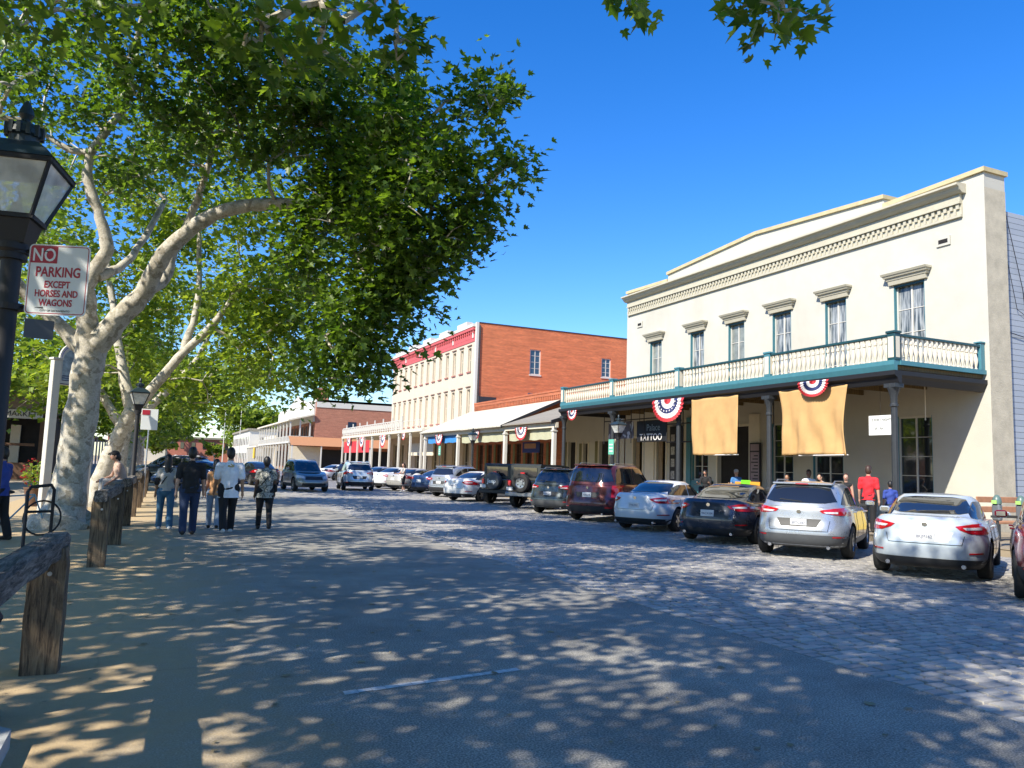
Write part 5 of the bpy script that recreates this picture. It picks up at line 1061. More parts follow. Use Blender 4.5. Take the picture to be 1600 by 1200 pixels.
build_car('parked_suv', 'large maroon brown suv with upright tail lamps, tallest in the row', 'suv', P_['maroon'], (13.15, 22.15), A(16), GR, tail='tall', plate='6ZKL218', over=dict(W=2.0, tyre=.40, xr=-1.05, xf=3.95, wb=2.95, belt=[(-1.1,1.24),(2.4,1.20),(3.0,1.15),(4.0,1.06)], g=dict(zr=1.90, xr=[-.95,-.90,-.84,-.78,-.68,-.55], w=[.9,.875,.85,.825,.79,.74]), rw=[(-.6,1.30,.07),(-.45,1.74,.10)], side=(-.62,2.3,-.45,1.45), ps=[.55,1.6]))
build_car('parked_suv', 'dark blue grey suv between the maroon suv and the black off-roader', 'suv', P_['grey'], (13.4, 25.5), A(16), GR, tail='bar', plate='7LPC551', over=dict(W=1.94, g=dict(zr=1.72)), lower=M['covergrey'])
build_jeep('black boxy off-roader with bare spare wheel on its tailgate', (13.9, 28.7), A(15), GR, False)
build_jeep('black boxy off-roader with grey lettered spare wheel cover', (14.1, 32.0), A(15), GR, True)
build_car('parked_sedan', 'white sedan with chrome trimmed boot beside the lettered spare wheel cover', 'sedan', P_['white'], (13.3, 34.6), A(14), GR, plate='8DHN420')
build_car('parked_suv', 'pale silver suv with rounded roof between white sedan and stroller walker', 'suv', P_['silver'], (13.9, 38.8), A(15), GR, tail='wide', plate='')
build_car('parked_sedan', 'dark blue sedan mostly hidden behind the walker with the stroller', 'sedan', P_['blue'], (14.3, 43.0), A(15), GR)
build_car('parked_sedan', 'champagne white sedan left of the walker with the stroller', 'sedan', P_['champ'], (13.8, 46.6), A(15), GR)
build_car('parked_sedan', 'plain white sedan between champagne sedan and the stopped white suv', 'sedan', P_['white'], (13.8, 50.4), A(15), GR)
build_car('parked_sedan', 'light silver sedan second behind the stopped white suv in the row', 'sedan', P_['silver'], (13.8, 54.6), A(15), GR)
build_car('parked_suv', 'distant black suv in the right row before the orange porch', 'suv', P_['black'], (13.8, 62), A(15), GR, tail='bar')
build_car('parked_sedan', 'distant white sedan at the far end of the right row', 'sedan', P_['white'], (13.8, 70), A(15), GR)
build_car('driving_suv', 'white suv seen from behind standing in the middle of the street', 'suv', P_['pearl'], (10.7, 45.6), RAD(84), 'vehicles driving in the street', tail='bar')
build_car('driving_suv', 'grey suv driving toward the camera down the street', 'suv', P_['oncoming'], (7.3, 45.5), RAD(-86), 'vehicles driving in the street', tail='bar', plate='')
GL = 'cars parked along the left side behind the walkers'
build_car('parked_sedan', 'black sedan with red tail lamp behind the man in white', 'sedan', P_['black'], (6.2, 52), RAD(100), GL)
build_car('parked_sedan', 'dark blue car behind the man in black', 'sedan', P_['blue'], (3.2, 46), RAD(150), GL)
build_car('parked_suv', 'black suv parked left of the street behind the walkers', 'suv', P_['black'], (2.2, 52), RAD(155), GL, tail='bar')
build_car('parked_suv', 'pale blue silver suv parked between the black suv and the girl in jeans', 'suv', P_['pearl'], (1.8, 58), RAD(155), GL, tail='bar')
build_car('parked_sedan', 'silver sedan seen between the white shirt and the patterned blouse', 'sedan', P_['silver'], (6.8, 60), RAD(100), GL)

for o in bpy.data.objects:
    if o.get('group') == GR: o.scale = (1, 1, .955 if 'red bar tail lamps' not in o['label'] else .925)
# ============================================================ PEOPLE
def cloth(n, c, **k): M[n] = mat(n, c, k.get('rough', .85), var=k.get('var', .12), scale=k.get('scale', 9), bump=.15, bscale=25); return M[n]
SK = dict(light=mat('light_skin', (.50,.29,.20), .5, var=.06), tan=mat('tan_skin', (.36,.19,.11), .5, var=.06), brown=mat('brown_skin', (.12,.06,.035), .5, var=.08))
cloth('black_tee', (.012,.012,.014)); cloth('white_tee', (.78,.80,.85)); cloth('grey_top', (.45,.43,.40)); cloth('peach_top', (.55,.28,.12)); cloth('red_shirt', (.62,.02,.03)); cloth('blue_shirt', (.03,.06,.28)); cloth('denim_shirt', (.05,.16,.36))
cloth('jeans_blue', (.05,.14,.24)); cloth('jeans_dark', (.018,.035,.085)); cloth('jeans_pale', (.25,.32,.42)); cloth('black_trousers', (.012,.012,.014)); cloth('hair_black', (.010,.008,.007), rough=.5); cloth('hair_brown', (.05,.025,.015), rough=.5); cloth('shoe_white', (.6,.6,.58)); cloth('shoe_dark', (.03,.025,.02)); cloth('pink_sleeveless', (.5,.36,.28))
def pattern_mat():
    m, t, b = new_mat('leaf_print'); tc = N(t, 'ShaderNodeTexCoord'); v = N(t, 'ShaderNodeTexNoise', Scale=14.0, Detail=3.0, Distortion=1.5); t.links.new(tc.outputs['Object'], v.inputs['Vector'])
    r = N(t, 'ShaderNodeValToRGB'); e = r.color_ramp.elements; e[0].position = .46; e[0].color = (.09,.10,.09,1); e[1].position = .52; e[1].color = (.42,.41,.36,1); t.links.new(v.outputs[0], r.inputs[0]); t.links.new(r.outputs[0], b.inputs['Base Color']); b.inputs['Roughness'].default_value = .9; return m
M['leaf_print'] = pattern_mat()
def blob(mb, a, ra, b, rb, n=12, flat=None):
    """closed tapered capsule from a to b"""
    a = Vector(a); b = Vector(b); d = (b-a); L = d.length; d.normalize()
    up = Vector((0,1,0)) if abs(d.y) < .9 else Vector((1,0,0)); u = d.cross(up).normalized(); w = u.cross(d).normalized()
    rings = [(-ra*.95, ra*.3), (-ra*.7, ra*.72), (0, ra), (L, rb), (L+rb*.7, rb*.72), (L+rb*.95, rb*.3)]; vs = []; fs = []
    for (t, r) in rings:
        for k in range(n): q = 2*math.pi*k/n; vs.append(a+d*t+(u*math.cos(q)+w*math.sin(q))*r)
    for i in range(len(rings)-1):
        for k in range(n): fs.append((i*n+k, i*n+(k+1) % n, (i+1)*n+(k+1) % n, (i+1)*n+k))
    fs += [tuple(range(n-1,-1,-1)), tuple((len(rings)-1)*n+k for k in range(n))]; mb.add(vs, fs)
def ell(mb, c, r, n=14, rot=None):
    vs = []; fs = []; m = 9
    for i in range(1, m):
        p = math.pi*i/m
        for k in range(n): q = 2*math.pi*k/n; v = Vector((r[0]*math.sin(p)*math.cos(q), r[1]*math.sin(p)*math.sin(q), r[2]*math.cos(p))); vs.append((rot @ v if rot else v)+Vector(c))
    for i in range(m-2):
        for k in range(n): fs.append((i*n+k, (i+1)*n+k, (i+1)*n+(k+1) % n, i*n+(k+1) % n))
    fs += [tuple(range(n)), tuple((m-2)*n+k for k in range(n-1,-1,-1))]; mb.add(vs, fs)
def fuse(mb, name, m, parent, vox=.011, smooth=3):
    o = mb.build(name, m, parent); r = o.modifiers.new('r', 'REMESH'); r.mode = 'VOXEL'; r.voxel_size = vox; r.use_smooth_shade = True
    if smooth: s = o.modifiers.new('s', 'SMOOTH'); s.iterations = smooth; s.factor = .5
    bpy.context.view_layer.update(); dg = bpy.context.evaluated_depsgraph_get(); me = bpy.data.meshes.new_from_object(o.evaluated_get(dg)); o.modifiers.clear(); old = o.data; o.data = me; bpy.data.meshes.remove(old)
    for p in me.polygons: p.use_smooth = True
    if not me.materials: me.materials.append(m)
    return o
def person(label, loc, face, h=1.72, sex='m', skin='tan', top='black_tee', bottom='jeans_dark', hair='hair_black', hairlen=0, shoes='shoe_dark', stride=.0, arms=(0,0), bend=(0,0), sit=False, build=1.0, group=None, sleeves=True, tuck=0.0, lean=0, extra=None, cap=None, shorts=False, vox=.011):
    """faces local +X; face = heading angle. arms = swing angle of left/right upper arm, bend = elbow bend"""
    T = thing('person', label, 'person', (loc[0], loc[1], loc[2] if len(loc) > 2 else 0), face, group); k = h/1.75; fm = sex == 'f'
    hipz = (.93 if not sit else .88)*k; hw = (.095 if not fm else .10)*k; sw = (.185 if not fm else .155)*k*(.5+.5*build); lz = math.sin(lean)
    def sp(z, dx=0): return Vector((dx+math.sin(lean)*(z-hipz/k)*k, 0, hipz+(z-(hipz/k))*k*math.cos(lean)))
    base = hipz/k; P = lambda z, y=0, x=0: Vector((x*k+math.sin(lean)*z*k, y, hipz+z*k*math.cos(lean)))   # z above the hip
    waist, chest, shz, neck, headz = .13, .34, .50, .56, .695
    # legs
    L = {}
    for s, sgn in (('l', 1), ('r', -1)):
        hp = Vector((0, sgn*hw, hipz))
        if sit: kn = hp+Vector((.43*k, sgn*.03, .02)); an = kn+Vector((.02, 0, -.54*k))
        else:
            a = stride*sgn; back = -stride*sgn > 0; kb = .12+.5*max(0, -a)
            kn = hp+Vector((math.sin(a)*.43*k, 0, -math.cos(a)*.43*k)); a2 = a-kb*(1 if a < 0 else .15); an = kn+Vector((math.sin(a2)*.42*k, 0, -math.cos(a2)*.42*k))
        L[s] = (hp, kn, an)
    zmin = min(L['l'][2].z, L['r'][2].z)-.075*k; dz = Vector((0, 0, -zmin)) if not sit else Vector((0,0,0))
    hipz += dz.z; 
    for s in L: L[s] = tuple(p+dz for p in L[s])
    P = lambda z, y=0, x=0: Vector((x*k+math.sin(lean)*z*k, y, hipz+z*k*math.cos(lean)))
    body = MB(); B_ = build
    blob(body, P(0,-hw*.6), .115*k*B_, P(0,hw*.6), .115*k*B_); blob(body, P(.02), .125*k*B_, P(waist), (.105 if fm else .115)*k*B_); blob(body, P(waist), .11*k*B_, P(chest), .125*k*B_)
    ell(body, P(chest-.04), (.105*k*B_, sw*.86, .18*k)); blob(body, P(shz-.06,-sw*.85), .055*k, P(shz-.06,sw*.85), .055*k); blob(body, P(shz-.02), .06*k, P(neck+.06,0,.012), .052*k)
    H = P(headz,0,.025); ell(body, H, (.098*k,.075*k,.118*k)); ell(body, H+Vector((.02,0,-.05))*k, (.07*k,.055*k,.07*k)); blob(body, H+Vector((.09,0,-.005))*k, .012*k, H+Vector((.105,0,-.03))*k, .016*k, 8)
    for s in (1,-1): ell(body, H+Vector((-.005,s*.078,-.012))*k, (.018*k,.010*k,.03*k), 8)
    A = {}
    for i, (s, sgn) in enumerate((('l',1),('r',-1))):
        sh = P(shz-.055, sgn*sw); a = arms[i]; ab = .13
        el = sh+Vector((math.sin(a)*.29*k, sgn*math.sin(ab)*.29*k, -math.cos(a)*.29*k)); a3 = a+bend[i]; wr_ = el+Vector((math.sin(a3)*.25*k, sgn*.02, -math.cos(a3)*.25*k)); dr = (wr_-el).normalized(); A[s] = (sh, el, wr_)
        blob(body, sh, .050*k*B_, el, .038*k*B_**.5); blob(body, el, .040*k, wr_, .026*k)
        pm = wr_+dr*.05*k; blob(body, wr_+dr*.01, .027*k, pm, .032*k, 10)
        sd = Vector((0, 1, 0)) if abs(dr.y) < .8 else Vector((1, 0, 0)); fw = dr.cross(sd).normalized()
        for q, ln in ((-.024,.062),(-.008,.074),(.008,.070),(.023,.055)):
            f0 = pm+fw*q*k+dr*.02*k; f1 = f0+dr*ln*.55*k+Vector((0,-sgn*.006,0)); f2 = f1+dr*ln*.45*k+Vector((0,-sgn*.018,0)); blob(body, f0, .0095*k, f1, .009*k, 7); blob(body, f1, .009*k, f2, .0075*k, 7)
        blob(body, wr_+dr*.02*k-fw*.02*k*(-1), .012*k, wr_+dr*.055*k+fw*.045*k, .010*k, 7)
    for s in L:
        hp, kn, an = L[s]; blob(body, hp+Vector((0,0,-.03)), .085*k*B_, kn, .055*k*B_**.5); blob(body, kn, .056*k, kn+(an-kn)*.35+Vector((-.012,0,0)), .056*k*B_**.5); blob(body, kn+(an-kn)*.35+Vector((-.012,0,0)), .055*k, an, .036*k); blob(body, an+Vector((-.02,0,-.03)), .035*k, an+Vector((.13*k,0,-.045*k)), .028*k)
    fuse(body, 'body', SK[skin], T, vox if vox > .009 else vox)
    # trousers
    tr = MB(); fat = 1.20 if fm else 1.28
    blob(tr, P(0,-hw*.6), .125*k*B_, P(0,hw*.6), .125*k*B_); blob(tr, P(-.02), .135*k*B_, P(.10), .125*k*B_)
    for s in L:
        hp, kn, an = L[s]; blob(tr, hp+Vector((0,0,-.02)), .10*k*B_, kn, .068*k*fat*.9)
        if not shorts: blob(tr, kn, .068*k*fat*.9, an+Vector((0,0,.01)), .055*k*fat*(.9 if fm and B_ > 1.1 else 1.05))
    fuse(tr, 'trousers', M[bottom], T, .013)
    # shirt
    st = MB(); inf = 1.12; hem = -.04-tuck
    blob(st, P(hem+.05,-hw*.5), .128*k*B_, P(hem+.05,hw*.5), .128*k*B_); blob(st, P(hem+.06), .135*k*B_, P(waist), .122*k*B_*inf); blob(st, P(waist), .118*k*B_*inf, P(chest), .13*k*B_*1.05)
    ell(st, P(chest-.04), (.118*k*B_, sw*.93, .19*k)); blob(st, P(shz-.055,-sw*.84), .068*k, P(shz-.055,sw*.84), .068*k); blob(st, P(shz-.04), .075*k, P(shz+.01), .068*k)
    if sleeves:
        for s in A: sh, el, wr_ = A[s]; blob(st, sh, .058*k*B_, sh+(el-sh)*(.78 if not fm else .5), .056*k*B_)
    if not sit: blob(st, P(hem+.05), .138*k*B_, P(hem-.12), .150*k*B_); blob(st, P(hem-.1,-hw*.62), .136*k*B_, P(hem-.1,hw*.62), .136*k*B_)
    so_ = fuse(st, 'shirt', M[top], T, .012)
    if not sit:
        bm = bmesh.new(); bm.from_mesh(so_.data); zc = P(hem-.05).z; bmesh.ops.bisect_plane(bm, geom=list(bm.verts)+list(bm.edges)+list(bm.faces), plane_co=(0,0,zc), plane_no=(0,0,1), clear_inner=True)
        for v in bm.verts:
            if v.co.z > zc and abs(v.co.y) < .3: v.co.x += .006*math.sin(v.co.z*34+v.co.y*21)*(1 if v.co.z < P(.4).z else .3); 
        bm.to_mesh(so_.data); bm.free()
    hr = MB(); 
    ell(hr, H+Vector((-.012,0,.018))*k, (.106*k,.085*k,.118*k)); ell(hr, H+Vector((-.04,0,-.01))*k, (.08*k,.08*k,.115*k))
    if hairlen: 
        blob(hr, H+Vector((-.06,0,.0))*k, .08*k, H+Vector((-.085,.0,-hairlen*.6))*k, .075*k); blob(hr, H+Vector((-.085,0,-hairlen*.6))*k, .072*k, H+Vector((-.10,.01,-hairlen))*k, .05*k)
    ho = fuse(hr, 'hair', M[hair], T, .011, 2)
    # cut the hair away from the face
    bm = bmesh.new(); bm.from_mesh(ho.data); dv = [v for v in bm.verts if (v.co-H).x > .045*k and (v.co-H).z < .075*k]; bmesh.ops.delete(bm, geom=dv, context='VERTS'); bm.to_mesh(ho.data); bm.free()
    if cap:
        c = MB(); ell(c, H+Vector((-.005,0,.045))*k, (.112*k,.092*k,.085*k)); blob(c, H+Vector((.09,-.03,.045))*k, .03*k, H+Vector((.15,0,.03))*k, .02*k); fuse(c, 'cap', M[cap], T, .011, 1)
    for s in (1,-1):
        e = MB(); ell(e, H+Vector((.088,s*.032,.008))*k, (.010*k,.014*k,.008*k), 8); e.build('eye', M['flagwhite'], T, smooth=True)
        e = MB(); ell(e, H+Vector((.096,s*.032,.008))*k, (.004*k,.006*k,.006*k), 8); e.build('pupil', M['text'], T, smooth=True)
    e = MB(); ell(e, H+Vector((.088,0,-.058))*k, (.008*k,.026*k,.008*k), 8); e.build('mouth', M['redtrim'], T, smooth=True)
    for s in L:
        an = L[s][2]; q = MB(); tilt = 0
        blob(q, an+Vector((-.04*k,0,-.028*k)), .047*k, an+Vector((.05*k,0,-.032*k)), .043*k); blob(q, an+Vector((.05*k,0,-.036*k)), .042*k, an+Vector((.15*k,0,-.044*k)), .033*k); fuse(q, 'shoe', M[shoes], T, .011, 2)
    return T, A, P, k, H
def strap(T, a, b, c, r=.012, m='black_trousers', name='bag_strap'):
    q = MB(); q.tube([a, b, c], r, 5); return q.build(name, M[m], T)
FW = 'friends walking away down the street'
N90 = RAD(90)
T, A_, P, k, H = person('walking person with long dark hair, grey crop top and light blue jeans', (.22,18.9), N90+.05, 1.68, 'f', 'tan', 'grey_top', 'jeans_blue', hairlen=.34, shoes='shoe_white', stride=.22, arms=(.1,-.15), bend=(.15,.3), group=FW, tuck=-.08, build=1.05)
strap(T, P(.48,-.10,-.08), P(.25,.06,-.145), P(.02,.18,-.03)); q = MB(); q.box(-.06,.06,.15,.25,.98,1.14,bev=.02); q.build('handbag', M['black_trousers'], T)
person('walking person in black tee shirt and dark blue jeans, seen from behind', (.66,17.75), N90, 1.84, 'm', 'light', 'black_tee', 'jeans_dark', stride=-.16, arms=(-.12,.12), bend=(.15,.25), group=FW, build=1.14)
person('person in peach top and pale jeans half hidden between the two men', (1.25,19.4), N90-.1, 1.60, 'f', 'light', 'peach_top', 'jeans_pale', hairlen=.12, stride=.15, arms=(.2,-.2), bend=(.3,.2), group=FW, sleeves=False)
T, A_, P, k, H = person('person in white tee shirt with small back print and black trousers walking away', (1.45,18.15), N90+.03, 1.88, 'm', 'tan', 'white_tee', 'black_trousers', shoes='shoe_white', stride=-.24, arms=(.12,-.16), bend=(.3,.2), group=FW, build=1.24, tuck=.10)
pr = MB()
for (y, z, a, b) in ((0,.43,.075,.016),(-.03,.455,.03,.02),(.035,.45,.025,.018),(0,.475,.02,.016)): ell(pr, P(z,y*k*1.2,-.166), (.012,a,b), 10)
pr.build('back_print', M['coping'], T); 
T, A_, P, k, H = person('person in leaf print blouse and black leggings walking away, rightmost of the walkers', (2.33,19.1), N90, 1.70, 'f', 'brown', 'leaf_print', 'black_trousers', stride=.2, arms=(-.1,.2), bend=(.3,.25), group=FW, build=1.28, tuck=.07, hairlen=0)
strap(T, P(.48,-.10,-.10), P(.25,.04,-.18), P(.02,.19,-.04)); q = MB(); q.box(-.08,.08,-.26,-.18,.86,1.04,bev=.02); q.build('handbag', M['black_trousers'], T)
T, A_, P, k, H = person('person in dark cap and pale sleeveless top seated behind the hitching rail', (-.72,20.6,.16), RAD(200), 1.62, 'f', 'light', 'pink_sleeveless', 'grey_top', hairlen=.1, sit=True, arms=(.15,.25), bend=(.8,.9), sleeves=False, lean=.3, cap='black_trousers')
person('person in blue long shirt and black trousers behind the near lamp post at far left', (-2.55,16.8), RAD(150), 1.70, 'm', 'tan', 'blue_shirt', 'black_trousers', stride=.1, arms=(.5,.2), bend=(.9,.2))
person('person standing in the shade behind the leaning sycamore', (-2.6,30.5), RAD(200), 1.7, 'm', 'tan', 'black_tee', 'black_trousers')
person('person in red shirt half hidden behind the big sycamore trunk', (-2.55,31.5), RAD(180), 1.6, 'm', 'tan', 'red_shirt', 'jeans_dark')
person('person in bright red shirt and black trousers standing between silver suv and white sedan', (18.0,15.9,.16), RAD(30), 1.83, 'm', 'light', 'red_shirt', 'black_trousers', hair='hair_brown', arms=(.05,-.05), bend=(.3,.1), build=1.08)
person('child in royal blue shirt beside the column', (18.9,15.95,.16), RAD(60), 1.42, 'm', 'tan', 'blue_shirt', 'jeans_dark')
person('person in black sleeveless top facing the street left of the red shirt', (18.35,17.0,.16), RAD(215), 1.6, 'f', 'light', 'black_tee', 'grey_top', hair='hair_brown', hairlen=.1, sleeves=False)
T, A_, P, k, H = person('person in dark top with bare legs pushing a stroller across the street', (13.2,44.8), RAD(195), 1.68, 'f', 'light', 'grey_top', 'black_trousers', hair='hair_brown', hairlen=.15, shoes='shoe_white', arms=(.5,.5), bend=(1.0,1.0), shorts=True, stride=.12)
CG = 'people sitting at the cafe tables under the balcony'
person('person in dark shirt resting chin on hands, leftmost at the cafe tables', (20.3,25.9,.16), RAD(215), 1.7, 'm', 'light', 'black_tee', 'jeans_dark', sit=True, arms=(.35,.35), bend=(1.5,1.5), lean=.2, group=CG)
person('person in blue denim shirt and cap seated above the dark sedan roof', (20.4,24.2,.16), RAD(220), 1.72, 'f', 'light', 'denim_shirt', 'jeans_dark', hairlen=.15, sit=True, arms=(.35,.35), bend=(1.4,1.5), lean=.1, cap='covercap' if 'covercap' in M else 'grey_top', group=CG)
person('person in white shirt seated by the middle shop window above the silver suv', (20.4,20.5,.16), RAD(200), 1.76, 'm', 'brown', 'white_tee', 'jeans_dark', sit=True, arms=(.6,.6), bend=(1.2,1.2), group=CG)
person('person with dark hair in pale shirt leaning over a cafe table near the second window', (20.3,19.65,.16), RAD(170), 1.66, 'f', 'light', 'white_tee', 'jeans_dark', hairlen=.18, sit=True, arms=(.8,.8), bend=(1.3,1.3), lean=.3, group=CG)
person('person with dark hair low behind the roof of the silver suv', (20.2,21.3,.16), RAD(200), 1.58, 'f', 'tan', 'grey_top', 'jeans_dark', hairlen=.1, sit=True, arms=(.6,.6), bend=(1.2,1.2), group=CG)
# ============================================================ STREET FURNITURE
def bar(mb, a, b, w, mi=0): mb.tube([a, b], w, 4, mi)
def lantern(label, loc, s=1.0, sign=None, group='black lantern street lamps', rz=0.0, short=0):
    """four-sided black lantern on a fluted post; total height about 3.85 m"""
    T = thing('street_lamp', label, 'street lamp', loc, rz, group)
    q = MB(); q.lathe([(.17,0),(.17,.12),(.13,.16),(.13,.55),(.15,.6),(.10,.68),(.066,.75),(.060,2.86)], n=16, flute=.04); q.lathe([(.085,2.80),(.085,2.84),(.10,2.86),(.10,2.90)], n=16); q.build('post', M['black'], T, smooth=True)
    f = MB(); z0, z1, r0, r1 = 3.06, 3.40, .125, .235
    f.add([(sx*.085, sy*.085, 2.90) for sx, sy in ((-1,-1),(1,-1),(1,1),(-1,1))]+[(sx*r0*.97, sy*r0*.97, z0-.002) for sx, sy in ((-1,-1),(1,-1),(1,1),(-1,1))], [(3,2,1,0),(4,5,6,7)]+[(i,(i+1)%4,(i+1)%4+4,i+4) for i in range(4)])
    for sx, sy in ((-1,-1),(1,-1),(1,1),(-1,1)): bar(f, (sx*r0, sy*r0, z0), (sx*r1, sy*r1, z1), .014)
    for r, z in ((r0, z0), (r1, z1)):
        f.box(-r-.012, r+.012, -r-.014, -r+.012, z-.014, z+.014); f.box(-r-.012, r+.012, r-.012, r+.014, z-.014, z+.014); f.box(-r-.014, -r+.012, -r+.0121, r-.0121, z-.014, z+.014); f.box(r-.012, r+.014, -r+.0121, r-.0121, z-.014, z+.014)
    f.build('lantern_frame', M['black'], T)
    for i in range(4):
        a = i*math.pi/2; R_ = Matrix.Rotation(a, 4, 'Z'); g = MB(); g.add([(r0-.004,-r0+.012,z0+.014),(r0-.004,r0-.012,z0+.014),(r1-.006,r1-.014,z1-.014),(r1-.006,-r1+.014,z1-.014)], [(0,1,2,3)], 0, R_); g.build('glass_pane', M['lampglass'], T)
    b = MB(); b.lathe([(.055,z0),(.055,z0+.05),(.035,z0+.06),(.03,z0+.11)], n=12); bo = b.build('burner', M['coping'], T, smooth=True)
    b = MB(); b.tube([(0,0,z0+.11),(.012,0,z0+.15),(.0,0,z0+.19),(-.018,0,z0+.20)], .005, 6); b.build('mantle', M['black'], bo)
    c = MB(); r2 = .115
    lv = [(r1+.02, z1+.016), (r1*.82, z1+.085), (r2, z1+.145)]
    vs = [(sx*r, sy*r, z) for r, z in lv for sx, sy in ((-1,-1),(1,-1),(1,1),(-1,1))]; c.add(vs, [(3,2,1,0),(8,9,10,11)]+[(j*4+i, j*4+(i+1)%4, j*4+4+(i+1)%4, j*4+4+i) for j in range(2) for i in range(4)])
    c.lathe([(.085,z1+.146),(.085,z1+.20),(.105,z1+.215),(.10,z1+.25),(.07,z1+.285),(.03,z1+.305),(.025,z1+.32),(.045,z1+.35),(.04,z1+.38),(.02,z1+.43),(.004,z1+.45)], n=16)
    for i in range(12): a = i*math.pi/6; c.box(.1*math.cos(a)-.012, .1*math.cos(a)+.012, .1*math.sin(a)-.012, .1*math.sin(a)+.012, z1+.2, z1+.275)
    c.build('lantern_roof', M['lamproof'], T)
    return T
M['lamproof'] = mat('dark_blue_black_paint', (0.015, 0.03, 0.038), 0.45, var=.2, scale=9)
def lampglass():
    m, t, b = new_mat('lamp_glass'); b.inputs['Base Color'].default_value = (.75,.78,.74,1); b.inputs['Roughness'].default_value = .12; b.inputs['Alpha'].default_value = .38
    tc = N(t, 'ShaderNodeTexCoord'); n = N(t, 'ShaderNodeTexNoise', Scale=7.0, Detail=6.0); t.links.new(tc.outputs['Object'], n.inputs['Vector']); r = N(t, 'ShaderNodeMapRange'); r.inputs[1].default_value = .35; r.inputs[2].default_value = .7; r.inputs[3].default_value = .45; r.inputs[4].default_value = .85; t.links.new(n.outputs[0], r.inputs[0]); t.links.new(r.outputs[0], b.inputs['Alpha']); return m
M['lampglass'] = lampglass()
LAMP = (-.93, 5.71, 0)
lantern('large black street lamp close by at left with a four sided lantern', LAMP, rz=RAD(-10))
def noparking():
    T = thing('parking_sign', 'white and red no parking sign clamped to the near lamp post', 'sign', (-.66, 5.6, 2.68))
    r = Vector((math.cos(RAD(20)), -math.sin(RAD(20)), 0)); up = Vector((0,0,1)); w, h = .185, .225
    mx = frame_mx((-.655, 5.585, 2.68), r, up)
    def rr(w, h, q, z, n=5):
        pts = []
        for cx, cy, a0 in ((w-q,h-q,0),(-w+q,h-q,90),(-w+q,-h+q,180),(w-q,-h+q,270)):
            for i in range(n+1): a = RAD(a0+90*i/n); pts.append((cx+q*math.cos(a), cy+q*math.sin(a)))
        return pts
    def slab(pts, z0, z1, name, m, par):
        q = MB(); n = len(pts); q.add([(x,y,z0) for x,y in pts]+[(x,y,z1) for x,y in pts], [tuple(range(n-1,-1,-1)), tuple(range(n,2*n))]+[(i,(i+1)%n,(i+1)%n+n,i+n) for i in range(n)], 0, mx); return q.build(name, m, par)
    pl = slab(rr(w,h,.028,0), -.002, .002, 'plate', M['signwhite'], T)
    q = MB(); o_ = rr(w-.008,h-.008,.022,0); i_ = rr(w-.013,h-.013,.018,0); n = len(o_); q.add([(x,y,.0026) for x,y in o_]+[(x,y,.0026) for x,y in i_], [(i,(i+1)%n,(i+1)%n+n,i+n) for i in range(n)], 0, mx); q.build('border', M['signred'], pl)
    q = MB(); q.add([(-w+.0135,h-.0135,.0028),(-w+.0135,h-.12,.0028),(-.012,h-.12,.0028),(-.012,h-.0135,.0028)], [(0,1,2,3)], 0, mx); q.build('red_panel', M['signred'], pl)
    def tx(s, size, y, m, x=0, b=.0, sx=1): text_mesh(s, size, m, pl, mx @ Matrix.Translation((x, y, .0034)), name='lettering', ext=.0004, bold=b, sx=sx)
    tx('NO', .115, h-.106, M['signwhite'], -.093, .0018, .78); tx('PARKING', .088, .020, M['signred'], 0, .0022, .74); tx('EXCEPT', .060, -.050, M['signred'], 0, .0018, .74); tx('HORSES AND', .060, -.108, M['signred'], 0, .0018, .72); tx('WAGONS', .060, -.166, M['signred'], 0, .0018, .74); tx('CITY OF SACRAMENTO', .017, -.203, M['text'], 0, 0, 1)
    for z in (2.86, 2.50):
        q = MB(); q.tube([(-.91,5.70,z),(-.72,5.615,z)], .012, 6); q.lathe([(.075,-.02),(.075,.02)], c=(-.91,5.70,z), n=16); q.build('clamp', M['black'], T)
    q = MB(); q.box(-.10,.06,-.06,.06,-.004,.004, mx=frame_mx((-.72,5.66,2.37), Vector((math.cos(.2),math.sin(.2),0)), up)); q.build('small_plate', M['covergrey'] if 'covergrey' in M else M['steel'], T)
    fix_parent(T)
noparking()
lantern('black street lamp further along the left verge by the leaning sycamore', (-.62, 25.0, 0), rz=RAD(10))
lantern('black street lamp before the tattoo sign on the right sidewalk', (17.75, 28.55, .15), rz=RAD(10))
lantern('black street lamp in front of the low brick shop canopy', (17.75, 45.5, .15), rz=RAD(10))
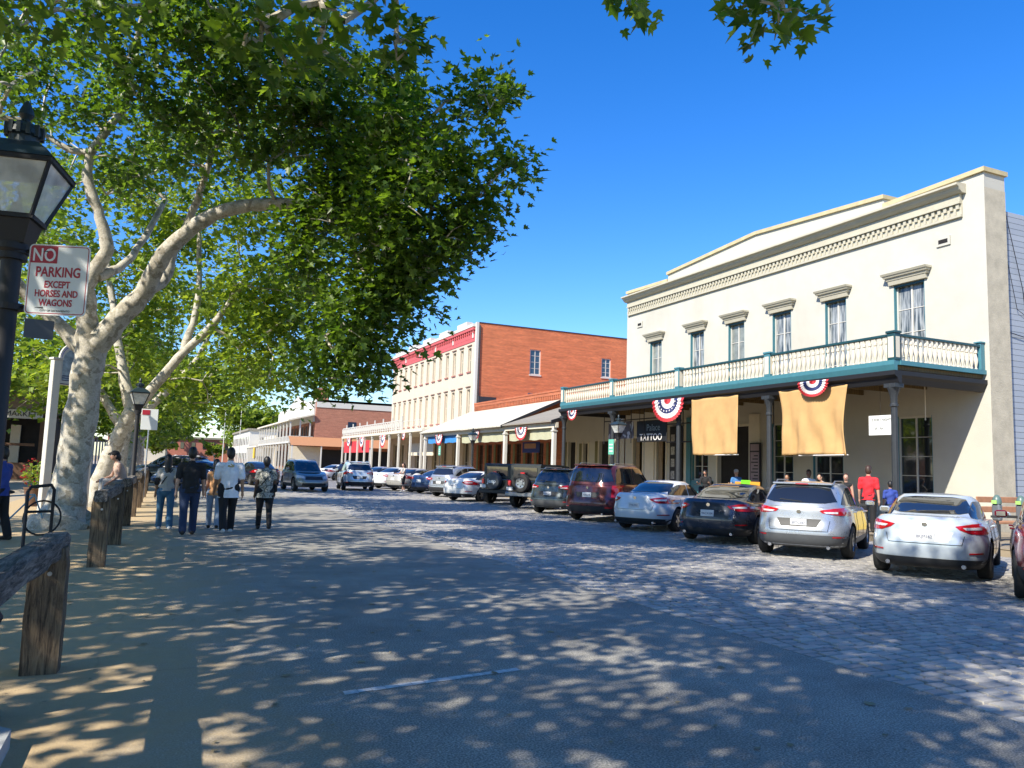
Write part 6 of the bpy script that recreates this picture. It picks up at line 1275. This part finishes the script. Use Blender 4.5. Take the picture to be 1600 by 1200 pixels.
# ---- hitching rails
def post_mb(x, y, w, z, seed):
    r = random.Random(seed); q = MB(); n = 7; vs = []
    for i in range(n+1):
        zz = z*i/n; ww = w/2*(1+.03*r.uniform(-1,1))*(1-.12*(i == n)); 
        for k in range(16):
            a = 2*math.pi*k/16; c, s_ = math.cos(a), math.sin(a); m_ = max(abs(c), abs(s_)); rr_ = ww/m_*(.94 if k % 4 == 2 else 1)*(1+.02*r.uniform(-1,1)); vs.append((x+c*rr_, y+s_*rr_, zz-(.02 if i == 0 else 0)))
    fs = [(i*16+k, i*16+(k+1)%16, (i+1)*16+(k+1)%16, (i+1)*16+k) for i in range(n) for k in range(16)]+[tuple(n*16+k for k in range(16)), tuple(range(15,-1,-1))]
    q.add(vs, fs); return q
def timber(name, c1, c2):
    m, t, b = new_mat(name); tc = N(t, 'ShaderNodeTexCoord'); mp = N(t, 'ShaderNodeMapping'); mp.inputs['Scale'].default_value = (14, 14, 1.2) if 'post' in name else (14, 1.2, 14)
    n = N(t, 'ShaderNodeTexNoise', Scale=2.2, Detail=8.0, Roughness=.75, Distortion=.6); t.links.new(tc.outputs['Object'], mp.inputs[0]); t.links.new(mp.outputs[0], n.inputs['Vector'])
    n2 = N(t, 'ShaderNodeTexNoise', Scale=1.6, Detail=4.0); t.links.new(tc.outputs['Object'], n2.inputs['Vector'])
    r = N(t, 'ShaderNodeValToRGB'); e = r.color_ramp.elements; e[0].position = .38; e[0].color = c4([x*.3 for x in c1]); e[1].position = .62; e[1].color = c4(c2); k = e.new(.47); k.color = c4(c1); t.links.new(n.outputs[0], r.inputs[0])
    mu = N(t, 'ShaderNodeMixRGB'); mu.blend_type = 'MULTIPLY'; mu.inputs[0].default_value = .7; t.links.new(r.outputs[0], mu.inputs[1]); r2 = N(t, 'ShaderNodeMapRange'); r2.inputs[1].default_value = .35; r2.inputs[2].default_value = .65; r2.inputs[3].default_value = .45; r2.inputs[4].default_value = 1.2; t.links.new(n2.outputs[0], r2.inputs[0]); t.links.new(r2.outputs[0], mu.inputs[2])
    t.links.new(mu.outputs[0], b.inputs['Base Color']); b.inputs['Roughness'].default_value = .9; bp = N(t, 'ShaderNodeBump', Strength=.9, Distance=.012); t.links.new(n.outputs[0], bp.inputs['Height']); t.links.new(bp.outputs[0], b.inputs['Normal']); return m
M['postwood'] = timber('brown_post_timber', (.11,.075,.045), (.24,.17,.10)); M['railwood'] = timber('grey_rail_timber', (.10,.088,.075), (.27,.235,.20))
def rail(label, pts, seed, w=.30, z=1.04, over=.35, rw=.19):
    (xa, ya), (xb, yb) = pts[0], pts[-1]; T = thing('hitching_rail', label, 'hitching rail', (xa, ya, 0), 0, 'timber hitching rails along the verge')
    for i, (x, y) in enumerate(pts):
        o = post_mb(x, y, w, z*(1+.02*((seed+i) % 2)), seed*7+i).build('post', M['postwood'], T, smooth=True, sharp=40)
        q = MB(); q.lathe([(.016,0),(.016,.006)], n=8, mx=Matrix.Translation((x+.02, y-w/2-.004, z-.18)) @ Matrix.Rotation(RAD(90),4,'X')); q.build('bolt', M['steel'], o)
    d = Vector((xb-xa, yb-ya, 0)).normalized(); a = Vector((xa, ya, 0))-d*over; b = Vector((xb, yb, 0))+d*over; s = Vector((d.y,-d.x,0)); r = random.Random(seed); q = MB(); n = 12; vs = []
    for i in range(n+1):
        p = a+(b-a)*(i/n)+Vector((0,0,z+.0+.01*r.uniform(-1,1))); hw = rw/2*(1+.06*r.uniform(-1,1))
        for (u, v) in ((-1,-.75),(-.75,-1),(.75,-1),(1,-.75),(1,.7),(.7,1),(-.7,1),(-1,.7)): vs.append(p+s*(u*hw)+Vector((0,0,v*hw+.0)))
    fs = [(i*8+k, i*8+(k+1)%8, (i+1)*8+(k+1)%8, (i+1)*8+k) for i in range(n) for k in range(8)]+[tuple(range(7,-1,-1)), tuple(n*8+k for k in range(8))]
    q.add(vs, fs); q.build('rail', M['railwood'], T, smooth=True, sharp=30); fix_parent(T)
rail('weathered timber hitching rail nearest the camera, cut by the left edge', [(-.76,4.15),(-.68,6.85)], 1, w=.26, z=.90, over=.36, rw=.17)
rail('timber hitching rail with two posts beside the pale sycamore trunk', [(-.70,12.9),(-.62,16.0)], 2, w=.24, z=1.0, over=.2, rw=.16)
rail('timber hitching rail under the seated woman', [(-.60,20.2),(-.56,23.2)], 3, w=.27, z=.98, over=.2)
rail('timber hitching rail beyond the second street lamp', [(-.5,27.2),(-.5,30.2)], 4, w=.27, z=1.0, over=.2)
rail('timber hitching rail small in the distance left of the walkers', [(-.45,34),(-.45,37.2),(-.45,40.4)], 5, w=.27, z=1.0, over=.2)
q = MB(); q.prism([(-1.45,3.9),(-.62,4.6),(-.62,5.15),(-1.0,5.55),(-1.5,5.3)], 'Z', .0, .10); tag(q.build('kerb_stone', mat('pale_concrete', (.36,.37,.37), .85, var=.15, scale=4, bump=.3)), 'pale concrete slab at the foot of the near hitching rail', 'slab')
# ---- arched historic sign
def arch_sign():
    T = thing('arched_sign', 'white arched information sign on two tall white posts behind the sycamore', 'sign', (-3.0, 24, 0))
    d = Vector((.95, .55, 0)).normalized(); o = Vector((-2.62, 23.6, 0)); wd = 1.0
    for t in (0, wd):
        c = o+d*t; q = MB(); q.box(-.10,.10,-.10,.10,0,4.05,bev=.015,mx=Matrix.Translation(c) @ Matrix.Rotation(RAD(30),4,'Z')); q.box(-.13,.13,-.13,.13,4.05,4.10,mx=Matrix.Translation(c) @ Matrix.Rotation(RAD(30),4,'Z')); q.build('post', M['white'], T)
    mx = frame_mx(o+d*(wd/2)+Vector((0,0,3.75)), d, (0,0,1)); pts = [(-.44,-.35),(.44,-.35)]+[(.44*math.cos(a), .35+.46*math.sin(a)) for a in np.linspace(0, math.pi, 15)]
    def slab(pts, z0, z1, name, m, par): q = MB(); n = len(pts); q.add([(x,y,z0) for x,y in pts]+[(x,y,z1) for x,y in pts], [tuple(range(n-1,-1,-1)), tuple(range(n,2*n))]+[(i,(i+1)%n,(i+1)%n+n,i+n) for i in range(n)], 0, mx); return q.build(name, m, par)
    p = slab(pts, -.04, .04, 'panel', M['white'], T); q = MB(); q.tube([mx @ Vector((x*.9,y*.93,.045)) for x,y in pts]+[mx @ Vector((pts[0][0]*.9,pts[0][1]*.93,.045))], .012, 4); q.build('edge_line', M['navy'], p)
    slab([(x*.8,.1+(y-.1)*.75) for x,y in pts], .0405, .043, 'picture', mat('faded_blue_print', (.30,.38,.44), .6, var=.45, scale=9), p)
    for k in range(3): q = MB(); q.add([(-.34,-.12-.06*k,.044),(.34,-.12-.06*k,.044),(.34,-.10-.06*k,.044),(-.34,-.10-.06*k,.044)], [(0,1,2,3)], 0, mx); q.build('text_line', M['navy'], p)
    fix_parent(T)
arch_sign()
def hoop():
    T = thing('bicycle_rack', 'black steel hoop rack standing before the sycamore trunk', 'rack', (-1.95,15.4,0)); o = Vector((-1.92,15.2,0)); d = Vector((.8,.5,0)).normalized()
    q = MB(); w = .42; pts = [o]+[o+Vector((0,0,.95))]+[o+d*.05+Vector((0,0,1.03))]+[o+d*(w-.05)+Vector((0,0,1.06))]+[o+d*w+Vector((0,0,.98))]+[o+d*w]; q.tube(pts, .028, 8); q.tube([o+Vector((0,0,.62)), o+d*w+Vector((0,0,.62))], .022, 8); q.build('hoop', M['black'], T, smooth=True); fix_parent(T)
    B = thing('bicycle', 'pale blue bicycle leaning behind the hoop rack', 'bicycle', (-2.6,17.6,0)); c = Vector((-2.9,17.4,.34)); d = Vector((.9,.4,0)).normalized()
    for t in (0, 1.02):
        q = MB(); cc = c+d*t; q.tube([cc+d*(.33*math.cos(a))+Vector((0,0,.33*math.sin(a))) for a in np.linspace(0, 6.283, 25)], .018, 6, cap=False); w = q.build('wheel', M['tyre'], B, smooth=True)
        q = MB(); 
        for a in np.linspace(0, 6.283, 13)[:-1]: q.tube([cc, cc+d*(.32*math.cos(a))+Vector((0,0,.32*math.sin(a)))], .003, 3)
        q.build('spokes', M['steel'], w)
    f = MB(); st = c+d*.38+Vector((0,0,.42)); bb = c+d*.42+Vector((0,0,-.05)); hd = c+d*.85+Vector((0,0,.45))
    for a, b in ((c,bb),(c,st),(st,bb),(bb,hd),(st,hd),(hd,c+d*1.02)): f.tube([a,b], .016, 6)
    f.build('frame', mat('pale_blue_paint', (.3,.45,.5), .4), B, smooth=True); q = MB(); ell(q, st+Vector((0,0,.08)), (.13,.07,.04)); q.build('saddle', M['black'], B); q = MB(); q.tube([hd+Vector((-.1,.25,.15)), hd+Vector((0,0,.12)), hd+Vector((.1,-.25,.15))], .012, 6); q.build('handlebar', M['black'], B); fix_parent(B)
hoop()
def pot(label, x, y):
    T = thing('flower_pot', label, 'flower pot', (x, y, 0)); q = MB(); q.lathe([(.2,0),(.28,.5),(.30,.52),(.30,.56),(.24,.56)], n=16); q.build('tub', M['brown'], T, smooth=True)
    rs = np.random.RandomState(4); n = 260; p = rs.normal(0, 1, (n,3)); p /= np.linalg.norm(p,axis=1)[:,None]; o = p.copy(); p = np.array([x,y,.95])+p*np.array([.34,.34,.42])*rs.rand(n)[:,None]**.4; leaves_mesh('foliage', p, o, .10, M['leaf2'], T, rs, True)
    p = rs.normal(0, 1, (60,3)); p /= np.linalg.norm(p,axis=1)[:,None]; o = p.copy(); p = np.array([x,y,1.0])+p*np.array([.36,.36,.42]); leaves_mesh('flowers', p, o, .09, M['redcloth'], T, rs, True)
pot('tub of red flowers between the arched sign posts', -3.3, 27.5)
# ---- things on the white building
def cloths():
    X = 19.42
    def sheet(name, label, cat, ya, yb, z0, z1, m, seed, group, amp=.05, shrink=0.0):
        q = MB(); nu, nv = 40, 26; r = random.Random(seed); ph = [r.uniform(0,6.28) for _ in range(5)]; vs = []
        for j in range(nv+1):
            v = j/nv
            for i in range(nu+1):
                u = i/nu; y = ya+(yb-ya)*(u+shrink*math.sin(math.pi*v)*(.5-u)); w = amp*(.3+.7*v)*(math.sin(u*9+ph[0]+v*1.2)+.6*math.sin(u*19+ph[1]-v*2+math.sin(v*5))+.4*math.sin(u*41+ph[2]+v*3+2*math.sin(u*6))*v+.4*math.sin(v*7+ph[3]+u*3)*v)*.5
                vs.append((X+w, y, z1+(z0-z1)*v+.02*math.sin(u*5+ph[4])*v))
        q.add(vs, [(j*(nu+1)+i, j*(nu+1)+i+1, (j+1)*(nu+1)+i+1, (j+1)*(nu+1)+i) for j in range(nv) for i in range(nu)])
        T = thing(name, label, cat, (X, (ya+yb)/2, z0), 0, group); o = q.build('cloth', m, T, smooth=True, sharp=180, fix=False); md = o.modifiers.new('s','SOLIDIFY'); md.thickness = .006
        c = MB(); c.tube([(X,ya-.1,z1+.01),(X,yb+.1,z1+.01)], .018, 6); c.build('rod', M['black'], T); c = MB(); c.tube([(X+.0,ya-.9 if seed==2 else ya-.85,z0-.02),(X,yb,z0+.0)], .018, 6); c.build('bottom_pole', M['flagwhite'], T); fix_parent(T)
    g = 'tan shade cloths hung from the balcony'
    sheet('shade_cloth', 'smooth tan shade cloth hanging above the dark sedan, left of the two', 'shade cloth', 25.75, 22.95, 2.35, 4.55, M['tancloth'], 1, g, .08)
    sheet('shade_cloth', 'crumpled tan shade cloth hanging above the silver suv, with bunting at its top', 'shade cloth', 20.85, 17.9, 2.33, 4.52, M['tancloth'], 2, g, .17, .10)
cloths()
def bunting(label, X, ya, yb, z, drop, n=(0,0,1), nofan=False):
    """half-round pleated fan of red, white and blue; hangs in a plane of constant X"""
    T = thing('bunting', label, 'bunting', (X, (ya+yb)/2, z-drop), 0, 'patriotic bunting fans'); yc = (ya+yb)/2; hw = abs(yb-ya)/2
    bands = [(0,.22,'redcloth'),(.22,.42,'flagwhite'),(.42,.64,'navy'),(.64,.84,'flagwhite'),(.84,1.0,'redcloth')]
    for (a, b, m) in bands:
        q = MB(); n_ = 36; vs = []
        for i in range(n_+1):
            t = math.pi*i/n_; w = .03*math.cos(i*math.pi)
            for r in (a, b): vs.append((X+w*r-.004*b, yc+hw*r*math.cos(t), z-drop*r*math.sin(t)**.8))
        q.add(vs, [(2*i,2*i+1,2*i+3,2*i+2) for i in range(n_)]); q.build('band', M[m], T, fix=False)
    if hw > .8:
        q = MB()
        for i in range(9):
            t = math.pi*(i+.5)/9; c = Vector((X-.045, yc+hw*.53*math.cos(t), z-drop*.53*math.sin(t)**.8)); s = .055; pts = [(0, s*(1 if k%2==0 else .42)*math.cos(k*math.pi/5), s*(1 if k%2==0 else .42)*math.sin(k*math.pi/5)) for k in range(10)]; q.add([c+Vector(p) for p in pts], [tuple(range(10))])
        q.build('stars', M['flagwhite'], T)
    fix_parent(T)
bunting('large red white and blue bunting fan beside the left tan cloth', 19.25, 28.25, 26.05, 4.66, .95)
bunting('bunting fan overlapping the top of the crumpled tan cloth', 19.2, 19.75, 18.45, 4.72, .52)
bunting('small twisted bunting at the far left end of the black gutter', 19.2, 35.9, 34.9, 4.62, .5)
bunting('bunting fan on the canopy beam over the painted sign board', 19.3, 42.6, 41.0, 3.98, .75)
bunting('small folded bunting on the middle of the canopy beam', 19.3, 49.2, 48.4, 4.05, .6)
bunting('bunting fan before the blue valance', 19.3, 57.4, 55.8, 3.95, .8)
bunting('bunting fan on the gallery between the nearest gallery posts', 19.3, 66.6, 65.6, 4.3, .6)
bunting('bunting fan on the gallery beside the red banner', 19.3, 74, 72.0, 4.3, 1.2)
bunting('bunting fan over the left part of the red banner', 19.3, 82.5, 80.5, 4.3, 1.2)
bunting('bunting fan at the far end of the gallery', 19.3, 88.6, 86.8, 4.3, 1.0)
M['meterhead'] = mat('grey_green_plastic', (.10,.16,.14), .35, var=.1)
def shop_bits():
    def X_(u, z, d=0): return (u, z)
    T = thing('tattoo_sign', 'black hanging tattoo sign with pale letters behind the street lamp', 'sign', (21.3, 30.7, 3.1)); y0, y1 = 31.75, 29.35
    q = MB(); q.box(20.75, 20.83, y1, y0, 3.00, 4.0, bev=.02); b = q.build('board', M['black'], T)
    text_mesh('Palace', .44, M['steel'], b, frame_mx((20.74, (y0+y1)/2-.2, 3.52), (0,-1,0), (0,0,1)), ext=.003); text_mesh('TATTOO', .44, M['flagwhite'], b, frame_mx((20.74, (y0+y1)/2, 3.08), (0,-1,0), (0,0,1)), ext=.003, bold=.004)
    q = MB(); q.tube([(20.79,y1+.2,4.0),(20.79,y1+.2,4.8)], .015, 5); q.tube([(20.79,y0-.2,4.0),(20.79,y0-.2,4.8)], .015, 5); q.build('hangers', M['black'], T); fix_parent(T)
    T = thing('banner', 'grey banner with swirling white print under the balcony, left of the tattoo sign', 'banner', (20.8,33,3.4)); q = MB(); q.box(20.8, 20.83, 32.1, 34.4, 3.2, 4.05); m, t, bb = new_mat('swirl_print'); tc = N(t,'ShaderNodeTexCoord'); w = N(t,'ShaderNodeTexWave', Scale=1.6, Distortion=9.0, Detail=2.0); t.links.new(tc.outputs['Object'], w.inputs['Vector']); r = N(t,'ShaderNodeValToRGB'); r.color_ramp.elements[0].color=(.10,.08,.09,1); r.color_ramp.elements[1].color=(.5,.47,.48,1); r.color_ramp.elements[0].position=.5; r.color_ramp.elements[1].position=.6; t.links.new(w.outputs[0], r.inputs[0]); t.links.new(r.outputs[0], bb.inputs['Base Color']); q.build('sheet', m, T); fix_parent(T)
    T = thing('railing_frame', 'thin black steel framework of hanging bars under the balcony', 'steel frame', (20.5,30,2.9)); q = MB()
    for y in (34.5,32.0,30.9,29.1,27.9,25.7,22.4,20.9): q.tube([(20.6,y,4.83),(20.6,y,2.95)], .022, 5)
    q.tube([(20.6,34.5,4.08),(20.6,29.1,4.08)], .03, 5); q.tube([(20.6,29.1,3.75),(20.6,27.2,3.75)], .03, 5); q.tube([(20.6,29.1,2.95),(20.6,27.2,2.95)], .03, 5); q.build('bars', M['black'], T); fix_parent(T)
    for (lab, y, x) in (('green street notice on the lamp post by the tattoo sign', 29.0, 17.68), ('green street notice before the low brick shop', 52.2, 17.9)):
        T = thing('street_notice', lab, 'sign', (x, y, 2.2), 0, 'green street notices'); q = MB(); q.box(x-.01, x+.01, y-.21, y+.21, 2.3, 2.95, bev=.004); p = q.build('plate', M['signgreen'], T); q = MB(); 
        for k in range(3): q.box(x-.014, x-.011, y-.14, y+.14, 2.42+.14*k, 2.47+.14*k)
        q.build('text_lines', M['flagwhite'], p); q = MB(); q.tube([(x+.03,y,.15),(x+.03,y,2.9)], .025, 6); q.build('pole', M['iron'], T); fix_parent(T)
    T = thing('menu_board', 'framed mauve menu board with dark text lines beside the doorway', 'menu board', (XF-.1,26.5,1.2)); q = MB(); q.box(XF-.13, XF-.06, 26.12, 26.78, 1.15, 3.0, bev=.01); f = q.build('frame', M['black'], T); q = MB(); q.box(XF-.14, XF-.131, 26.19, 26.71, 1.22, 2.6); q.box(XF-.14, XF-.131, 26.19, 26.71, 2.66, 2.94); q.build('board', mat('mauve_board', (.33,.25,.27), .7), f); q = MB()
    for k in range(9): q.box(XF-.143, XF-.1405, 26.24, 26.24+.42*(1-.2*(k%3)), 1.3+.14*k, 1.35+.14*k)
    q.build('text_lines', M['text'], f); fix_parent(T)
    T = thing('price_panels', 'tall black panels with white tattoo pictures beside the tattoo shop door', 'display', (XF-.1,32.5,1)); q = MB(); q.box(XF-.12, XF-.05, 30.0+1.6, 32.6, .4, 3.9) ; f = q.build('panel', M['black'], T); rr_ = random.Random(3); q = MB()
    for k in range(5):
        for c in (31.75, 32.2): z = .7+.6*k; q.box(XF-.125, XF-.121, c, c+.3, z, z+.4)
    q.build('pictures', mat('pale_pictures', (.4,.4,.38), .7, var=.6, scale=12), f); fix_parent(T)
    T = thing('paper_notice', 'white hand lettered notice hanging at the corner window', 'notice', (21.6,17.9,3)); q = MB(); q.box(20.0, 20.02, 16.75, 17.62, 2.95, 3.55); p = q.build('sheet', M['signwhite'], T)
    text_mesh('2 FOR 1 NIGHTS', .10, M['text'], p, frame_mx((19.995, 17.5, 3.38), (0,-1,0), (0,0,1)), ext=.001, align='LEFT'); text_mesh('of    fun', .10, M['text'], p, frame_mx((19.995, 17.4, 3.12), (0,-1,0), (0,0,1)), ext=.001, align='LEFT'); q = MB(); q.tube([(20.01,17.19,3.55),(20.01,17.19,4.83)], .006, 4); q.build('cord', M['black'], T); fix_parent(T)
    # A-board, parking meters, bench, tables
    T = thing('sandwich_board', 'yellow folding sandwich board behind the pale sedan', 'sandwich board', (18.6,15.0,.16)); q = MB()
    for s in (1,-1): q.add([(18.6+s*.28-.0,14.75,.16),(18.6+s*.28,15.35,.16),(18.6+s*.03,15.35,1.05),(18.6+s*.03,14.75,1.05),(18.63+s*.28,14.75,.16),(18.63+s*.28,15.35,.16),(18.63+s*.03,15.35,1.05),(18.63+s*.03,14.75,1.05)], [(0,1,2,3),(7,6,5,4),(0,4,5,1),(2,6,7,3),(1,5,6,2),(0,3,7,4)])
    q.build('boards', mat('yellow_paint', (.60,.42,.04), .5), T); fix_parent(T)
    for i, (x, y, lab) in enumerate(((17.85,12.15,'grey parking meter with green dome, left of the pair'),(18.25,11.85,'grey parking meter with green dome, right of the pair'))):
        T = thing('parking_meter', lab, 'parking meter', (x, y, .16), 0, 'parking meters on one stand'); q = MB(); q.tube([(x,y,.16),(x,y,.75)], .03, 8); q.build('pole', M['iron'], T, smooth=True); q = MB(); q.box(x-.075,x+.075,y-.095,y+.095,.74,1.12,bev=.03); q.build('housing', M['steelgrey'], T); q = MB(); q.lathe([(.095,1.12),(.10,1.19),(.085,1.26),(.045,1.32),(.01,1.34)], c=(x,y,0), n=14); h = q.build('head', M['meterhead'], T, smooth=True); q = MB(); q.box(x-.105,x-.09,y-.06,y+.06,1.13,1.21); q.build('screen', mat('lime_label', (.35,.6,.15), .5) if i == 0 else bpy.data.materials['lime_label'], h); fix_parent(T)
    T = thing('timber_bench', 'reddish timber bench against the corner behind the parking meters', 'bench', (20.5,13.6,.16)); q = MB(); q.box(19.3,22.6,13.2,13.65,.58,.64,bev=.01); q.build('seat', mat('red_timber', (.42,.20,.10), .7, var=.2), T); q = MB(); q.box(19.3,22.6,13.66,13.70,.85,1.0,bev=.01); q.box(19.3,22.6,13.66,13.70,1.1,1.25,bev=.01); q.build('backrest', bpy.data.materials['red_timber'], T)
    for x in (19.5,22.4): q = MB(); q.box(x-.04,x+.04,13.22,13.65,.16,.575); q.build('leg', M['iron'], T)
    fix_parent(T)
    for i, (x, y) in enumerate(((19.75,25.4),(19.85,23.75),(19.85,20.0),(19.75,21.9))):
        if i == 0:
            T0 = thing('cafe_table', 'small round cafe table before the man in the dark shirt', 'table', (x,y,.17), 0, 'cafe tables under the balcony'); q = MB(); q.lathe([(.36,.98),(.36,1.01)], n=24); q.build('table_top', M['iron'], T0); q = MB(); q.lathe([(.22,0),(.22,.02),(.03,.04),(.03,.98)], n=16); q.build('pedestal', M['black'], T0); base = T0
        else: c = copy_tree(base); c.location = (x,y,.17); c['label'] = ('small cafe table before the person in denim','small cafe table under the crumpled cloth before the white shirt','small cafe table behind the left half of the silver suv')[i-1]
    for (x, y, m, lab, zz) in ((20.3,23.35,'limetop','lime green cafe chair back above the dark sedan roof',1.42),(20.3,22.85,'orangetop','orange cafe chair back beside the iron column',1.37),(20.4,23.8,'orangetop','orange cafe chair back left of the lime green one',1.35)):
        if m not in M: M[m] = mat(m, {'limetop':(.16,.60,.02),'orangetop':(.70,.30,.03)}[m], .6)
        T = thing('cafe_chair', lab, 'chair', (x,y,.17), RAD(10), 'bright cafe chairs'); q = MB(); q.box(-.22,.22,-.22,.22,.73,.76,bev=.01); q.box(-.235,-.205,-.2,-.17,.76,.9); q.box(-.235,-.205,.17,.2,.76,.9); q.build('seat', M[m], T); q = MB(); q.box(-.24,-.20,-.22,.22,.9,zz-.17,bev=.01); q.build('backrest', M[m], T)
        for sx in (-1,1):
            for sy in (-1,1): q = MB(); q.box(sx*.2-.015,sx*.2+.015,sy*.2-.015,sy*.2+.015,0,.73); q.build('leg', M['iron'], T)
    for (x, y, f) in ((20.3,25.9,215),(20.4,24.2,220),(20.4,20.5,200),(20.3,19.65,170),(20.2,21.3,200)):
        labs = {25.9:'dark bar stool under the man in the dark shirt',24.2:'dark bar stool under the person in denim',20.5:'dark bar stool under the man in the white shirt',19.65:'dark bar stool under the leaning person in pale shirt',21.3:'dark bar stool behind the left half of the silver suv roof'}
        T = thing('bar_stool', labs[y], 'bar stool', (x,y,.16), RAD(f), 'dark bar stools'); q = MB(); q.box(-.2,.22,-.22,.22,.73,.76); q.build('seat', M['black'], T); q = MB(); q.box(-.24,-.21,-.2,.2,.80,1.15); q.build('backrest', M['black'], T)
        for sx in (-1,1):
            for sy in (-1,1): q = MB(); q.box(sx*.19-.012,sx*.19+.012,sy*.19-.012,sy*.19+.012,.0,.73); q.build('leg', M['black'], T)
    # stroller
    T = thing('stroller', 'black stroller with pale hood pushed across the street', 'stroller', (13.9,44.5,0)); 
    q = MB(); q.prism([(13.55,.35),(14.2,.35),(14.35,.75),(13.7,.8)], 'Y', 44.3, 44.75); q.build('seat', M['black_trousers'], T); q = MB(); ell(q, (13.95,44.52,.88), (.3,.24,.24)); q.build('hood', M['grey_top'], T, smooth=True); q = MB(); q.tube([(13.3,44.6,1.0),(13.7,44.6,.6),(14.2,44.6,.15)], .018, 6); q.tube([(14.2,44.4,.6),(13.6,44.4,.15)], .018, 6); q.build('frame', M['iron'], T)
    for (x, y) in ((13.6,44.32),(13.6,44.74),(14.25,44.32),(14.25,44.74)): q = MB(); q.tube([(x,y-.02,.13),(x,y+.02,.13)], .13, 14); q.build('wheel', M['tyre'], T)
    fix_parent(T)
    T = thing('street_sign', 'small turquoise street sign on a pole beyond the second street lamp', 'sign', (-.4,33,0)); q = MB(); q.tube([(-.4,33,0),(-.4,33,3.1)], .03, 6); q.build('pole', M['steel'], T); q = MB(); q.box(-.65,-.15,32.93,32.95,2.65,3.1,bev=.006); q.build('plate', M['signgreen'], T); fix_parent(T)
    T = thing('parking_sign', 'pinkish white parking sign seen beside the second street lamp', 'sign', (-.4,24.9,0)); q = MB(); q.box(-.52,-.08,24.88,24.9,2.35,2.95,bev=.006); p = q.build('plate', M['signwhite'], T); q = MB(); q.box(-.50,-.30,24.87,24.879,2.78,2.92); q.build('red_panel', M['signred'], p); fix_parent(T)
    for (x, y, lab) in ((16.5,235,'tall white flagpole before the distant green tree'),(19.0,215,'tall white pole beside the distant white house')):
        T = thing('flagpole', lab, 'flagpole', (x,y,0)); q = MB(); q.tube([(x,y,0),(x,y,15)], [.14,.07], 8); q.build('mast', M['white'], T); q = MB(); ell(q, (x,y,15.1), (.16,.16,.16)); q.build('ball', M['coping'], T); fix_parent(T)
shop_bits()
for o in list(bpy.data.objects):
    if o.type == 'MESH' and o.name.startswith('cut'): bpy.data.objects.remove(o)
